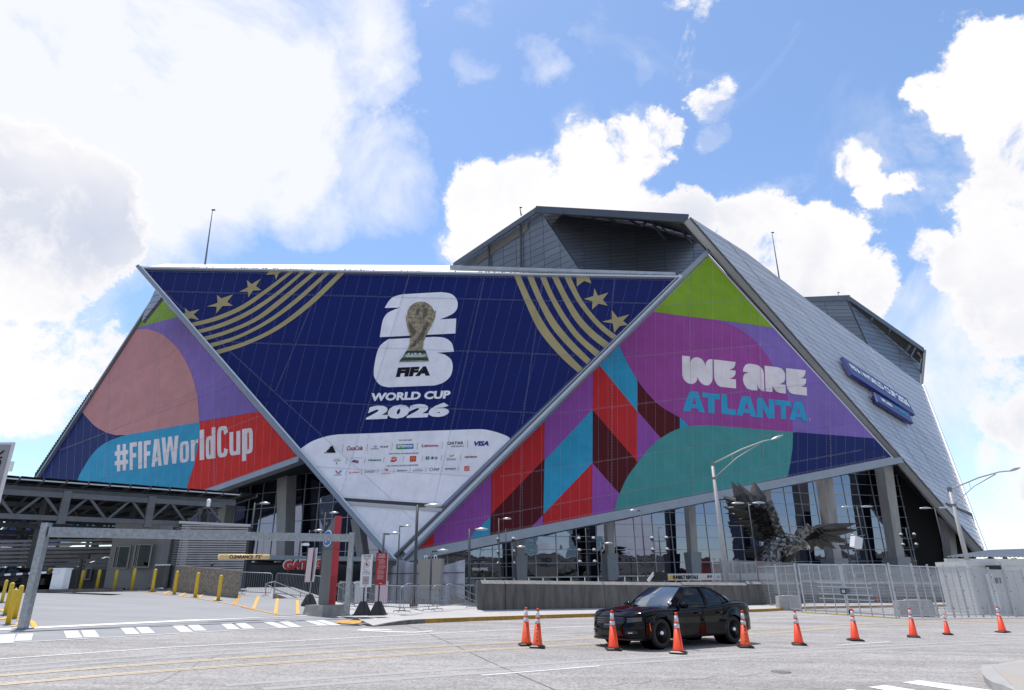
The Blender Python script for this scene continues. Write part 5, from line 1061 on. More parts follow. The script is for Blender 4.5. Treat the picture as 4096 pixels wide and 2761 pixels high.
lamp(1536, 2132, 5.0, 'dark lamp post rising behind the maroon board, in front of the V tip', r=.09); lamp(1599, 2103, 7.0, 'slim dark lamp post just right of the V tip')
lamp(1669, 2020, 0, 'tallest thick dark lamp post standing on the sidewalk behind the barricades', base_px=(1655, 2432), r=.085, hl=.9); lamp(1726, 2201, 3.7, 'low dark lamp post in front of the beige planter box')
lamp(1878, 2116, 5.0, 'dark lamp post left of the concrete wall end', r=.09, hl=.85); lamp(1995, 2074, 7.0, 'dark lamp post beside the globe camera mast left of the first column')
lamp(2050, 2186, 4.6, 'low dark lamp post in front of the first column box'); lamp(2403, 2172, 5.0, 'low dark lamp post in front of the second column box')
lamp(2563, 2040, 8.0, 'dark lamp post with its head pointing left, above the rental boom lift', side=-1)
lamp(2993, 2011, 8.5, 'dark double-headed lamp post in front of the eagle wing', heads=2, hl=1.1, sc=1.1); lamp(3427, 2026, 8.5, 'dark double-headed lamp post right of the eagle', heads=2, hl=1.1, sc=1.1)
lamp(3738, 2031, 8.5, 'dark double-headed lamp post under the silver wall', heads=2, hl=1.1, sc=1.1)
# globe camera masts
for xt, yt, zt, ys, lab in ((2023, 2116, 8.2, (2158, 2208, 2255), 'thin mast with three rows of white globe cameras near the first column'), (2342, 2114, 8.2, (2156, 2203, 2249), 'thin mast with six white globe cameras between the first two columns'), (2632, 2112, 8.2, (2154, 2200), 'thin mast with four white globe cameras above the boom lift'),
                            (3375, 2112, 8.2, (2145, 2165, 2180), 'thin dark floodlight mast reflected dark glass right of the eagle wing'), (3623, 2115, 8.2, (2140, 2180), 'thin dark mast of floodlights before the dark glass at right')):
    t = at_z(xt, yt, zt); b = V3((t.x, t.y, PLZ)); th = thing('camera_mast', lab, 'mast', b, 'masts carrying globe cameras'); MB(steel_d).use(0, True).tube([b, t], [.12, .07], 8).build('pole', th); MB(steel_d).box(t + V3((.2, 0, 0)), (.5, .1, .08)).build('finial', th)
    for y in ys:
        z = (t + (at(xt, y, t.y) - at(xt, yt, t.y))).z; c = MB(steel_d).box((t.x, t.y - .1, z - .35), (2.2, .08, .08)).build('crossarm', th)
        for s_ in (-1, 1):
            q = V3((t.x + s_ * .95, t.y - .1, z)); MB(mat('globe_grey', (.50, .51, .53), .4), black).use(0, True).lathe([(0, .28), (.16, .24), (.24, .1), (.25, 0)], 12, q).use(1, True).lathe([(.25, 0), (.2, -.16), (.08, -.25), (0, -.26)], 12, q).tube([q - V3((0, 0, .25)), q - V3((0, 0, .36))], .05, 6).build('globe', c)
# tall pale cobra lamps
pole_p = mat('pale_pole_paint', (.42, .40, .38), .5, .1, .08, 3)
for (xt, yt, H_, xe, ye, lab) in ((2848, 1848, 11.5, 3090, 1757, 'tall pale street lamp with a long arm reaching right in front of the teal print'), (3796, 1950, 11.0, 4035, 1884, 'tall pale street lamp at right with its arm over the sky')):
    D = 46 if xt < 3000 else 44; t = at(xt, yt, D); b = V3((t.x, t.y, -.5)); th = thing('street_lamp', lab, 'street lamp', b, 'tall pale street lamps')
    MB(pole_p).use(0, True).tube([b, t], [.17, .10], 14).build('pole', th)
    e = at(xe, ye, D); m1 = t.lerp(e, .85) + V3((0, 0, -.05)); a1 = MB(pole_p, galv).use(0, True).tube([t - V3((0, 0, .15)), t.lerp(e, .5) + V3((0, 0, .1)), m1 + V3((0, 0, .15)), e], [.055, .05, .045, .04], 8); a1.tube([t - V3((0, 0, 1.15)), t.lerp(e, .4) - V3((0, 0, .35)), t.lerp(e, .78) + V3((0, 0, .02))], .032, 8); q = t.lerp(e, .33); a1.tube([q + V3((0, 0, .05)), q - V3((0, 0, .52))], .015, 6); a1.build('arm', th)
    MB(galv_d).lathe([(.14, 0), (.14, .3)], 10, t - V3((0, 0, .3))).lathe([(.2, 0), (.2, .15)], 10, t - V3((0, 0, 1.25))).build('clamps', th)
    rows = []; dr = (e - t).normalized()
    for i in range(9):
        u = i / 8; w = math.sin(math.pi * max(.05, min(.95, u))) ** .6; rows.append([e + dr * (u * .95 - .1) + V3((0, math.cos(6.283 * k / 10) * .17 * w, math.sin(6.283 * k / 10) * .10 * w)) for k in range(10)])
    MB(mat('lamp_head_alu', (0, 0, 0))).use(0, True).grid(rows, True).build('lamp_head', th, fix=True)
sp = at(3425, 2170, 66); th = thing('speaker_box', 'white angled speaker box mounted on the double lamp post right of the eagle', 'speaker', sp); MB(white_p).box(sp, (.8, .8, 1.05), (.95, .1, -.28), None, (.28, 0, .95)).build('cabinet', th); MB(galv_d).beam(sp + V3((0, 0, .5)), sp + V3((1.0, 0, .7)), .08).build('bracket', th)
# beige box planter, building column feet
bx = at(1725, 2270, 84); th = thing('column_box', 'beige tapered boxed column with two small cameras on top, left of the glass', 'column', (bx.x, bx.y, PLZ))
MB(mat('beige_panel', (.30, .285, .255), .5, 0, .06, 1)).frustum((bx.x, bx.y, 1.1), (2.3, 2.2), (bx.x, bx.y, 4.6), (3.0, 2.6)).build('cladding', th); MB(conc_c).box((bx.x, bx.y, 0), (2.0, 2, 2.4)).build('shaft', th)
for s_ in (-.7, .5): MB(white_p).tube([(bx.x + s_, bx.y - 1.3, 4.6), (bx.x + s_, bx.y - 1.3, 4.9), (bx.x + s_ + .3, bx.y - 1.3, 4.95), (bx.x + s_ + .3, bx.y - 1.3, 4.6)], .05, 6).build('camera_bracket', th)
tent_w = mat('white_drape', (.42, .42, .48), .7, 0, .15, .8, .5, 1.5); q = at(1665, 2330, 88); th = thing('draped_tent', 'white fabric drapes hung in front of the glass right of the V tip', 'tent', (q.x, q.y, PLZ))
rows = []
for j in range(2): rows.append([V3((q.x - 6 + i * .35, q.y + .35 * math.sin(i * 1.3) * (1 if j else 1.6), PLZ if j == 0 else 4.3 + .5 * math.sin(i * .2))) for i in range(36)])
MB(tent_w).use(0, True).grid(rows).build('drape', th); MB(steel_d).box((q.x, q.y - .4, 3.0), (12.5, .1, .1)).box((q.x, q.y - .4, 1.6), (12.5, .08, .08)).build('rail', th)
# ================================================================ crowd barriers
def barrier(a, b, h=1.08, lab='', grp='steel crowd barricades', kind='crowd_barrier', feet=True, n=None):
    L_ = (b - a).length; ux = (b - a).normalized(); th = thing(kind, lab, 'barrier', a, grp); up_ = V3((0, 0, 1)); m_ = galv; r = .021
    cs = [a + up_ * .18, a + up_ * (h - .15), a + up_ * (h - .04) + ux * .04, a + up_ * h + ux * .15, b + up_ * h - ux * .15, b + up_ * (h - .04) - ux * .04, b + up_ * (h - .15), b + up_ * .18, a + up_ * .18]
    MB(m_).use(0, True).tube(cs, r, 6, False).build('frame', th)
    n = n or max(4, int(L_ / .13))
    for i in range(1, n):
        p = a + ux * (L_ * i / n); MB(m_).tube([p + up_ * .18, p + up_ * h], .0085, 4, False).build('bar', th)
    if feet:
        for p in (a + ux * .3, b - ux * .3):
            nrm_ = V3((-ux.y, ux.x, 0)); MB(m_).tube([p - nrm_ * .32, p - nrm_ * .28 + up_ * .06, p + nrm_ * .28 + up_ * .06, p + nrm_ * .32], .02, 6).tube([p + up_ * .05, p + up_ * .2], .02, 6).build('foot', th)
    return th
Z2 = lambda x, y: (900 + x * .4464, 1900 + y * .4464)
def bar_px(ax, ay, bx_, by, ytop, lab, o=.13, **k):
    a, b = (gnd(*Z2(ax, ay), o), gnd(*Z2(bx_, by), o)) if o > .05 else (gd(*Z2(ax, ay)), gd(*Z2(bx_, by))); h = hgt(a, *Z2(ax, ytop)); return barrier(a, b, h, lab, **k)
bar_px(105, 1075, 405, 1090, 870, 'galvanised barricade right of the rough stone wall', .02)
bar_px(440, 1090, 850, 1135, 880, 'galvanised railing sloping down behind the leaning sign board', .02, feet=False)
bar_px(1005, 1175, 1150, 1200, 955, 'short railing between the pylon and the right post of the frame', .1, feet=False)
bar_px(1130, 1185, 1600, 1232, 975, 'barricade behind the two black sign bases'); bar_px(1565, 1235, 1860, 1215, 995, 'barricade in front of the tallest dark lamp post'); bar_px(1865, 1215, 2240, 1190, 990, 'barricade just left of the concrete wall end')
gp_ = gnd(*Z2(2250, 1195), .13); barrier(gp_, gnd(1925, 2438, .13), 1.25, 'narrow meshed gate panel against the concrete wall end', n=9, feet=False)
# stairs railings and cheek walls dropping behind the barricades
cheek = mat('stair_concrete', (.24, .235, .22), .9, 0, .25, 2)
for i, (x0, x1, lab) in enumerate(((1090, 1290, 'sloping stair wall with handrail behind the left railing'), (1370, 1560, 'sloping stair wall with handrail behind the black sign bases'), (1640, 1790, 'sloping stair wall with handrail behind the tallest lamp post'), (1800, 1905, 'sloping stair wall with handrail left of the concrete wall'))):
    a = gnd(x0, 2408, .1); b = V3((a.x + 4.0, a.y + 5.5, PLZ)); th = thing('stair_rail', lab, 'railing', a, 'stair walls going down to the plaza')
    MB(cheek).prism([a + V3((0, 0, -.9)), b + V3((0, 0, -.3)), b + V3((0, 0, .45)), a + V3((0, 0, .40))], (.18, -.12, 0)).build('cheek_wall', th)
    for k in range(2): MB(galv).use(0, True).tube([a + V3((-.3, -.3, .35 + k * .4)), a + V3((-.35, -.3, .9 - k * .02)), a + V3((0, 0, 1.0 - k * .35)), b + V3((0, 0, .95 - k * .35)), b + V3((.4, .4, .95 - k * .35))], .025, 6).build('handrail', th)
    for k in range(5): p = a.lerp(b, k / 4); MB(galv).tube([p + V3((0, 0, .2)), p + V3((0, 0, 1.0))], .02, 5).build('post', th)
fl_ = gnd(1650, 2410, .1)
bg_ = thing('back_fence', 'long grey mesh fence on the lower plaza behind the stair railings', 'fence', at_z(1600, 2380, PLZ))
for i in range(14):
    p = V3((-22 + i * 2.4, 47, PLZ)); mb = MB(galv_d).tube([p, p + V3((0, 0, 1.9))], .03, 6).tube([p + V3((0, 0, 1.85)), p + V3((2.35, 0, 1.85))], .02, 5).tube([p + V3((0, 0, .1)), p + V3((2.35, 0, .1))], .02, 5); mb.build('frame', bg_)
    mb = MB(galv_d)
    for k in range(1, 24): mb.box(p + V3((k * .1, 0, .98)), (.012, .012, 1.75))
    mb.build('mesh_infill', bg_, kind='stuff')
galv_k = galv; galv = mat('bright_galvanised', (.50, .52, .54), .42, .35, .15, 8)
# ================================================================ mesh security fence with gate
ff = lambda x, y: (2850 + x * .5357, 2150 + y * .5357)
fence = thing('security_fence', 'tall galvanised mesh security fence along the right side of the street', 'fence', gnd(*ff(35, 492), .1))
bot = [(35, 492), (190, 505), (370, 511), (515, 535), (668, 556)]; bot2 = [(1395, 603), (1570, 601), (1690, 600), (1810, 598), (1915, 597), (2025, 597), (2150, 598), (2270, 598), (2400, 600)]
topy = {35: (18, 180), 190: (155, 175), 370: (332, 172), 515: (482, 200), 668: (628, 190), 1395: (1318, 190), 1570: (1490, 195), 1690: (1608, 200), 1810: (1723, 205), 1915: (1835, 210), 2025: (1943, 215), 2150: (2050, 222), 2270: (2185, 228), 2400: (2295, 235)}
def fp(p): g_ = gnd(*ff(*p), .03); return g_
def mesh_panel(a, b, h, parent, zz=.12):
    L_ = (b - a).length; ux = (b - a).normalized(); n = V3((ux.y, -ux.x, 0)); pa = MB(galv).box((a + b) / 2 + V3((0, 0, h)), (L_, .04, .05), ux, None, V3((0, 0, 1))).box((a + b) / 2 + V3((0, 0, zz)), (L_, .04, .05), ux, None, V3((0, 0, 1))).box(a.lerp(b, .5) + V3((0, 0, h / 2)), (.035, .03, h), ux, None, V3((0, 0, 1))).build('panel_frame', parent)
    mb = MB(galv); k = 0; x = .05
    while x < L_:
        q = a + ux * x; mb.add([q + V3((0, 0, zz)), q + ux * .009 + V3((0, 0, zz)), q + ux * .009 + V3((0, 0, h)), q + V3((0, 0, h))], [(0, 1, 2, 3)]); x += .05
    z = zz
    while z < h:
        q = a + V3((0, 0, z)) - n * .004; mb.add([q, q + ux * L_, q + ux * L_ + V3((0, 0, .011)), q + V3((0, 0, .011))], [(0, 1, 2, 3)]); z += .05 if z > h * .55 else .15
    mb.build('wire_mesh', pa, kind='stuff')
for run in (bot, bot2):
    P_ = [fp(p) for p in run]; H2 = [hgt(q, *ff(*topy[p[0]])) for q, p in zip(P_, run)]
    for q, h in zip(P_, H2):
        MB(galv).box(q + V3((0, 0, h / 2)), (.075, .075, h)).build('post', fence); 
        for zz in (.45, 1.3, 2.0): MB(galv_d).box(q + V3((.04, -.045, zz)), (.04, .03, .06)).build('clamp', fence)
    for i in range(len(P_) - 1): mesh_panel(P_[i] + (P_[i + 1] - P_[i]) * .03, P_[i + 1] - (P_[i + 1] - P_[i]) * .03, min(H2[i], H2[i + 1]) - .12, fence)
gt = thing('fence_gate', 'double-leaf mesh vehicle gate with a small wheel in the security fence', 'gate', fp((690, 558)))
ga, gb, gc_ = fp((690, 558)), fp((1020, 578)), fp((1380, 601))
for a, b in ((ga, gb), (gb, gc_)):
    h = hgt(a, *ff(648, 203)) if a is ga else hgt(gb, *ff(975, 203)); u_v = (b - a); a = a + u_v * .02; b = b - u_v * .02; lf = MB(galv).box((a + b) / 2 + V3((0, 0, .12)), ((b - a).length, .06, .07), (b - a).normalized(), None, V3((0, 0, 1))).box((a + b) / 2 + V3((0, 0, h)), ((b - a).length, .06, .07), (b - a).normalized(), None, V3((0, 0, 1)))
    for t in (0, .25, .5, .75, 1): lf.box(a.lerp(b, t) + V3((0, 0, h / 2)), (.06 if t in (0, 1) else .035, .05, h), (b - a).normalized(), None, V3((0, 0, 1)))
    l0 = lf.build('leaf', gt); mb = MB(galv); ux = (b - a).normalized(); L_ = (b - a).length; x = .05
    while x < L_: q = a + ux * x; mb.add([q + V3((0, 0, .15)), q + ux * .009 + V3((0, 0, .15)), q + ux * .009 + V3((0, 0, h)), q + V3((0, 0, h))], [(0, 1, 2, 3)]); x += .055
    z = .2
    while z < h: q = a + V3((0, 0, z)); mb.add([q, q + ux * L_, q + ux * L_ + V3((0, 0, .011)), q + V3((0, 0, .011))], [(0, 1, 2, 3)]); z += .05 if z > h * .6 else .15
    mb.build('wire_mesh', l0, kind='stuff')
    for z in (.75, 1.0, 1.35, 1.55) : MB(galv).box((a + b) / 2 + (gb - (a + b) / 2) * .4 + V3((0, 0, z)), (L_ * .62, .05, .05), ux, None, V3((0, 0, 1))).build('brace_rail', gt)
MB(steel_d).box(gb + V3((0, -.05, 1.15)), (.5, .06, .28)).build('latch_plate', gt); MB(galv).box(gb + V3((-.12, -.09, 1.15)), (.16, .03, .16)).build('latch', gt)
MB(rubber).lathe([(.05, -.04), (.13, -.04), (.14, 0), (.13, .04), (.05, .04)], 14, gb + V3((.1, -.1, .14)), (0, 1, 0)).build('wheel', gt)
MB(mat('yellow_threshold', (.75, .58, .10), .6, 0, .1, 3)).beam(ga + V3((0, 0, -.01)), gc_ + V3((0, 0, -.01)), .22, .04).build('threshold', gt)
for (x, y, w, lab) in ((600, 545, 1.3, 'pale concrete block at the foot of the fence left of the gate'), (1560, 592, 1.9, 'pale concrete block behind the fence right of the gate')):
    p = fp((x, y)) + V3((0, .5, 0)); th = thing('concrete_block', lab, 'block', p, 'concrete ballast blocks by the fence'); MB(conc).frustum(p - V3((0, 0, .02)), (w, .6), p + V3((0, 0, .78)), (w * .94, .5)).build('block', th); MB(conc).frustum(p + V3((0, 0, .78)), (w * .5, .2), p + V3((0, 0, .82)), (w * .4, .15)).build('lifting_recess', th)
galv = galv_k
# second, farther fence line behind the wall
galv_d2 = mat('fine_mesh_grey', (.30, .31, .32), .5, .3)
f2 = thing('rear_fence', 'fine mesh fence standing behind the long concrete wall at right', 'fence', at(2870, 2330, 60))
for i in range(15):
    x = 2880 + i * 72; y = 2239 + i * 3.2; a = at(x, y, 44 + i * .7); b = at(x + 72, y + 3.2, 44.7 + i * .7); 
    MB(galv_d).box((a.x, a.y, a.z - 1.2), (.06, .06, 2.6)).build('post', f2)
    mb = MB(galv_d2)
    for k in range(26):
        q = a.lerp(b, k / 26); mb.add([q, q + V3((.02, 0, 0)), q + V3((.02, 0, -2.0)), q - V3((0, 0, 2.0))], [(0, 1, 2, 3)])
    for k in range(26): q = a - V3((0, 0, .08 * k)); q2 = b - V3((0, 0, .08 * k)); mb.add([q, q2, q2 - V3((0, 0, .02)), q - V3((0, 0, .02))], [(0, 1, 2, 3)])
    mb.build('wire_mesh', f2, kind='stuff')
# white cabin and roofed shelter at the right
cabm = mat('cabin_white', (.62, .61, .58), .5, 0, .10, 1.5, stretch=(1, 1, .3))
c0 = at(3858, 2241, 40); c1 = at(4500, 2243, 41); zb = G(20, 40) - .2
cab = thing('site_cabin', 'white flat-roofed site cabin with a dark vent slot behind the fence at right', 'cabin', (c0.x, c0.y, zb))
ux = (c1 - c0); ux.z = 0; ux.normalize(); L_ = (c1 - c0).length
MB(cabm).box((c0 + c1) / 2 + V3((0, 1.3, 0)) + V3((0, 0, (zb - c0.z) / 2)), (L_, 2.5, c0.z - zb), ux, None, V3((0, 0, 1))).build('walls', cab)
MB(cabm).box((c0 + c1) / 2 + V3((0, 1.3, -.12)), (L_ + .08, 2.62, .28), ux, None, V3((0, 0, 1))).build('roof_rail', cab)
for u in (.004, .215, .5, .75): MB(cabm).box(c0 + ux * L_ * u + V3((.08, -.02, (zb - c0.z) / 2)), (.2, .12, c0.z - zb), ux, None, V3((0, 0, 1))).build('corner_post', cab)
v0 = at(3954, 2262, 39.6); v1 = at(4014, 2282, 39.6); MB(black).box((v0 + v1) / 2 + V3((0, .2, 0)), (abs(v1.x - v0.x), .2, abs(v0.z - v1.z)), ux, None, V3((0, 0, 1))).build('vent_slot', cab)
v0 = at(3955, 2296, 39.6); v1 = at(4018, 2440, 39.6); dr_ = MB(white_p).box((v0 + v1) / 2 + V3((0, .25, 0)), (abs(v1.x - v0.x), .1, abs(v0.z - v1.z)), ux, None, V3((0, 0, 1))).build('door', cab); v2 = at(4000, 2322, 39.5); MB(black).box(v2 + V3((0, .15, 0)), (.3, .08, .32)).build('door_window', cab)
rf = thing('shelter_roof', 'low corrugated shelter roof behind the white cabin at the right edge', 'roof', at(3790, 2240, 62))
ra = [at(3778, 2230, 58), at(3956, 2203, 75), at(4110, 2194, 75), at(4300, 2190, 75), at(4300, 2232, 58), at(4072, 2228, 57)]
rows = []
n_ = 60
for j, (l, r) in enumerate(((ra[0], ra[4]), (ra[1], ra[3]))):
    rows.append([l.lerp(r, i / n_) + V3((0, 0, .10 * (i % 2))) for i in range(n_ + 1)])
MB(mat('corrugated_grey', (.14, .145, .16), .5, .4, .2, .6)).grid(rows).build('roof_sheet', rf); MB(cabm).beam(ra[0] - V3((0, 0, .25)), ra[4] - V3((0, 0, .25)), .3, .3).build('gutter', rf)
for k in range(7): q = ra[0].lerp(ra[4], (k + .3) / 7); MB(galv).use(0, True).tube([q - V3((0, 0, .3)), q + V3((.5, 0, -.45)), q + V3((1.0, 0, -.9)), q + V3((1.1, 0, -3))], .09, 6).build('bracket', rf)
# ================================================================ boom lift behind the wall
bm0 = at(2660, 2298, 52); bml = thing('boom_lift', 'white boom of a rental lift lying above the concrete wall, lettered SUNBELT RENTALS', 'boom lift', (bm0.x, bm0.y, PLZ))
a = at(2657, 2294, 52); b = at(2745, 2291, 52); e = at(3080, 2297, 52); hh = .62
a, e = at(2660, 2309, 52), at(3090, 2306, 53); h_ = (at(2660, 2296, 52) - at(2660, 2323, 52)).length * 1.0
MB(mat('boom_white', (.62, .61, .58), .45, 0, .05, 1)).beam(a, e, .45, h_).build('boom', bml)
mb = MB(inkk, mat('sun_yellow', (.75, .42, .02), .5)); dx = (e - a).normalized(); text3(mb, 'SUNBELT RENTALS', at(2742, 2309, 51.7), dx, (0, 0, 1), w=1.98, h=.27, bold=.07); text3(mb, 'JLG', at(2838, 2307, 51.7), dx, (0, 0, 1), w=.42, h=.22, bold=.08, shear=.2); text3(mb, 'ULTRA BOOM', at(2905, 2307, 51.8), dx, (0, 0, 1), w=1.5, h=.2, bold=.02, shear=.2)
c_ = at(2686, 2309, 51.7); mb.use(1).lathe([(.13, 0), (.13, .02), (0, .02)], 14, c_, (0, -1, 0))
for k in range(8): an = k * math.pi / 4; mb.beam(c_ + V3((math.cos(an) * .12, -.01, math.sin(an) * .12)), c_ + V3((math.cos(an) * .2, -.01, math.sin(an) * .2)), .02, .04, up=(0, 1, 0))
mb.build('lettering', bml)
MB(black).box(at(2640, 2306, 52), (1.0, .8, .6)).beam(at(2600, 2322, 52), at(2625, 2293, 52), .3, .2).build('knuckle', bml); MB(white_p).beam(at(2592, 2325, 51.8), at(2617, 2292, 51.8), .12, .2).build('arm', bml)
MB(steel_d).box((bm0.x + 3, bm0.y + .4, PLZ + .9), (3.6, 1.9, 1.0)).box((bm0.x + 5, bm0.y + .4, .6), (2.2, 1.2, 1.5)).build('chassis', bml)
for s_ in (-1.3, 1.3): MB(rubber).lathe([(0, -.15), (.42, -.15), (.42, .15), (0, .15)], 18, (bm0.x + 3 + s_, bm0.y - .6, PLZ + .42), (0, 1, 0)).build('wheel', bml)
tq = at(2900, 2318, 54); tp3 = thing('green_tarpaulin', 'bright green tarpaulin heap behind the fence above the wall', 'tarpaulin', (tq.x, tq.y, PLZ))
hts = [0, .25, .38, .42, .55, .62, .5, .45, .25, 0]; rows = [[V3((tq.x - 1.3 + i * .42, tq.y + d, PLZ + (1.4 if j in (0, 4) else 1.75 + hts[i] * (1 if j == 2 else .6)))) for i in range(10)] for j, d in enumerate((-.9, -.5, 0, .5, .9))]
MB(mat('tarp_green', (.01, .36, .16), .5, 0, .1, 4)).use(0, True).grid(rows).build('sheet', tp3, fix=True); MB(steel_d).box((tq.x + .6, tq.y, PLZ + .8), (3, 1.4, 1.5)).build('load', tp3)
gb_ = at(2022, 2312, 100); th = thing('green_bin', 'green bin standing left of the first column', 'bin', (gb_.x, gb_.y, PLZ)); MB(mat('bin_green', (.01, .12, .06), .5)).frustum((gb_.x, gb_.y, PLZ), (1.6, 1), (gb_.x, gb_.y, 1.0), (2.2, 1.4)).build('body', th); MB(mat('bin_green', (0, 0, 0))).box((gb_.x, gb_.y, 1.05), (2.3, 1.5, .12)).build('lid', th)
# ================================================================ parking structure at left
booth = mat('booth_grey_block', (.29, .285, .27), .75, 0, .06, 1.2); win_d = bpy.data.materials.new('tinted_glass'); win_d.use_nodes = True; glassmat(win_d, (.02, .024, .03), .03, .004, 2)
DB = 41.5
bo = thing('ticket_booth', 'grey block booth with two dark windows behind the yellow bollards', 'building', at(505, 2352, DB))
q = [at(413, 2352, DB), at(598, 2352, DB + .6), at(630, 2090, DB + .6), at(452, 2090, DB)]
q[3].x = q[0].x; q[2].x = q[1].x
mb = MB(booth).prism(q, (0, 3.5, 0)); mb.build('walls', bo)
uxb = (q[1] - q[0]).normalized()
side = [q[1], at(617, 2345, DB + 2), at(655, 2090, DB + 2), q[2]]
MB(mat('pale_block_return', (.33, .33, .34), .75)).prism([q[1] + V3((.0, .01, 0)), q[1] + V3((.45, .01, 0)), V3((q[1].x + .45, q[1].y + .01, q[2].z)), V3((q[1].x, q[1].y + .01, q[2].z))], (0, 3, 0)).build('side_wall', bo)
for (x0, x1, y0, y1) in ((444, 516, 2274, 2187), (525, 602, 2270, 2179)):
    a, b = at(x0 + 3, y0, DB - .1), at(x1 - 6, y0 - 2, DB + .3); t = at(x0 + 10, y1, DB - .1)
    hgt_ = t.z - a.z; c = (a + b) / 2 + V3((0, -.02, hgt_ / 2)); wdt = (b - a).length
    fr_ = MB(mat('window_frame_alu', (.30, .29, .27), .5, .4)); 
    for s_ in (-1, 1): fr_.box(c + uxb * s_ * wdt / 2, (.07, .12, hgt_ + .07), uxb, None, V3((0, 0, 1))).box(c + V3((0, 0, s_ * hgt_ / 2)), (wdt, .12, .07), uxb, None, V3((0, 0, 1)))
    fr_.box(c - uxb * (wdt / 2 - .22), (.04, .1, hgt_), uxb, None, V3((0, 0, 1))).box(c - uxb * (wdt / 2 - .13), (.03, .1, hgt_), uxb, None, V3((0, 0, 1)))
    f_ = fr_.build('window', bo); MB(win_d).box(c, (wdt, .05, hgt_), uxb, None, V3((0, 0, 1))).build('pane', f_)
def louvre(name, lab, a, b, z0, z1, pitch, posts, m, parent=None, depth=.06, cat='screen'):
    th = parent or thing(name, lab, cat, a); ux = (b - a); ux.z = 0; L_ = ux.length; ux.normalize(); n = V3((ux.y, -ux.x, 0)); z = z0
    while z < z1:
        c = (a + b) / 2; c.z = z; MB(m).box(c, (L_, depth, pitch * .62), ux, None, (V3((0, 0, 1)) + n * .25).normalized()).build('slat', th); z += pitch
    for k in range(posts):
        p = a.lerp(b, k / (posts - 1)); MB(steel_d).box((p.x, p.y + .12, (z0 + z1) / 2), (.16, .16, z1 - z0)).build('post', th)
    return th
lv = mat('galvanised_louvre', (.40, .40, .42), .45, .25, .15, 1.5)
DV = 40.0; a, b = at(692, 2330, DV), at(965, 2345, DV + 1.5); z0 = a.z; z1 = at(700, 2098, DV).z
scr = louvre('louvred_enclosure', 'silver louvred plant enclosure right of the grey booth', a, b, z0 - .4, z1, .135, 4, lv, cat='enclosure')
a2 = a + V3((-1.3, 1.6, 0)); louvre('', '', a2, a + V3((0, .05, 0)), z0 - .3, z1, .135, 2, mat('dark_louvre', (.12, .12, .115), .5, .3, .1, 1), parent=scr)
MB(soffit).box((a + b) / 2 + V3((0, 1.0, (z1 - z0) / 2)), ((b - a).length * .97, .1, z1 - z0 + .3), (b - a).normalized(), None, V3((0, 0, 1))).build('backing', scr)
c1_, c2_ = at(703, 2090, DV), at(990, 2103, DV + 1.5); MB(mat('cap_flashing', (.45, .46, .48), .4, .4)).beam(c1_ + V3((0, .5, 0)), c2_ + V3((0, .5, 0)), 1.3, .14).build('cap', scr)
# weather station on the roof
ws_ = at(822, 2088, DV); th = thing('weather_mast', 'white globe camera on a spindly tripod standing on the louvred enclosure', 'camera', ws_)
for dx_, dy_ in ((-.35, 0), (.35, 0), (0, .3), (0, -.3)): MB(steel_d).tube([ws_ + V3((dx_, dy_, 0)), ws_ + V3((0, 0, .75))], .02, 5).build('leg', th)
MB(steel_d).box(ws_ + V3((0, 0, .8)), (1.0, .06, .06)).box(ws_ + V3((-.4, 0, .62)), (.25, .2, .35)).build('crossarm', th); MB(white_p).use(0, True).lathe([(0, .38), (.1, .34), (.13, .22), (.1, .1), (.12, 0), (.1, -.1), (0, -.13)], 12, ws_ + V3((.02, 0, 1.0))).build('globe', th)
# rough stone-faced wall
agg = mat('exposed_aggregate', (.10, .085, .065), .95, vs=9, col2=(.36, .32, .26), det=8, bump=.8, bs=25); ag = [at(690, 2350, 38.5), at(940, 2379, 35.3)]
za_, zb_ = at(696, 2266, 38.5).z, at(950, 2286, 35.3).z
th = thing('aggregate_wall', 'low wall of rough pebbled concrete behind three yellow bollards', 'wall', ag[0])
MB(agg).prism([ag[0] - V3((0, 0, .2)), ag[1] - V3((0, 0, .2)), V3((ag[1].x, ag[1].y, zb_)), V3((ag[0].x, ag[0].y, za_))], (.05, .3, 0)).build('wall', th); MB(bev).prism([V3((ag[0].x, ag[0].y - .03, za_)), V3((ag[1].x + .03, ag[1].y - .03, zb_)), V3((ag[1].x + .08, ag[1].y + .34, zb_)), V3((ag[0].x, ag[0].y + .34, za_))], (0, 0, .06)).build('cap', th)
pw = [at(612, 2352, 40.5), at(660, 2352, 40.3)]; th = thing('pier_wall', 'short smooth concrete pier between the booth and the rough wall', 'wall', pw[0]); zt = at(640, 2262, 40.4).z
MB(conc_m).box((pw[0] + pw[1]) / 2 + V3((0, .3, (zt - pw[0].z) / 2)), ((pw[1] - pw[0]).length, .5, zt - pw[0].z)).build('wall', th); MB(bm_s).box((pw[0] + pw[1]) / 2 + V3((0, .3, (zt - pw[0].z) + .03)), ((pw[1] - pw[0]).length + .1, .6, .07)).build('cap', th)
# dark parapet and slatted screen behind
pp = [at(170, 2350, 44), at(424, 2348, 44)]; zt = at(300, 2279, 44).z; th = thing('parapet_wall', 'dark concrete parapet below the slatted screen under the canopy', 'wall', pp[0])
MB(conc_m).prism([V3((-45, 44, .8)), V3((pp[1].x, 44, .8)), V3((pp[1].x, 44, zt)), V3((-45, 44, zt))], (0, .3, 0)).build('wall', th)
a, b = V3((-46, 46, 0)), V3((at(450, 2250, 46).x, 46, 0))
louvre('slatted_screen', 'wide screen of dark horizontal slats below the solar canopy', a, b, zt - .1, at(300, 2148, 46).z, .26, 10, mat('slat_steel', (.26, .26, .275), .45, .4, .25, .8), depth=.05)
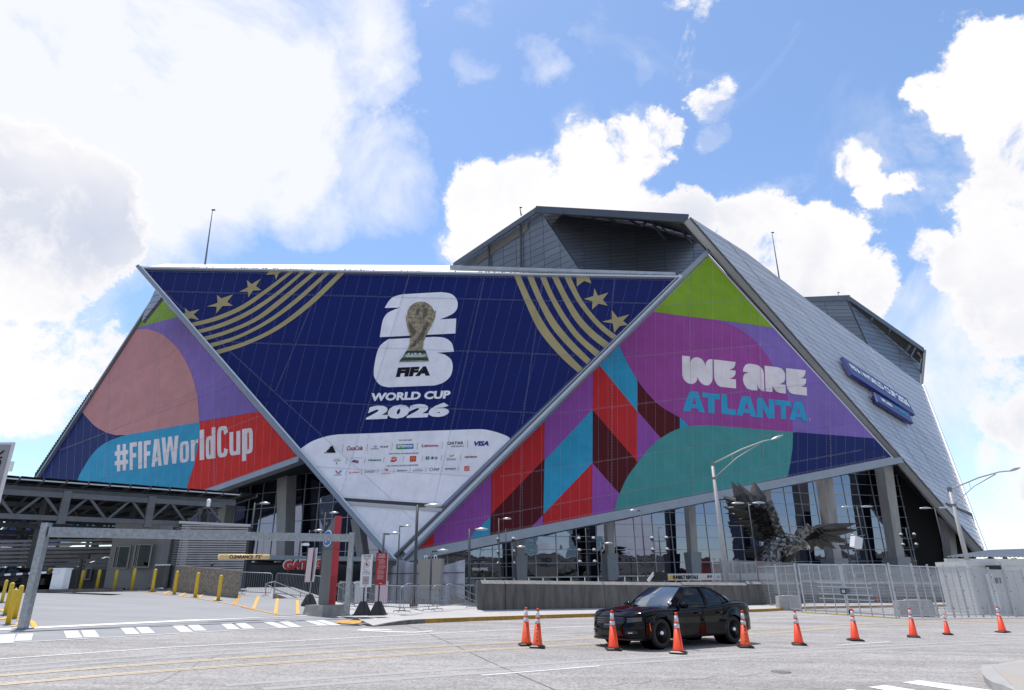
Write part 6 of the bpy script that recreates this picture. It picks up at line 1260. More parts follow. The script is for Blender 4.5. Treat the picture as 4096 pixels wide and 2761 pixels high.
# white tents seen through the slats
for (x, y, lab) in ((395, 2225, 'white pitched tent roof glimpsed behind the slatted screen near the booth'), (60, 2262, 'white tent roof glimpsed behind the slats at the far left')):
    c = at(x, y, 52); th = thing('event_tent', lab, 'tent', (c.x, c.y, 0)); MB(mat('tent_white', (.75, .76, .8), .6)).frustum((c.x, c.y, c.z - 1.6), (9, 6), (c.x, c.y, c.z), (1.2, .2)).build('roof', th)
    for sx in (-4, 4): MB(white_p).tube([(c.x + sx, c.y - 2.5, -1), (c.x + sx, c.y - 2.5, c.z - 1.6)], .06, 6).build('pole', th)
dk = thing('slat_backdrop', 'added dark deck massed behind the slatted screen', 'building', (-45, 72, 0)); MB(mat('slat_backdrop_dark', (.03, .03, .032), .9, 0, .3, .3)).box((-66, 72, 2.6), (52, 18, 4.6)).build('backdrop', dk); MB(soffit).box((-56, 60, 2.2), (50, .5, 6.2)).build('wall', dk)  # added mass and wall, kept dark so the gaps between slats read dark
# ---- solar canopy
cn = thing('solar_canopy', 'steel truss canopy carrying dark solar panels over the parking entrance', 'canopy', at(300, 2350, 38))
tr_m = mat('truss_galvanised', (.115, .124, .134), .5, .3, .2, 1.2); tr_r = mat('truss_galvanised_shade', (.06, .066, .072), .6, .2, .2, 1.2)  # rear copy is darker: shade under the canopy put into the colour
Lc, Rc = at(-120, 1893, 33.2), at(963, 1984, 42.3); 
def lineZ(x, yl, yr, x0=39, x1=930):   # heights at the two ends of the front truss
    return 0
ul = (Rc - Lc); ul.z = 0; LL = ul.length; ul.normalize(); nb = V3((-ul.y, ul.x, 0))
ztL, ztR = at(39, 1963, 34.5).z, at(916, 2025, 41.9).z; zbL, zbR = at(39, 2063, 34.5).z, at(660, 2092, 39.8).z
zt_, zb2 = (ztL + ztR) / 2, (zbL + zbR) / 2
for row in range(4):
    base = Lc + nb * (row * 6.0 + .3) - ul * 2; rt = MB(tr_r)
    A_ = V3((base.x, base.y, zt_)); B_ = A_ + ul * (LL + 1.2); A2_ = V3((base.x, base.y, zb2)); B2_ = A2_ + ul * (LL + 1.2)
    if row == 0:
        MB(tr_m).beam(A_, B_, .25, .28).build('top_chord', cn); MB(tr_m).beam(A2_, B2_ , .25, .26).build('bottom_chord', cn)
    else:
        rt.beam(A_, B_, .22, .25).beam(A2_, B2_, .22, .25)
    n = 7; st_p = (LL + 1.2) / n
    for k in range(n):
        p0 = A2_ + ul * (k * st_p); p1 = A_ + ul * ((k + .5) * st_p); p2 = A2_ + ul * ((k + 1) * st_p)
        if row == 0:
            MB(tr_m).tube([p0, p1], .075, 7).build('diagonal', cn); MB(tr_m).tube([p1, p2], .075, 7).build('diagonal', cn)
            if k % 2 == 1: MB(tr_m).beam(p0 - V3((0, 0, .3)), p0 + V3((0, 0, zt_ - zb2 + .25)), .38, .38, up=nb).build('truss_post', cn)
        else: rt.tube([p0, p1], .07, 5).tube([p1, p2], .07, 5)
    if row: rt.build('rear_truss', cn)
for u in (.30, .66, .985):
    for row in (1, 3):
        p = Lc + nb * (row * 6 + .3) + ul * (LL * u); MB(tr_r).box((p.x, p.y, zt_ / 2), (.4, .4, zt_ + .5)).build('column', cn)
zedge = (Lc.z + Rc.z) / 2; zp = zedge - .22
MB(tr_m).beam(Lc + nb * .9 + V3((0, 0, zp - Lc.z - .22)), Rc + nb * .9 + V3((0, 0, zp - Rc.z - .22)), .2, .34).build('purlin_beam', cn)
sp_m = mat('solar_panel_back', (.008, .009, .011), .8, 0, .2, 3, spec=.08); sp_f = mat('solar_panel_frame', (.5, .52, .55), .4, .6)
nP = 13; wP = LL / nP
for i in range(nP + 1):
    for j in range(11):
        c = Lc + ul * ((i + .5) * wP) + nb * (1.05 + j * 2.15); c.z = zp + .32 - j * .03
        ax = (ul + V3((0, 0, -.02))).normalized(); s_ = MB(sp_m).box(c, (wP * .94, 2.0, .05), ax, None, (V3((0, 0, 1)) + nb * .015).normalized())
        s_.build('solar_panel', cn)
for i in range(nP + 2):
    c = Lc + ul * (i * wP); MB(tr_r).beam(V3((c.x, c.y, zp + .22)) + nb * .05, V3((c.x, c.y, zp - .05)) + nb * 22, .09, .2).build('rafter', cn)
for j in range(12):
    c0, c1 = Lc + nb * (.1 + j * 2.15), Rc + nb * (.1 + j * 2.15); MB(sp_f if j < 1 else tr_r).beam(V3((c0.x, c0.y, zp + .2)), V3((c1.x, c1.y, zp + .2)), .05, .07).build('panel_rail', cn)
rl = random.Random(9)
for k in range(10):
    c = Lc + ul * (LL * rl.uniform(.05, .9)) + nb * rl.uniform(3, 18); mb = MB(steel_d); p = V3((c.x, c.y, zb2 - .25)); mb.beam(p, p + ul * 6, .05, .08).tube([p, p + V3((0, 0, 1.3))], .02, 5); mb.build('conduit', cn)
# ---- entrance equipment
pk = at(230, 2366, 32.0); 
# parked black car (only partly seen)
def charger(name, lab, detail=True):
    """long low four-door saloon; local x forward, y left, z up, origin on the ground at the middle of the wheelbase"""
    paint = bpy.data.materials.get('black_car_paint')
    if not paint:
        paint = mat('black_car_paint', (.0015, .0016, .0028), .10, 0, 0, coat=.24, spec=.08); 
        g = bpy.data.materials.new('car_glass'); g.use_nodes = True; P = g.node_tree.nodes['Principled BSDF']; P.inputs['Base Color'].default_value = (.003, .004, .006, 1); P.inputs['Roughness'].default_value = .05; P.inputs['Specular IOR Level'].default_value = .35; P.inputs['Coat Weight'].default_value = 0; P.inputs['Coat Roughness'].default_value = .01
        w = bpy.data.materials.new('windscreen_glass'); w.use_nodes = True; P = w.node_tree.nodes['Principled BSDF']; P.inputs['Base Color'].default_value = (.02, .03, .04, 1); P.inputs['Roughness'].default_value = .09; P.inputs['Specular IOR Level'].default_value = 1; P.inputs['Coat Weight'].default_value = 1; P.inputs['Coat IOR'].default_value = 2.0
    g = bpy.data.materials['car_glass']; wsg = bpy.data.materials['windscreen_glass']; trim = mat('car_black_trim', (.008, .008, .009), .4); 
    root = thing(name, lab, 'car', (0, 0, 0)); XF, XR, RW, Rz = 1.525, -1.525, .355, .40
    def interp(x, tab):
        for (a, va), (b, vb) in zip(tab, tab[1:]):
            if a <= x <= b: t = (x - a) / (b - a); return va + (vb - va) * t
        return tab[0][1] if x < tab[0][0] else tab[-1][1]
    top = [(-2.53, .86), (-2.48, 1.02), (-2.40, 1.085), (-2.2, 1.115), (-1.9, 1.12), (-1.6, 1.10), (-1.2, 1.06), (-.6, 1.03), (0, 1.01), (.6, 1.0), (.95, .995), (1.3, .985), (1.7, .955), (2.0, .915), (2.2, .87), (2.36, .80), (2.44, .72), (2.50, .62)]
    mid = [(-2.53, .86), (-2.45, .98), (-2.3, 1.03), (-1.9, 1.05), (-1.5, 1.04), (-1.1, .985), (-.5, .94), (.2, .91), (.9, .90), (1.3, .905), (1.7, .90), (2.0, .86), (2.25, .80), (2.42, .70), (2.5, .62)]
    half = [(-2.53, .70), (-2.45, .84), (-2.25, .925), (-1.9, .95), (-1.5, .955), (-1.1, .93), (-.4, .92), (.6, .925), (1.1, .94), (1.5, .952), (1.9, .945), (2.15, .90), (2.35, .80), (2.45, .68), (2.5, .56)]
    bot = [(-2.53, .52), (-2.4, .34), (-2.2, .27), (-1.9, .22), (2.0, .20), (2.3, .21), (2.42, .24), (2.5, .30)]
    xs = [-2.53, -2.50, -2.45, -2.38, -2.28, -2.15]
    x = -2.05
    while x < 2.1: xs.append(x); x += .0625
    rows = []
    NX = 2.10
    def section(x):
        zt, zm, w, zb = interp(x, top), interp(x, mid), interp(x, half), interp(x, bot); zl = zb
        for xc in (XF, XR):
            d = abs(x - xc)
            if d < Rz: zl = max(zl, .335 + math.sqrt(Rz * Rz - d * d))
        zw = min(.66, zm - .08); flare = 0
        for xc in (XF, XR):
            d = abs(x - xc); flare = max(flare, .022 * math.exp(-((d - .30) / .28) ** 2) if d > .3 else .022)
        hood = x > .95
        pts = [(0, zt - (.014 if hood else 0)), (w * .22, zt - (.010 if hood else 0)), (w * .34, zt + (.012 if hood else 0)), (w * .52, zt + (.006 if hood else -.004)), (w * .72, zt - .010), (w * .86, zt * .45 + zm * .55), (w * .945, zm + .008), (w * .985, zm - .03), (w * .975, zm - .09)]
        zz = [zw + .02, zw - .09, .48, .40, .32, zb + .03, zb]; ww = [.978, .992, .990, .985, .978, .972, .93]
        for z_, w_ in zip(zz, ww):
            z2 = max(z_, zl) if zl > zb + .02 else z_
            z2 = min(z2, zm - .12); pts.append((w * w_ + flare * (1 if z_ < .7 else .4), z2))
        pts.append((w * .80, max(zb, zl - .02) if zl > zb + .02 else zb)); return pts
    for x in xs + [NX]: rows.append((x, section(x)))
    full = []
    for x, pts in rows:
        r_ = [V3((x, y, z)) for y, z in pts]; l_ = [V3((x, -y, z)) for y, z in pts[1:]][::-1]; full.append(l_ + r_)
    mb = MB(paint); mb.use(0, True).grid(full); mb.use(0, True).add(full[0], [tuple(range(len(full[0])))[::-1]])
    # nose: hood runs forward to a curved leading edge, then the fascia drops to the splitter
    WN = interp(NX, half)
    def fx(y, z):
        b = max(0., 1 - min(1, abs(y) / (WN * 1.0)) ** 3.0); pr = interp(z, [(.18, -.05), (.26, .02), (.34, .03), (.50, .03), (.545, .015), (.57, -.02), (.72, -.045), (.79, -.11), (.95, -.25)])
        return NX + (.385 + pr) * b ** .8 + .0
    hp = section(NX)[:9]; cols = [(-y, z) for y, z in hp[::-1]] + hp[1:]; hoodrows = []
    for k in range(5):
        t = k / 4; row = []
        for y, z in cols:
            ze = .775 - .03 * abs(y); xe = fx(y, ze); row.append(V3((NX + (xe - NX) * t, y, z + (min(ze, z) - z) * t ** 1.6)))
        hoodrows.append(row)
    mb.use(0, True).grid(hoodrows)
    facerows = []
    for k in range(12):
        t = k / 11; row = []
        for (y, z), e in zip(cols, hoodrows[-1]):
            z2 = e.z + (.20 - e.z) * t; row.append(V3((fx(y, z2), y, z2)))
        facerows.append(row)
    facerows.append([V3((p.x - .2 * (1 if p.x > NX + .1 else 0), p.y, .20)) for p in facerows[-1]]); mb.use(0, True).grid(facerows)
    for s in (1, -1):   # close the little side gap between fascia column and body side
        e = [V3((NX, s * p[0], p[1])) for p in section(NX)[8:]]; f_ = [V3((NX, s * hp[8][0], hp[8][1]))] + [V3((NX, s * cols[-1][0], hp[8][1] + (.20 - hp[8][1]) * j / 7)) for j in range(1, 8)]; e = e[:8]
        mb.use(0, True).grid([e, f_])
    body = mb.build('body', root, False, fix=False)
    # greenhouse: lower ring, mid ring, roof ring
    low = [(1.10, 0), (1.06, .38), (.94, .68), (.70, .80), (.1, .84), (-.45, .845), (-1.0, .83), (-1.60, .775), (-1.95, .64), (-2.08, .36), (-2.10, 0)]
    lz = [1.0, 1.0, .995, .975, .965, .98, 1.01, 1.06, 1.105, 1.115, 1.118]
    hi = [(.34, 0), (.31, .34), (.22, .53), (.06, .605), (-.12, .63), (-.42, .64), (-.72, .63), (-.95, .60), (-1.10, .52), (-1.18, .30), (-1.20, 0)]
    hz = [1.462, 1.458, 1.448, 1.440, 1.446, 1.452, 1.448, 1.43, 1.412, 1.412, 1.414]
    def ring(t):
        out = []
        for (a, b, z0_, z1_) in zip(low, hi, lz, hz):
            bl = math.sin(math.pi * t) * .035
            out.append(V3((a[0] + (b[0] - a[0]) * t + bl * (1 if a[0] > .5 else -1 if a[0] < -1.3 else 0), a[1] + (b[1] - a[1]) * t + bl * (.9 if a[1] > .5 else 0), z0_ + (z1_ - z0_) * t)))
        return out
    R4 = [ring(t) for t in (0, .33, .66, 1)]; R4[0] = [V3((v.x, v.y, v.z - .06)) for v in R4[0]]
    def sidefaces(ids, m, nm, sides=(1, -1), off=0.):
        for s in sides:
            mb = MB(m)
            for i in ids:
                for r in range(3):
                    q = [R4[r][i], R4[r][i + 1], R4[r + 1][i + 1], R4[r + 1][i]]; mb.use(0, True).add([V3((v.x, v.y * s, v.z)) for v in q], [(0, 1, 2, 3) if s > 0 else (3, 2, 1, 0)])
            mb.build(nm, root, False, fix=True)
    sidefaces([0, 1], wsg, 'windscreen'); sidefaces([2], paint, 'pillar'); sidefaces([3, 4, 5, 6], g, 'side_window'); sidefaces([7], paint, 'pillar'); sidefaces([8, 9], trim, 'rear_window')
    # roof
    roof = MB(paint).use(0, True); cx_ = -.44; rr = []
    hr_ = R4[3] + [V3((v.x, -v.y, v.z)) for v in R4[3][1:-1]][::-1]
    for t, dz in ((1, 0), (.86, .022), (.6, .034), (.3, .038), (.01, .04)): rr.append([V3((cx_ + (v.x - cx_) * t, v.y * t, 1.445 + (v.z - 1.445) * t + dz)) for v in hr_])
    rr[0] = hr_; roof.grid(rr, True).build('roof', root, False, fix=True)
    # window frames / pillars as body-colour strips
    def onside(i, t, s, o=.012):
        i0 = int(i); f = i - i0; a, b = ring(t)[i0], ring(t)[min(i0 + 1, 10)]; p = a.lerp(b, f); return V3((p.x, p.y * s + o * s, p.z))
    for s in (1, -1):
        mb = MB(trim, paint)
        mb.use(1); mb.tube([onside(2.0 + .0, t, s) for t in (.02, .33, .66, 1)], .022, 6)
        mb.tube([onside(3, t, s, .004) for t in (.02, .33, .66, 1)], .028, 6); mb.tube([onside(i, 1, s, .004) for i in (3, 4, 5, 6, 7, 8)], .022, 6)
        mb.tube([onside(7, t, s, .006) for t in (0, .33, .66, 1)], .026, 6)
        mb.tube([onside(5.05, t, s, .006) for t in (.02, .33, .66, 1)], .045, 6)
        mb.use(0); mb.tube([onside(4.55, t, s, .0) for t in (.05, .5, .98)], .008, 5); mb.tube([onside(6.6, t, s, .002) for t in (.05, .5, .98)], .016, 6)
        mb.use(0); mb.tube([onside(i, .12, s, .006) for i in (3, 4, 5, 6, 7)], .012, 5)
        mb.build('window_surround', root, False)
    if not detail:
        pass
    sk = lambda x, z, o=.0: (lambda w: V3((x, w + o, z)))(interp(x, half) * 1.0 + .002)
    # door seams, handles, mirrors
    for s in (1, -1):
        mb = MB(mat('door_gap', (.001, .001, .001), 1, spec=0))
        for pth in ([(1.0, .93), (.98, .7), (.97, .45), (.9, .30)], [(-.22, .96), (-.23, .7), (-.24, .45), (-.26, .30)], [(-1.12, 1.0), (-1.14, .84), (-1.02, .62), (-.98, .48), (-.95, .30)], [(.9, .30), (0, .28), (-.95, .30)]):
            mb.tube([V3((x, s * (interp(x, half) * (.982 if z > .85 else .994 if z > .6 else .99 if z > .35 else .968) + .004), z)) for x, z in smooth(pth, 4)], .0045, 4)
        mb.build('door_gaps', root, False)
        for x in (.02, -.92): MB(paint).use(0, True).box((x, s * (interp(x, half) + .012), .80), (.20, .03, .035)).build('door_handle', root, False)
        p = V3((.70, s * .98, 1.0)); mb = MB(paint, trim).use(0, True); rws = []
        for i in range(7):
            t = i / 6; k = math.sin(math.pi * max(.08, min(.92, t))) ** .5; rws.append([p + V3((math.cos(6.283 * j / 10) * .065 * k, s * (t - .4) * .25, math.sin(6.283 * j / 10) * .085 * k)) for j in range(10)])
        mb.grid(rws, True).tube([p + V3((-.0, -s * .05, -.06)), (.72, s * .83, .97)], .03, 6); mb.build('mirror', root, False, fix=True)
    for xm in (-.17,): pass
    # wheels
    for xw in (XF, XR):
        for s in (1, -1):
            c = V3((xw, s * .80, RW)); ax = (0, s, 0)
            ty = MB(rubber).use(0, True).lathe([(.24, -.11), (.33, -.115), (.352, -.09), (.356, 0), (.352, .09), (.335, .115), (.245, .118), (.235, .09)], 36, c, ax)
            w_ = ty.build('wheel', root, False)
            rim = MB(mat('black_steel_rim', (.012, .012, .013), .35, .4)).use(0, True).lathe([(.245, .112), (.232, .105), (.22, .06), (.205, .045), (.19, .075), (.13, .082), (.085, .06), (.0, .06)], 36, c, ax).build('rim', w_, False)
            mb = MB(black)
            for k in range(14): an = k * 6.283 / 14; mb.lathe([(.014, .079), (0, .082)], 8, c + V3((math.cos(an) * .165, 0, math.sin(an) * .165)), ax)
            MB(chrome).use(0, True).lathe([(.085, .07), (.082, .09), (.06, .10), (.055, .125), (.03, .14), (0, .142)], 20, c, ax).build('hub_cap', w_, False); mb.build('rim_holes', w_, False)
            MB(mat('wheel_well', (.002, .002, .002), 1, spec=0)).lathe([(.40, -.35), (.40, .02)], 24, c + V3((0, 0, .0)), ax).lathe([(.40, -.34), (0, -.34)], 24, c, ax).build('wheel_well', root, False)
    MB(mat('wheel_well', (.002, .002, .002), 1, spec=0)).box((0, 0, .26), (4.3, 1.3, .14)).build('underbody', root, False)
    # nose: grille, lamps, bumper intake, plate, markers
    def facepatch(poly, m, nm, o=.02, th_=.03, parent=root):
        mb = MB(m); n_ = 10; ys = sorted(set(round(min(p[0] for p in poly) + (max(p[0] for p in poly) - min(p[0] for p in poly)) * i / n_, 5) for i in range(n_ + 1)))
        def zr(y):
            zs = []
            for i in range(len(poly)):
                (y0_, z0_), (y1_, z1_) = poly[i], poly[(i + 1) % len(poly)]
                if abs(y1_ - y0_) < 1e-6: 
                    if abs(y - y0_) < 1e-3: zs += [z0_, z1_]
                elif min(y0_, y1_) - 1e-4 <= y <= max(y0_, y1_) + 1e-4: zs.append(z0_ + (z1_ - z0_) * (y - y0_) / (y1_ - y0_))
            return (min(zs), max(zs)) if zs else (poly[0][1], poly[0][1])
        rws = []
        for j in range(5): rws.append([V3((fx(y, zr(y)[0] + (zr(y)[1] - zr(y)[0]) * j / 4) + o * .5, y, zr(y)[0] + (zr(y)[1] - zr(y)[0]) * j / 4)) for y in ys])
        mb.grid(rws[::-1]); return mb.build(nm, parent, False)
    gr = facepatch([(-.50, .56), (.50, .56), (.52, .66), (.46, .735), (-.46, .735), (-.52, .66)], trim, 'grille', .028)
    gp_m = mat('gloss_black_trim', (.004, .004, .005), .15, 0, coat=1)
    for z in (.60, .65, .70): MB(gp_m).tube([(fx(y, z) + .022, y, z) for y in (-.48, -.36, -.24, -.12, 0, .12, .24, .36, .48)], .010, 5).build('grille_bar', gr, False)
    for s in (1, -1):
        hl_ = MB(wsg); n_ = 6; lowr = [(s * (.55 + i * .062), .60 + i * .010) for i in range(n_)]; upr = [(s * (.55 + i * .062), .715 + i * .004) for i in range(n_)]
        A1 = [V3((fx(y, z) + .012, y, z)) for y, z in lowr]; B1 = [V3((fx(y, z) + .012, y, z)) for y, z in upr]; hl_.use(0, True).grid([A1, B1] if s < 0 else [B1, A1]); hl_.mats = [gp_m]; ho = hl_.build('headlight', root, False)
        MB(mat('headlight_drl', (.10, .11, .12), .25, .5)).tube([v + V3((.004, 0, -.012)) for v in B1], .008, 5).build('light_bar', ho, False)
        facepatch([(s * .52, .34), (s * .80, .36), (s * .76, .43), (s * .55, .42)], trim, 'fog_recess', .03); MB(white_p).beam((fx(.62, .37) + .03, s * .60, .372), (fx(.70, .37) + .03, s * .70, .375), .012, .016).build('fog_light', root, False)
        MB(mat('amber_marker', (.85, .12, .02), .3)).prism([V3((1.98 + dx_, s * (interp(1.98, half) + .012), z)) for dx_, z in ((-.01, .42), (.02, .42), (.03, .60), (.015, .60))], (0, s * .012, 0)).build('side_marker', root, False)
        MB(mat('tail_lamp_red', (.3, .005, .01), .2)).box((-2.47, s * .55, .86), (.08, .5, .09)).build('tail_light', root, False)
    facepatch([(-.48, .30), (.48, .30), (.44, .42), (-.44, .42)], trim, 'lower_intake', .02); facepatch([(-.17, .46), (.17, .46), (.17, .57), (-.17, .57)], mat('blank_plate', (.02, .02, .022), .5), 'plate_holder', .045)
    MB(trim).tube([(fx(y, .215) + .02, y, .215) for y in (-.86, -.7, -.5, -.25, 0, .25, .5, .7, .86)], .025, 6).build('splitter', root, False)
    for s in (-1, 1): MB(trim).tube([(.98, s * .35 + .1, 1.018), (.75, s * .30 - .1, 1.10)], .008, 5).build('wiper', root, False)
    MB(trim).box((2.0, 0, .93), (.35, .34, .006)).build('hood_scoop', root, False) if False else None
    sp_ = bpy.data.objects.new; MB(chrome).use(0, True).lathe([(.05, 0), (.055, .04), (.03, .10), (0, .11)], 12, (.98, .80, 1.05), (1, 0, .1)).build('spotlight', root, False)
    return root
car = charger('parked_car', 'black four-door saloon parked beside the row of orange cones')
pf, prr = gnd(2650, 2592), gnd(2948, 2566)
pf = gnd(2643, 2600); prr = gnd(2941, 2577)
dirc = (pf - prr).normalized(); leftc = V3((0, 0, 1)).cross(dirc).normalized(); upc = dirc.cross(leftc)
ctr = (pf + prr) / 2 - leftc * .86
ctr.z = G(ctr.x, ctr.y) + .008
car.matrix_world = Matrix(((dirc.x, leftc.x, upc.x, ctr.x), (dirc.y, leftc.y, upc.y, ctr.y), (dirc.z, leftc.z, upc.z, ctr.z), (0, 0, 0, 1)))
car2 = copy_tree(car); c2 = at(-20, 2372, 39); car2.matrix_world = Matrix.Translation((c2.x + .6, c2.y, G(c2.x, c2.y))) @ Matrix.Rotation(math.radians(172), 4, 'Z'); car2['label'] = 'dark car waiting in the shade behind the gate arm at the left edge'
for o in list(car2.children):
    if o.name.split('.')[0] in ('spotlight',): bpy.data.objects.remove(o)
# gate arm and machines
ga_ = gd(232, 2370); gt_h = 1.25; th = thing('gate_machine', 'white parking gate machine behind the left steel post', 'barrier gate', ga_)
ph = hgt(ga_, 240, 2278); MB(white_p).box(ga_ + V3((0, 0, ph / 2)), (.62, .5, ph)).box(ga_ + V3((0, 0, ph + .03)), (.7, .56, .06)).build('cabinet', th)
MB(conc_m).box(ga_ + V3((.8, -.1, .07)), (4.6, .9, .16)).build('island', th)
arm = MB(white_p, black); a = ga_ + V3((0, -.3, ph - .12)); L_ = 6
for k in range(20): arm.use(k % 2).beam(a - V3((k * .3, 0, .012 * k)), a - V3((k * .3 + .3, 0, .012 * k + .012)), .04, .10)
arm.build('arm', th)
pd = thing('card_reader_post', 'slim dark post with a flat card reader head in the parking entrance', 'card reader', gd(300, 2367)); p_ = gd(300, 2367); MB(black).box(p_ + V3((0, 0, .8)), (.12, .12, 1.6)).box(p_ + V3((.1, 0, 1.72)), (.55, .2, .22)).build('post', pd)
tk = thing('intercom_box', 'small white-framed intercom box on the dark parapet', 'intercom', at(352, 2295, 43.8)); p_ = at(352, 2295, 43.8); MB(conc).box(p_, (.42, .12, .75)).build('frame', tk); MB(black).box(p_ + V3((.04, -.06, 0)), (.22, .06, .6)).build('screen', tk)
for (x, y, lab) in ((428, 2135, 'small white loudspeaker horn at the left top corner of the booth'), (482, 2136, 'small square camera on the right top corner of the booth')):
    p_ = at(x + (0 if x < 450 else 170), y + 4, DB - .3); th = thing('wall_camera', lab, 'camera', p_); MB(white_p).box(p_, (.22, .2, .22)).build('housing', th); MB(black).lathe([(.07, 0), (.07, .03), (0, .03)], 12, p_ - V3((0, .1, 0)), (0, -1, 0)).build('lens', th)
# garage sign at the left edge
D_ = 13; q4 = [at(-55, 2040, D_), at(0, 2085, D_), at(60, 1768, D_), at(-60, 1760, D_)]
gs_ = thing('garage_sign', 'white-framed grey vertical sign ending in ER DECK at the left edge', 'sign', at(-20, 2090, D_))
axu = (at(62, 1770, D_) - at(5, 2060, D_)).normalized(); p0 = at(5, 2045, D_); p1 = at(62, 1775, D_); ln = (p1 - p0).length
axu = V3((0, 0, 1)); xr = at(60, 1768, D_).x; zt = at(60, 1770, D_).z; zb3 = at(8, 2050, D_).z - 2.2
MB(mat('sign_frame_white', (.62, .62, .62), .5)).box((xr - .40, D_, (zt + zb3) / 2), (.80, .05, zt - zb3)).build('frame', gs_)
MB(mat('sign_grey', (.25, .25, .26), .5)).box((xr - .44, D_ - .035, (zt + zb3) / 2), (.78, .02, zt - zb3 - .10)).build('panel', gs_)
mb = MB(inkk); text3(mb, 'ER DECK', V3((xr - .25, D_ - .055, at(35, 1855, D_).z - .30)), (0, 0, 1), (-1, 0, 0), w=1.16, h=.23, bold=.01); mb.build('lettering', gs_)
MB(white_p).box(V3((xr + .03, D_ + .02, at(62, 1865, D_).z)), (.07, .05, .20)).build('side_box', gs_); MB(galv).tube([(xr - .4, D_ + .1, G(xr, D_)), (xr - .4, D_ + .1, zb3 + .1)], .08, 8).build('post', gs_)
# pigeon on the rough wall
pg = at(848, 2268, 36.5); th = thing('pigeon', 'small dark pigeon perched on the rough stone wall', 'bird', pg)
MB(black).use(0, True).lathe([(0, -.16), (.03, -.12), (.055, -.02), (.05, .05), (.03, .10), (.025, .13), (.028, .155), (0, .18)], 8, pg + V3((0, 0, .09)), (.8, 0, .55)).build('body', th); MB(black).tube([pg + V3((.0, 0, -.02)), pg + V3((.01, 0, .06))], .006, 4).build('leg', th)
# ================================================================ eagle sculpture
eg_m = mat('weathered_bronze_steel', (.06, .057, .049), .42, .45, .25, 1.5); eg_d = mat('dark_feather_steel', (.024, .023, .021), .5, .4, .3, 1.5); eg_l = mat('bright_feather_steel', (.20, .20, .20), .38, .55, .15, 2)
DE = 90.0; E8 = lambda x, y, d=0.: at(2830 + x * .288, 1900 + y * .288, DE + d)
eb = E8(900, 1190); eagle = thing('eagle_sculpture', 'huge steel eagle sculpture with spread feathered wings landing before the glass', 'sculpture', (eb.x, eb.y, PLZ))
def feather(tip, base, w, d0=0., d1=0., nm='feather', m=None):
    t, b = E8(*tip, d0), E8(*base, d1); ax = (t - b); s = ax.cross(V3((0, 1, 0))).normalized() * (w * .288 * DE / 2700 * .5 * 1.6); k = V3((0, -.35, 0))
    mid = b.lerp(t, .35); mb = MB(m or eg_m, eg_d)
    vs = [b - s * .45, b + s * .45, mid + s, t, mid - s, b + k * .6, mid + k, b.lerp(t, .6) + k * .7, mid - k * .4]
    mb.use(0).add(vs, [(0, 4, 6, 5), (4, 3, 7, 6), ]).use(1).add(vs, [(1, 5, 6, 2), (2, 6, 7, 3), (0, 1, 8), (1, 2, 8), (2, 3, 8), (3, 4, 8), (4, 0, 8), (0, 5, 1)])
    return mb.build(nm, eagle)
lw = [((325, 85), (520, 380), 120), ((412, 97), (610, 380), 100), ((630, 93), (700, 400), 120), ((655, 97), (780, 440), 110), ((903, 350), (850, 480), 110), ((205, 300), (540, 440), 110), ((215, 285), (560, 430), 60), ((203, 440), (560, 530), 85), ((245, 533), (590, 575), 60), ((325, 628), (620, 605), 40), ((335, 655), (640, 650), 75), ((490, 718), (690, 720), 70),
      ((503, 775), (700, 770), 60), ((535, 820), (730, 820), 60), ((588, 862), (770, 850), 60), ((650, 900), (820, 870), 60), ((740, 930), (860, 860), 70), ((830, 950), (900, 850), 70), ((930, 520), (870, 620), 60)]
for i, (t, b, w) in enumerate(lw): feather(t, b, w, 2.0, .4, m=eg_m if i % 3 else eg_d)
rw = [((1790, 668), (1400, 770), 55), ((2105, 665), (1600, 760), 70), ((2125, 762), (1600, 800), 80), ((1965, 925), (1560, 830), 80), ((1955, 948), (1540, 850), 60), ((1795, 1032), (1540, 880), 80), ((1620, 1045), (1500, 880), 80), ((1440, 1085), (1430, 900), 110), ((1510, 1000), (1470, 880), 60)]
for t, b, w in rw: feather(t, b, w, 1.0, .2)
for t, w in (((460, 1075), 70), ((475, 1045), 60), ((520, 1000), 60), ((480, 1110), 60), ((515, 1145), 60), ((600, 1165), 60), ((620, 1000), 50), ((700, 1180), 60)): feather(t, (860, 1060), w, 1.5, .5, 'tail_feather', eg_d)
def limb(pts, rs, nm, m=eg_m):
    mb = MB(m); mb.use(0, True).tube([E8(x, y, d) for x, y, d in smooth(pts, 4)], [a[0] for a in smooth([(r, 0) for r in rs], 4)], 10); return mb.build(nm, eagle)
body_pts = [(840, 1060, .3), (940, 1000, .2), (1080, 960, 0), (1200, 950, -.1), (1290, 955, -.2), (1350, 970, -.2)]; body_r = [.7, 1.25, 1.35, .95, .62, .45]
bdy = limb(body_pts, body_r, 'body', eg_d)
wing1 = [(1000, 930, .2), (960, 800, .3), (930, 640, .4), (860, 520, .5), (700, 440, .6), (600, 420, .8)]; limb(wing1, [.7, .45, .35, .3, .25, .15], 'wing_bone', eg_d)
wing2 = [(1260, 920, .2), (1330, 840, .2), (1420, 770, .2), (1540, 780, .3), (1650, 790, .4)]; limb(wing2, [.5, .4, .35, .25, .15], 'wing_bone', eg_d)
leg_ = [(930, 1010, 0), (880, 1120, -.2), (860, 1200, -.3), (880, 1330, -.3)]; limb(leg_, [1.0, .9, .55, .4], 'leg', eg_d); limb([(1120, 1010, .3), (1130, 1120, .4), (1080, 1220, .3), (1080, 1330, .3)], [1.0, .8, .5, .4], 'leg', eg_d)
re = random.Random(4)
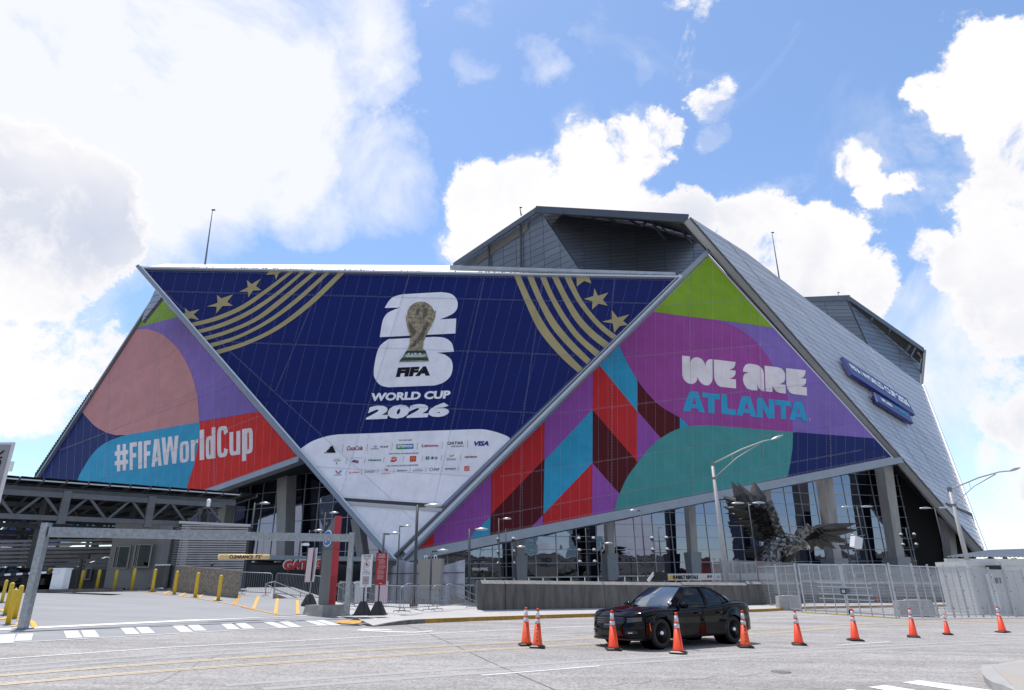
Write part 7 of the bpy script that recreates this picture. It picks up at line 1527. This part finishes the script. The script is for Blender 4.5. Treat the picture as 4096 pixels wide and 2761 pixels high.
def scales(center, rad, n, size, dirf, nm, mats, spread=1.):
    mb = MB(*mats)
    C_ = smooth(center, 6); Rr = smooth([(r, 0) for r in rad], 6)
    for k in range(n):
        i = re.uniform(0, len(C_) - 1.01); i0 = int(i); f = i - i0; x = C_[i0][0] + (C_[i0 + 1][0] - C_[i0][0]) * f; y = C_[i0][1] + (C_[i0 + 1][1] - C_[i0][1]) * f; d = C_[i0][2]; r = Rr[i0][0]
        c = E8(x, y, d); ta = (E8(*C_[i0 + 1]) - E8(*C_[i0])).normalized(); a = re.uniform(-1.7, 1.7); sd = V3((0, -1, 0)); s2 = ta.cross(sd).normalized(); nrm = (sd * math.cos(a) + s2 * math.sin(a)).normalized(); p = c + nrm * r * re.uniform(.95, 1.15)
        dn = (dirf(ta) + nrm * re.uniform(.1, .45)).normalized(); w = dn.cross(nrm).normalized(); L_ = size * re.uniform(.7, 1.3); ww = L_ * .34
        mb.use(re.choice(range(len(mats)))); mb.add([p - w * ww * .8, p + w * ww * .8, p + w * ww + dn * L_ * .6, p + dn * L_, p - w * ww + dn * L_ * .6, p + nrm * .06 + dn * L_ * .5], [(0, 1, 5), (1, 2, 5), (2, 3, 5), (3, 4, 5), (4, 0, 5)])
    return mb.build(nm, bdy, kind='stuff')
scales(body_pts, body_r, 900, .52, lambda t: -t, 'plumage', [eg_m, eg_l, eg_l, eg_m])
def vane(mb, tip, base, w, d, k=.25):
    t, b = E8(*tip, d), E8(*base, d + .15); ax = t - b; s_ = ax.cross(V3((0, 1, 0))).normalized() * (w * .288 * DE / 2700 * .5); up_ = V3((0, -k, 0)); m1 = b.lerp(t, .55)
    mb.add([b - s_ * .7, m1 - s_, t, m1 + s_, b + s_ * .7, b + up_, m1 + up_], [(0, 5, 6, 1), (1, 6, 2), (6, 3, 2), (5, 4, 3, 6)])
# broad underwing: overlapping rows of long vanes running back from the leading edge
lead = smooth([(640, 420), (760, 440), (860, 500), (915, 600), (950, 720), (990, 830), (1030, 930)], 5)
trail = smooth([(480, 430), (520, 560), (560, 650), (590, 740), (620, 820), (700, 880), (860, 945)], 5)
for r in range(4):
    mb = MB(eg_d, eg_m, eg_m, eg_d)
    n_ = 30
    for i in range(n_):
        t = (i + .5 * (r % 2)) / n_; a_ = lead[min(len(lead) - 1, int(t * (len(lead) - 1)))]; b_ = trail[min(len(trail) - 1, int(t * (len(trail) - 1)))]
        u0, u1 = .08 + .20 * (3 - r), .42 + .20 * (3 - r) + re.uniform(-.03, .05)
        p0 = (a_[0] + (b_[0] - a_[0]) * u0, a_[1] + (b_[1] - a_[1]) * u0); p1 = (a_[0] + (b_[0] - a_[0]) * u1, a_[1] + (b_[1] - a_[1]) * u1 + re.uniform(-6, 10))
        mb.use(re.randrange(4)); vane(mb, p1, p0, re.uniform(26, 36), .9 - r * .22)
    mb.build('wing_covert', eagle, kind='stuff')
scales([(870, 500, .0), (915, 600, .0), (950, 720, .0), (990, 830, 0), (1040, 920, 0)], [.35, .4, .4, .45, .5], 260, .6, lambda t: (t * -.3 + V3((.1, 0, .9))).normalized(), 'plumage', [eg_m, eg_l, eg_m, eg_d])
lead2 = smooth([(1300, 890), (1340, 820), (1420, 760), (1520, 740), (1640, 745)], 5); trail2 = smooth([(1420, 1010), (1500, 960), (1600, 930), (1700, 880), (1800, 800)], 5)
for r in range(3):
    mb = MB(eg_d, eg_m, eg_m, eg_l if r == 2 else eg_m); n_ = 22
    for i in range(n_):
        t = (i + .5 * (r % 2)) / n_; a_ = lead2[min(len(lead2) - 1, int(t * (len(lead2) - 1)))]; b_ = trail2[min(len(trail2) - 1, int(t * (len(trail2) - 1)))]
        u0, u1 = .0 + .24 * (2 - r), .48 + .24 * (2 - r) + re.uniform(-.03, .05)
        p0 = (a_[0] + (b_[0] - a_[0]) * u0, a_[1] + (b_[1] - a_[1]) * u0); p1 = (a_[0] + (b_[0] - a_[0]) * u1, a_[1] + (b_[1] - a_[1]) * u1)
        mb.use(re.randrange(4)); vane(mb, p1, p0, re.uniform(22, 30), .5 - r * .2)
    mb.build('wing_covert', eagle, kind='stuff')
scales([(1260, 920, 0), (1310, 850, .1), (1380, 790, .1), (1440, 765, .1)], [.5, .45, .4, .3], 160, .55, lambda t: (t * -.2 + V3((-.2, 0, .9))).normalized(), 'plumage', [eg_l, eg_l, eg_m])
scales(leg_, [1.05, .95, .6, .4], 240, .6, lambda t: (t + V3((-.2, 0, 0))).normalized(), 'leg_plumage', [eg_l, eg_l, eg_m])
hd_ = MB(eg_l).use(0, True).tube([E8(1310, 955, -.3), E8(1350, 960, -.3), E8(1385, 985, -.3), E8(1400, 1005, -.3)], [.5, .48, .3, .16], 10).build('head', eagle)
MB(mat('beak_silver', (.55, .56, .55), .3, .7)).use(0, True).tube([E8(1375, 985, -.35), E8(1405, 995, -.35), E8(1418, 1020, -.35), E8(1410, 1045, -.35)], [.26, .2, .1, .02], 8).tube([E8(1370, 1005, -.35), E8(1392, 1025, -.35), E8(1398, 1040, -.35)], [.14, .08, .02], 8).build('beak', eagle)
MB(black).lathe([(.09, 0), (.0, .06)], 8, E8(1352, 950, -.82), (0, -1, 0)).build('eye', eagle)
MB(conc).box((eb.x + 1, eb.y, PLZ + .4), (9, 5, .9)).build('plinth', eagle)
for s_ in (-.6, .9): 
    for k in (-.5, 0, .5): MB(eg_d).tube([(eb.x + s_ * 2, eb.y - .3, PLZ + 1.3), (eb.x + s_ * 2 + k, eb.y - 1.1, PLZ + .9)], [.25, .06], 6).build('talon', eagle)
# ================================================================ town behind the camera (it shows in the mirror glass and the car paint)
tan = mat('tan_hall_wall', (.24, .20, .16), .8, 0, .1, .2); gtw = bpy.data.materials.new('tower_glass'); gtw.use_nodes = True; glassmat(gtw, (.30, .42, .43), .1, .03, .1)
def block(name, lab, x, y, w, d, h, m, rows=0, cols=0, m2=None):
    th = thing(name, lab, 'building', (x, y, -1.6)); w0 = MB(m).box((x, y, h / 2 - 1.6), (w, d, h)).build('walls', th)
    mb = MB(m2 or steel_d)
    for j in range(rows): mb.box((x, y, -1.6 + (j + .6) * h / rows), (w + .3, d + .3, h / rows * (.32 if cols else .08)))
    if rows: mb.build('window_bands', th)
    MB(white_p).box((x, y, h - 1.5), (w + .8, d + .8, .5)).build('parapet', th)
block('exhibition_hall', 'long tan exhibition hall across the street behind the camera', 150, -80, 190, 30, 17, tan, 2); block('exhibition_hall', 'red and tan hall with banners behind the camera', 300, -60, 90, 25, 13, mat('brick_red', (.25, .04, .03), .8), 2); block('exhibition_hall', 'plain tan hall end behind the camera at far right', 420, -40, 120, 40, 20, tan, 2)
for x, y, h, lab in ((120, -130, 58, 'pale green glass tower behind the camera at left'), (190, -135, 74, 'tallest pale green glass tower behind the camera'), (235, -128, 60, 'pale green glass tower right of the tallest one'), (390, -110, 90, 'dark office tower behind the camera at right'), (-230, 30, 80, 'dark office tower far out to the left of the stadium')): block('glass_tower', lab, x, y, 15, 15, h, gtw if 0 < x < 300 else mat('dark_tower', (.05, .06, .09), .4), 18, 0, white_p if 0 < x < 300 else steel_d)
leafm = mat('leaf_green', (.035, .07, .018), .6, vs=3, col2=(.08, .13, .03))
trp = None
def tree_(x, y, h, lab, leaves=700, w=4.):
    th = thing('street_tree', lab, 'tree', (x, y, G(x, y) if y > -30 else -1.6), 'street trees'); z0 = th.location.z; rt = random.Random(int(x * 7 + y)); mb = MB(mat('bark', (.06, .045, .035), .9, 0, .2, 5)).use(0, True).tube([(x, y, z0), (x + .1, y, z0 + h * .4), (x, y, z0 + h * .7)], [.22, .16, .06], 8)
    for k in range(6): a = k * 1.05; mb.tube([(x, y, z0 + h * .4), (x + math.cos(a) * w * .6, y + math.sin(a) * w * .6, z0 + h * (.6 + .05 * (k % 3)))], [.1, .03], 5)
    mb.build('trunk', th); mb = MB(leafm)
    cs = [(rt.gauss(0, w * .35), rt.gauss(0, w * .35), h * rt.uniform(.5, .9)) for _ in range(16)]
    for k in range(leaves):
        c = rt.choice(cs); p = V3((x + c[0] + rt.gauss(0, w * .16), y + c[1] + rt.gauss(0, w * .16), z0 + c[2] + rt.gauss(0, h * .06))); a = V3((rt.uniform(-1, 1), rt.uniform(-1, 1), rt.uniform(-1, 1))).normalized() * .32; b = a.cross(V3((rt.uniform(-1, 1), rt.uniform(-1, 1), rt.uniform(-1, 1)))).normalized() * .2
        mb.add([p - a, p + b, p + a, p - b], [(0, 1, 2, 3)])
    mb.build('crown', th)
for i, (x, y, h) in enumerate(((48, -50, 11), (58, -52, 12), (68, -48, 10), (79, -50, 12), (91, -47, 10), (104, -50, 9), (125, -48, 10), (150, -52, 9))): tree_(x, y, h, ['broad street tree at the far left behind the camera', 'tall street tree second from the left behind the camera', 'street tree third from the left behind the camera', 'full street tree before the tan hall', 'street tree near the middle of the tan hall', 'small street tree right behind the camera', 'street tree to the right behind the camera', 'rightmost street tree behind the camera'][i], 700, 6)
q = at(3985, 2240, 66); tree_(q.x, 66, 3.9, 'low green tree showing between the shelter roof and the white cabin', 500, 2.6); q = at(4080, 2240, 66); tree_(q.x, 66.5, 3.8, 'low green tree under the shelter roof at the right edge', 500, 2.6)
# dark wall of trees mirrored in the team-store glass stands left behind the camera
for o in bpy.data.objects:
    if o.type == 'EMPTY' and not o.get('label') and o.parent is None: o['label'] = o.name.replace('_', ' ')
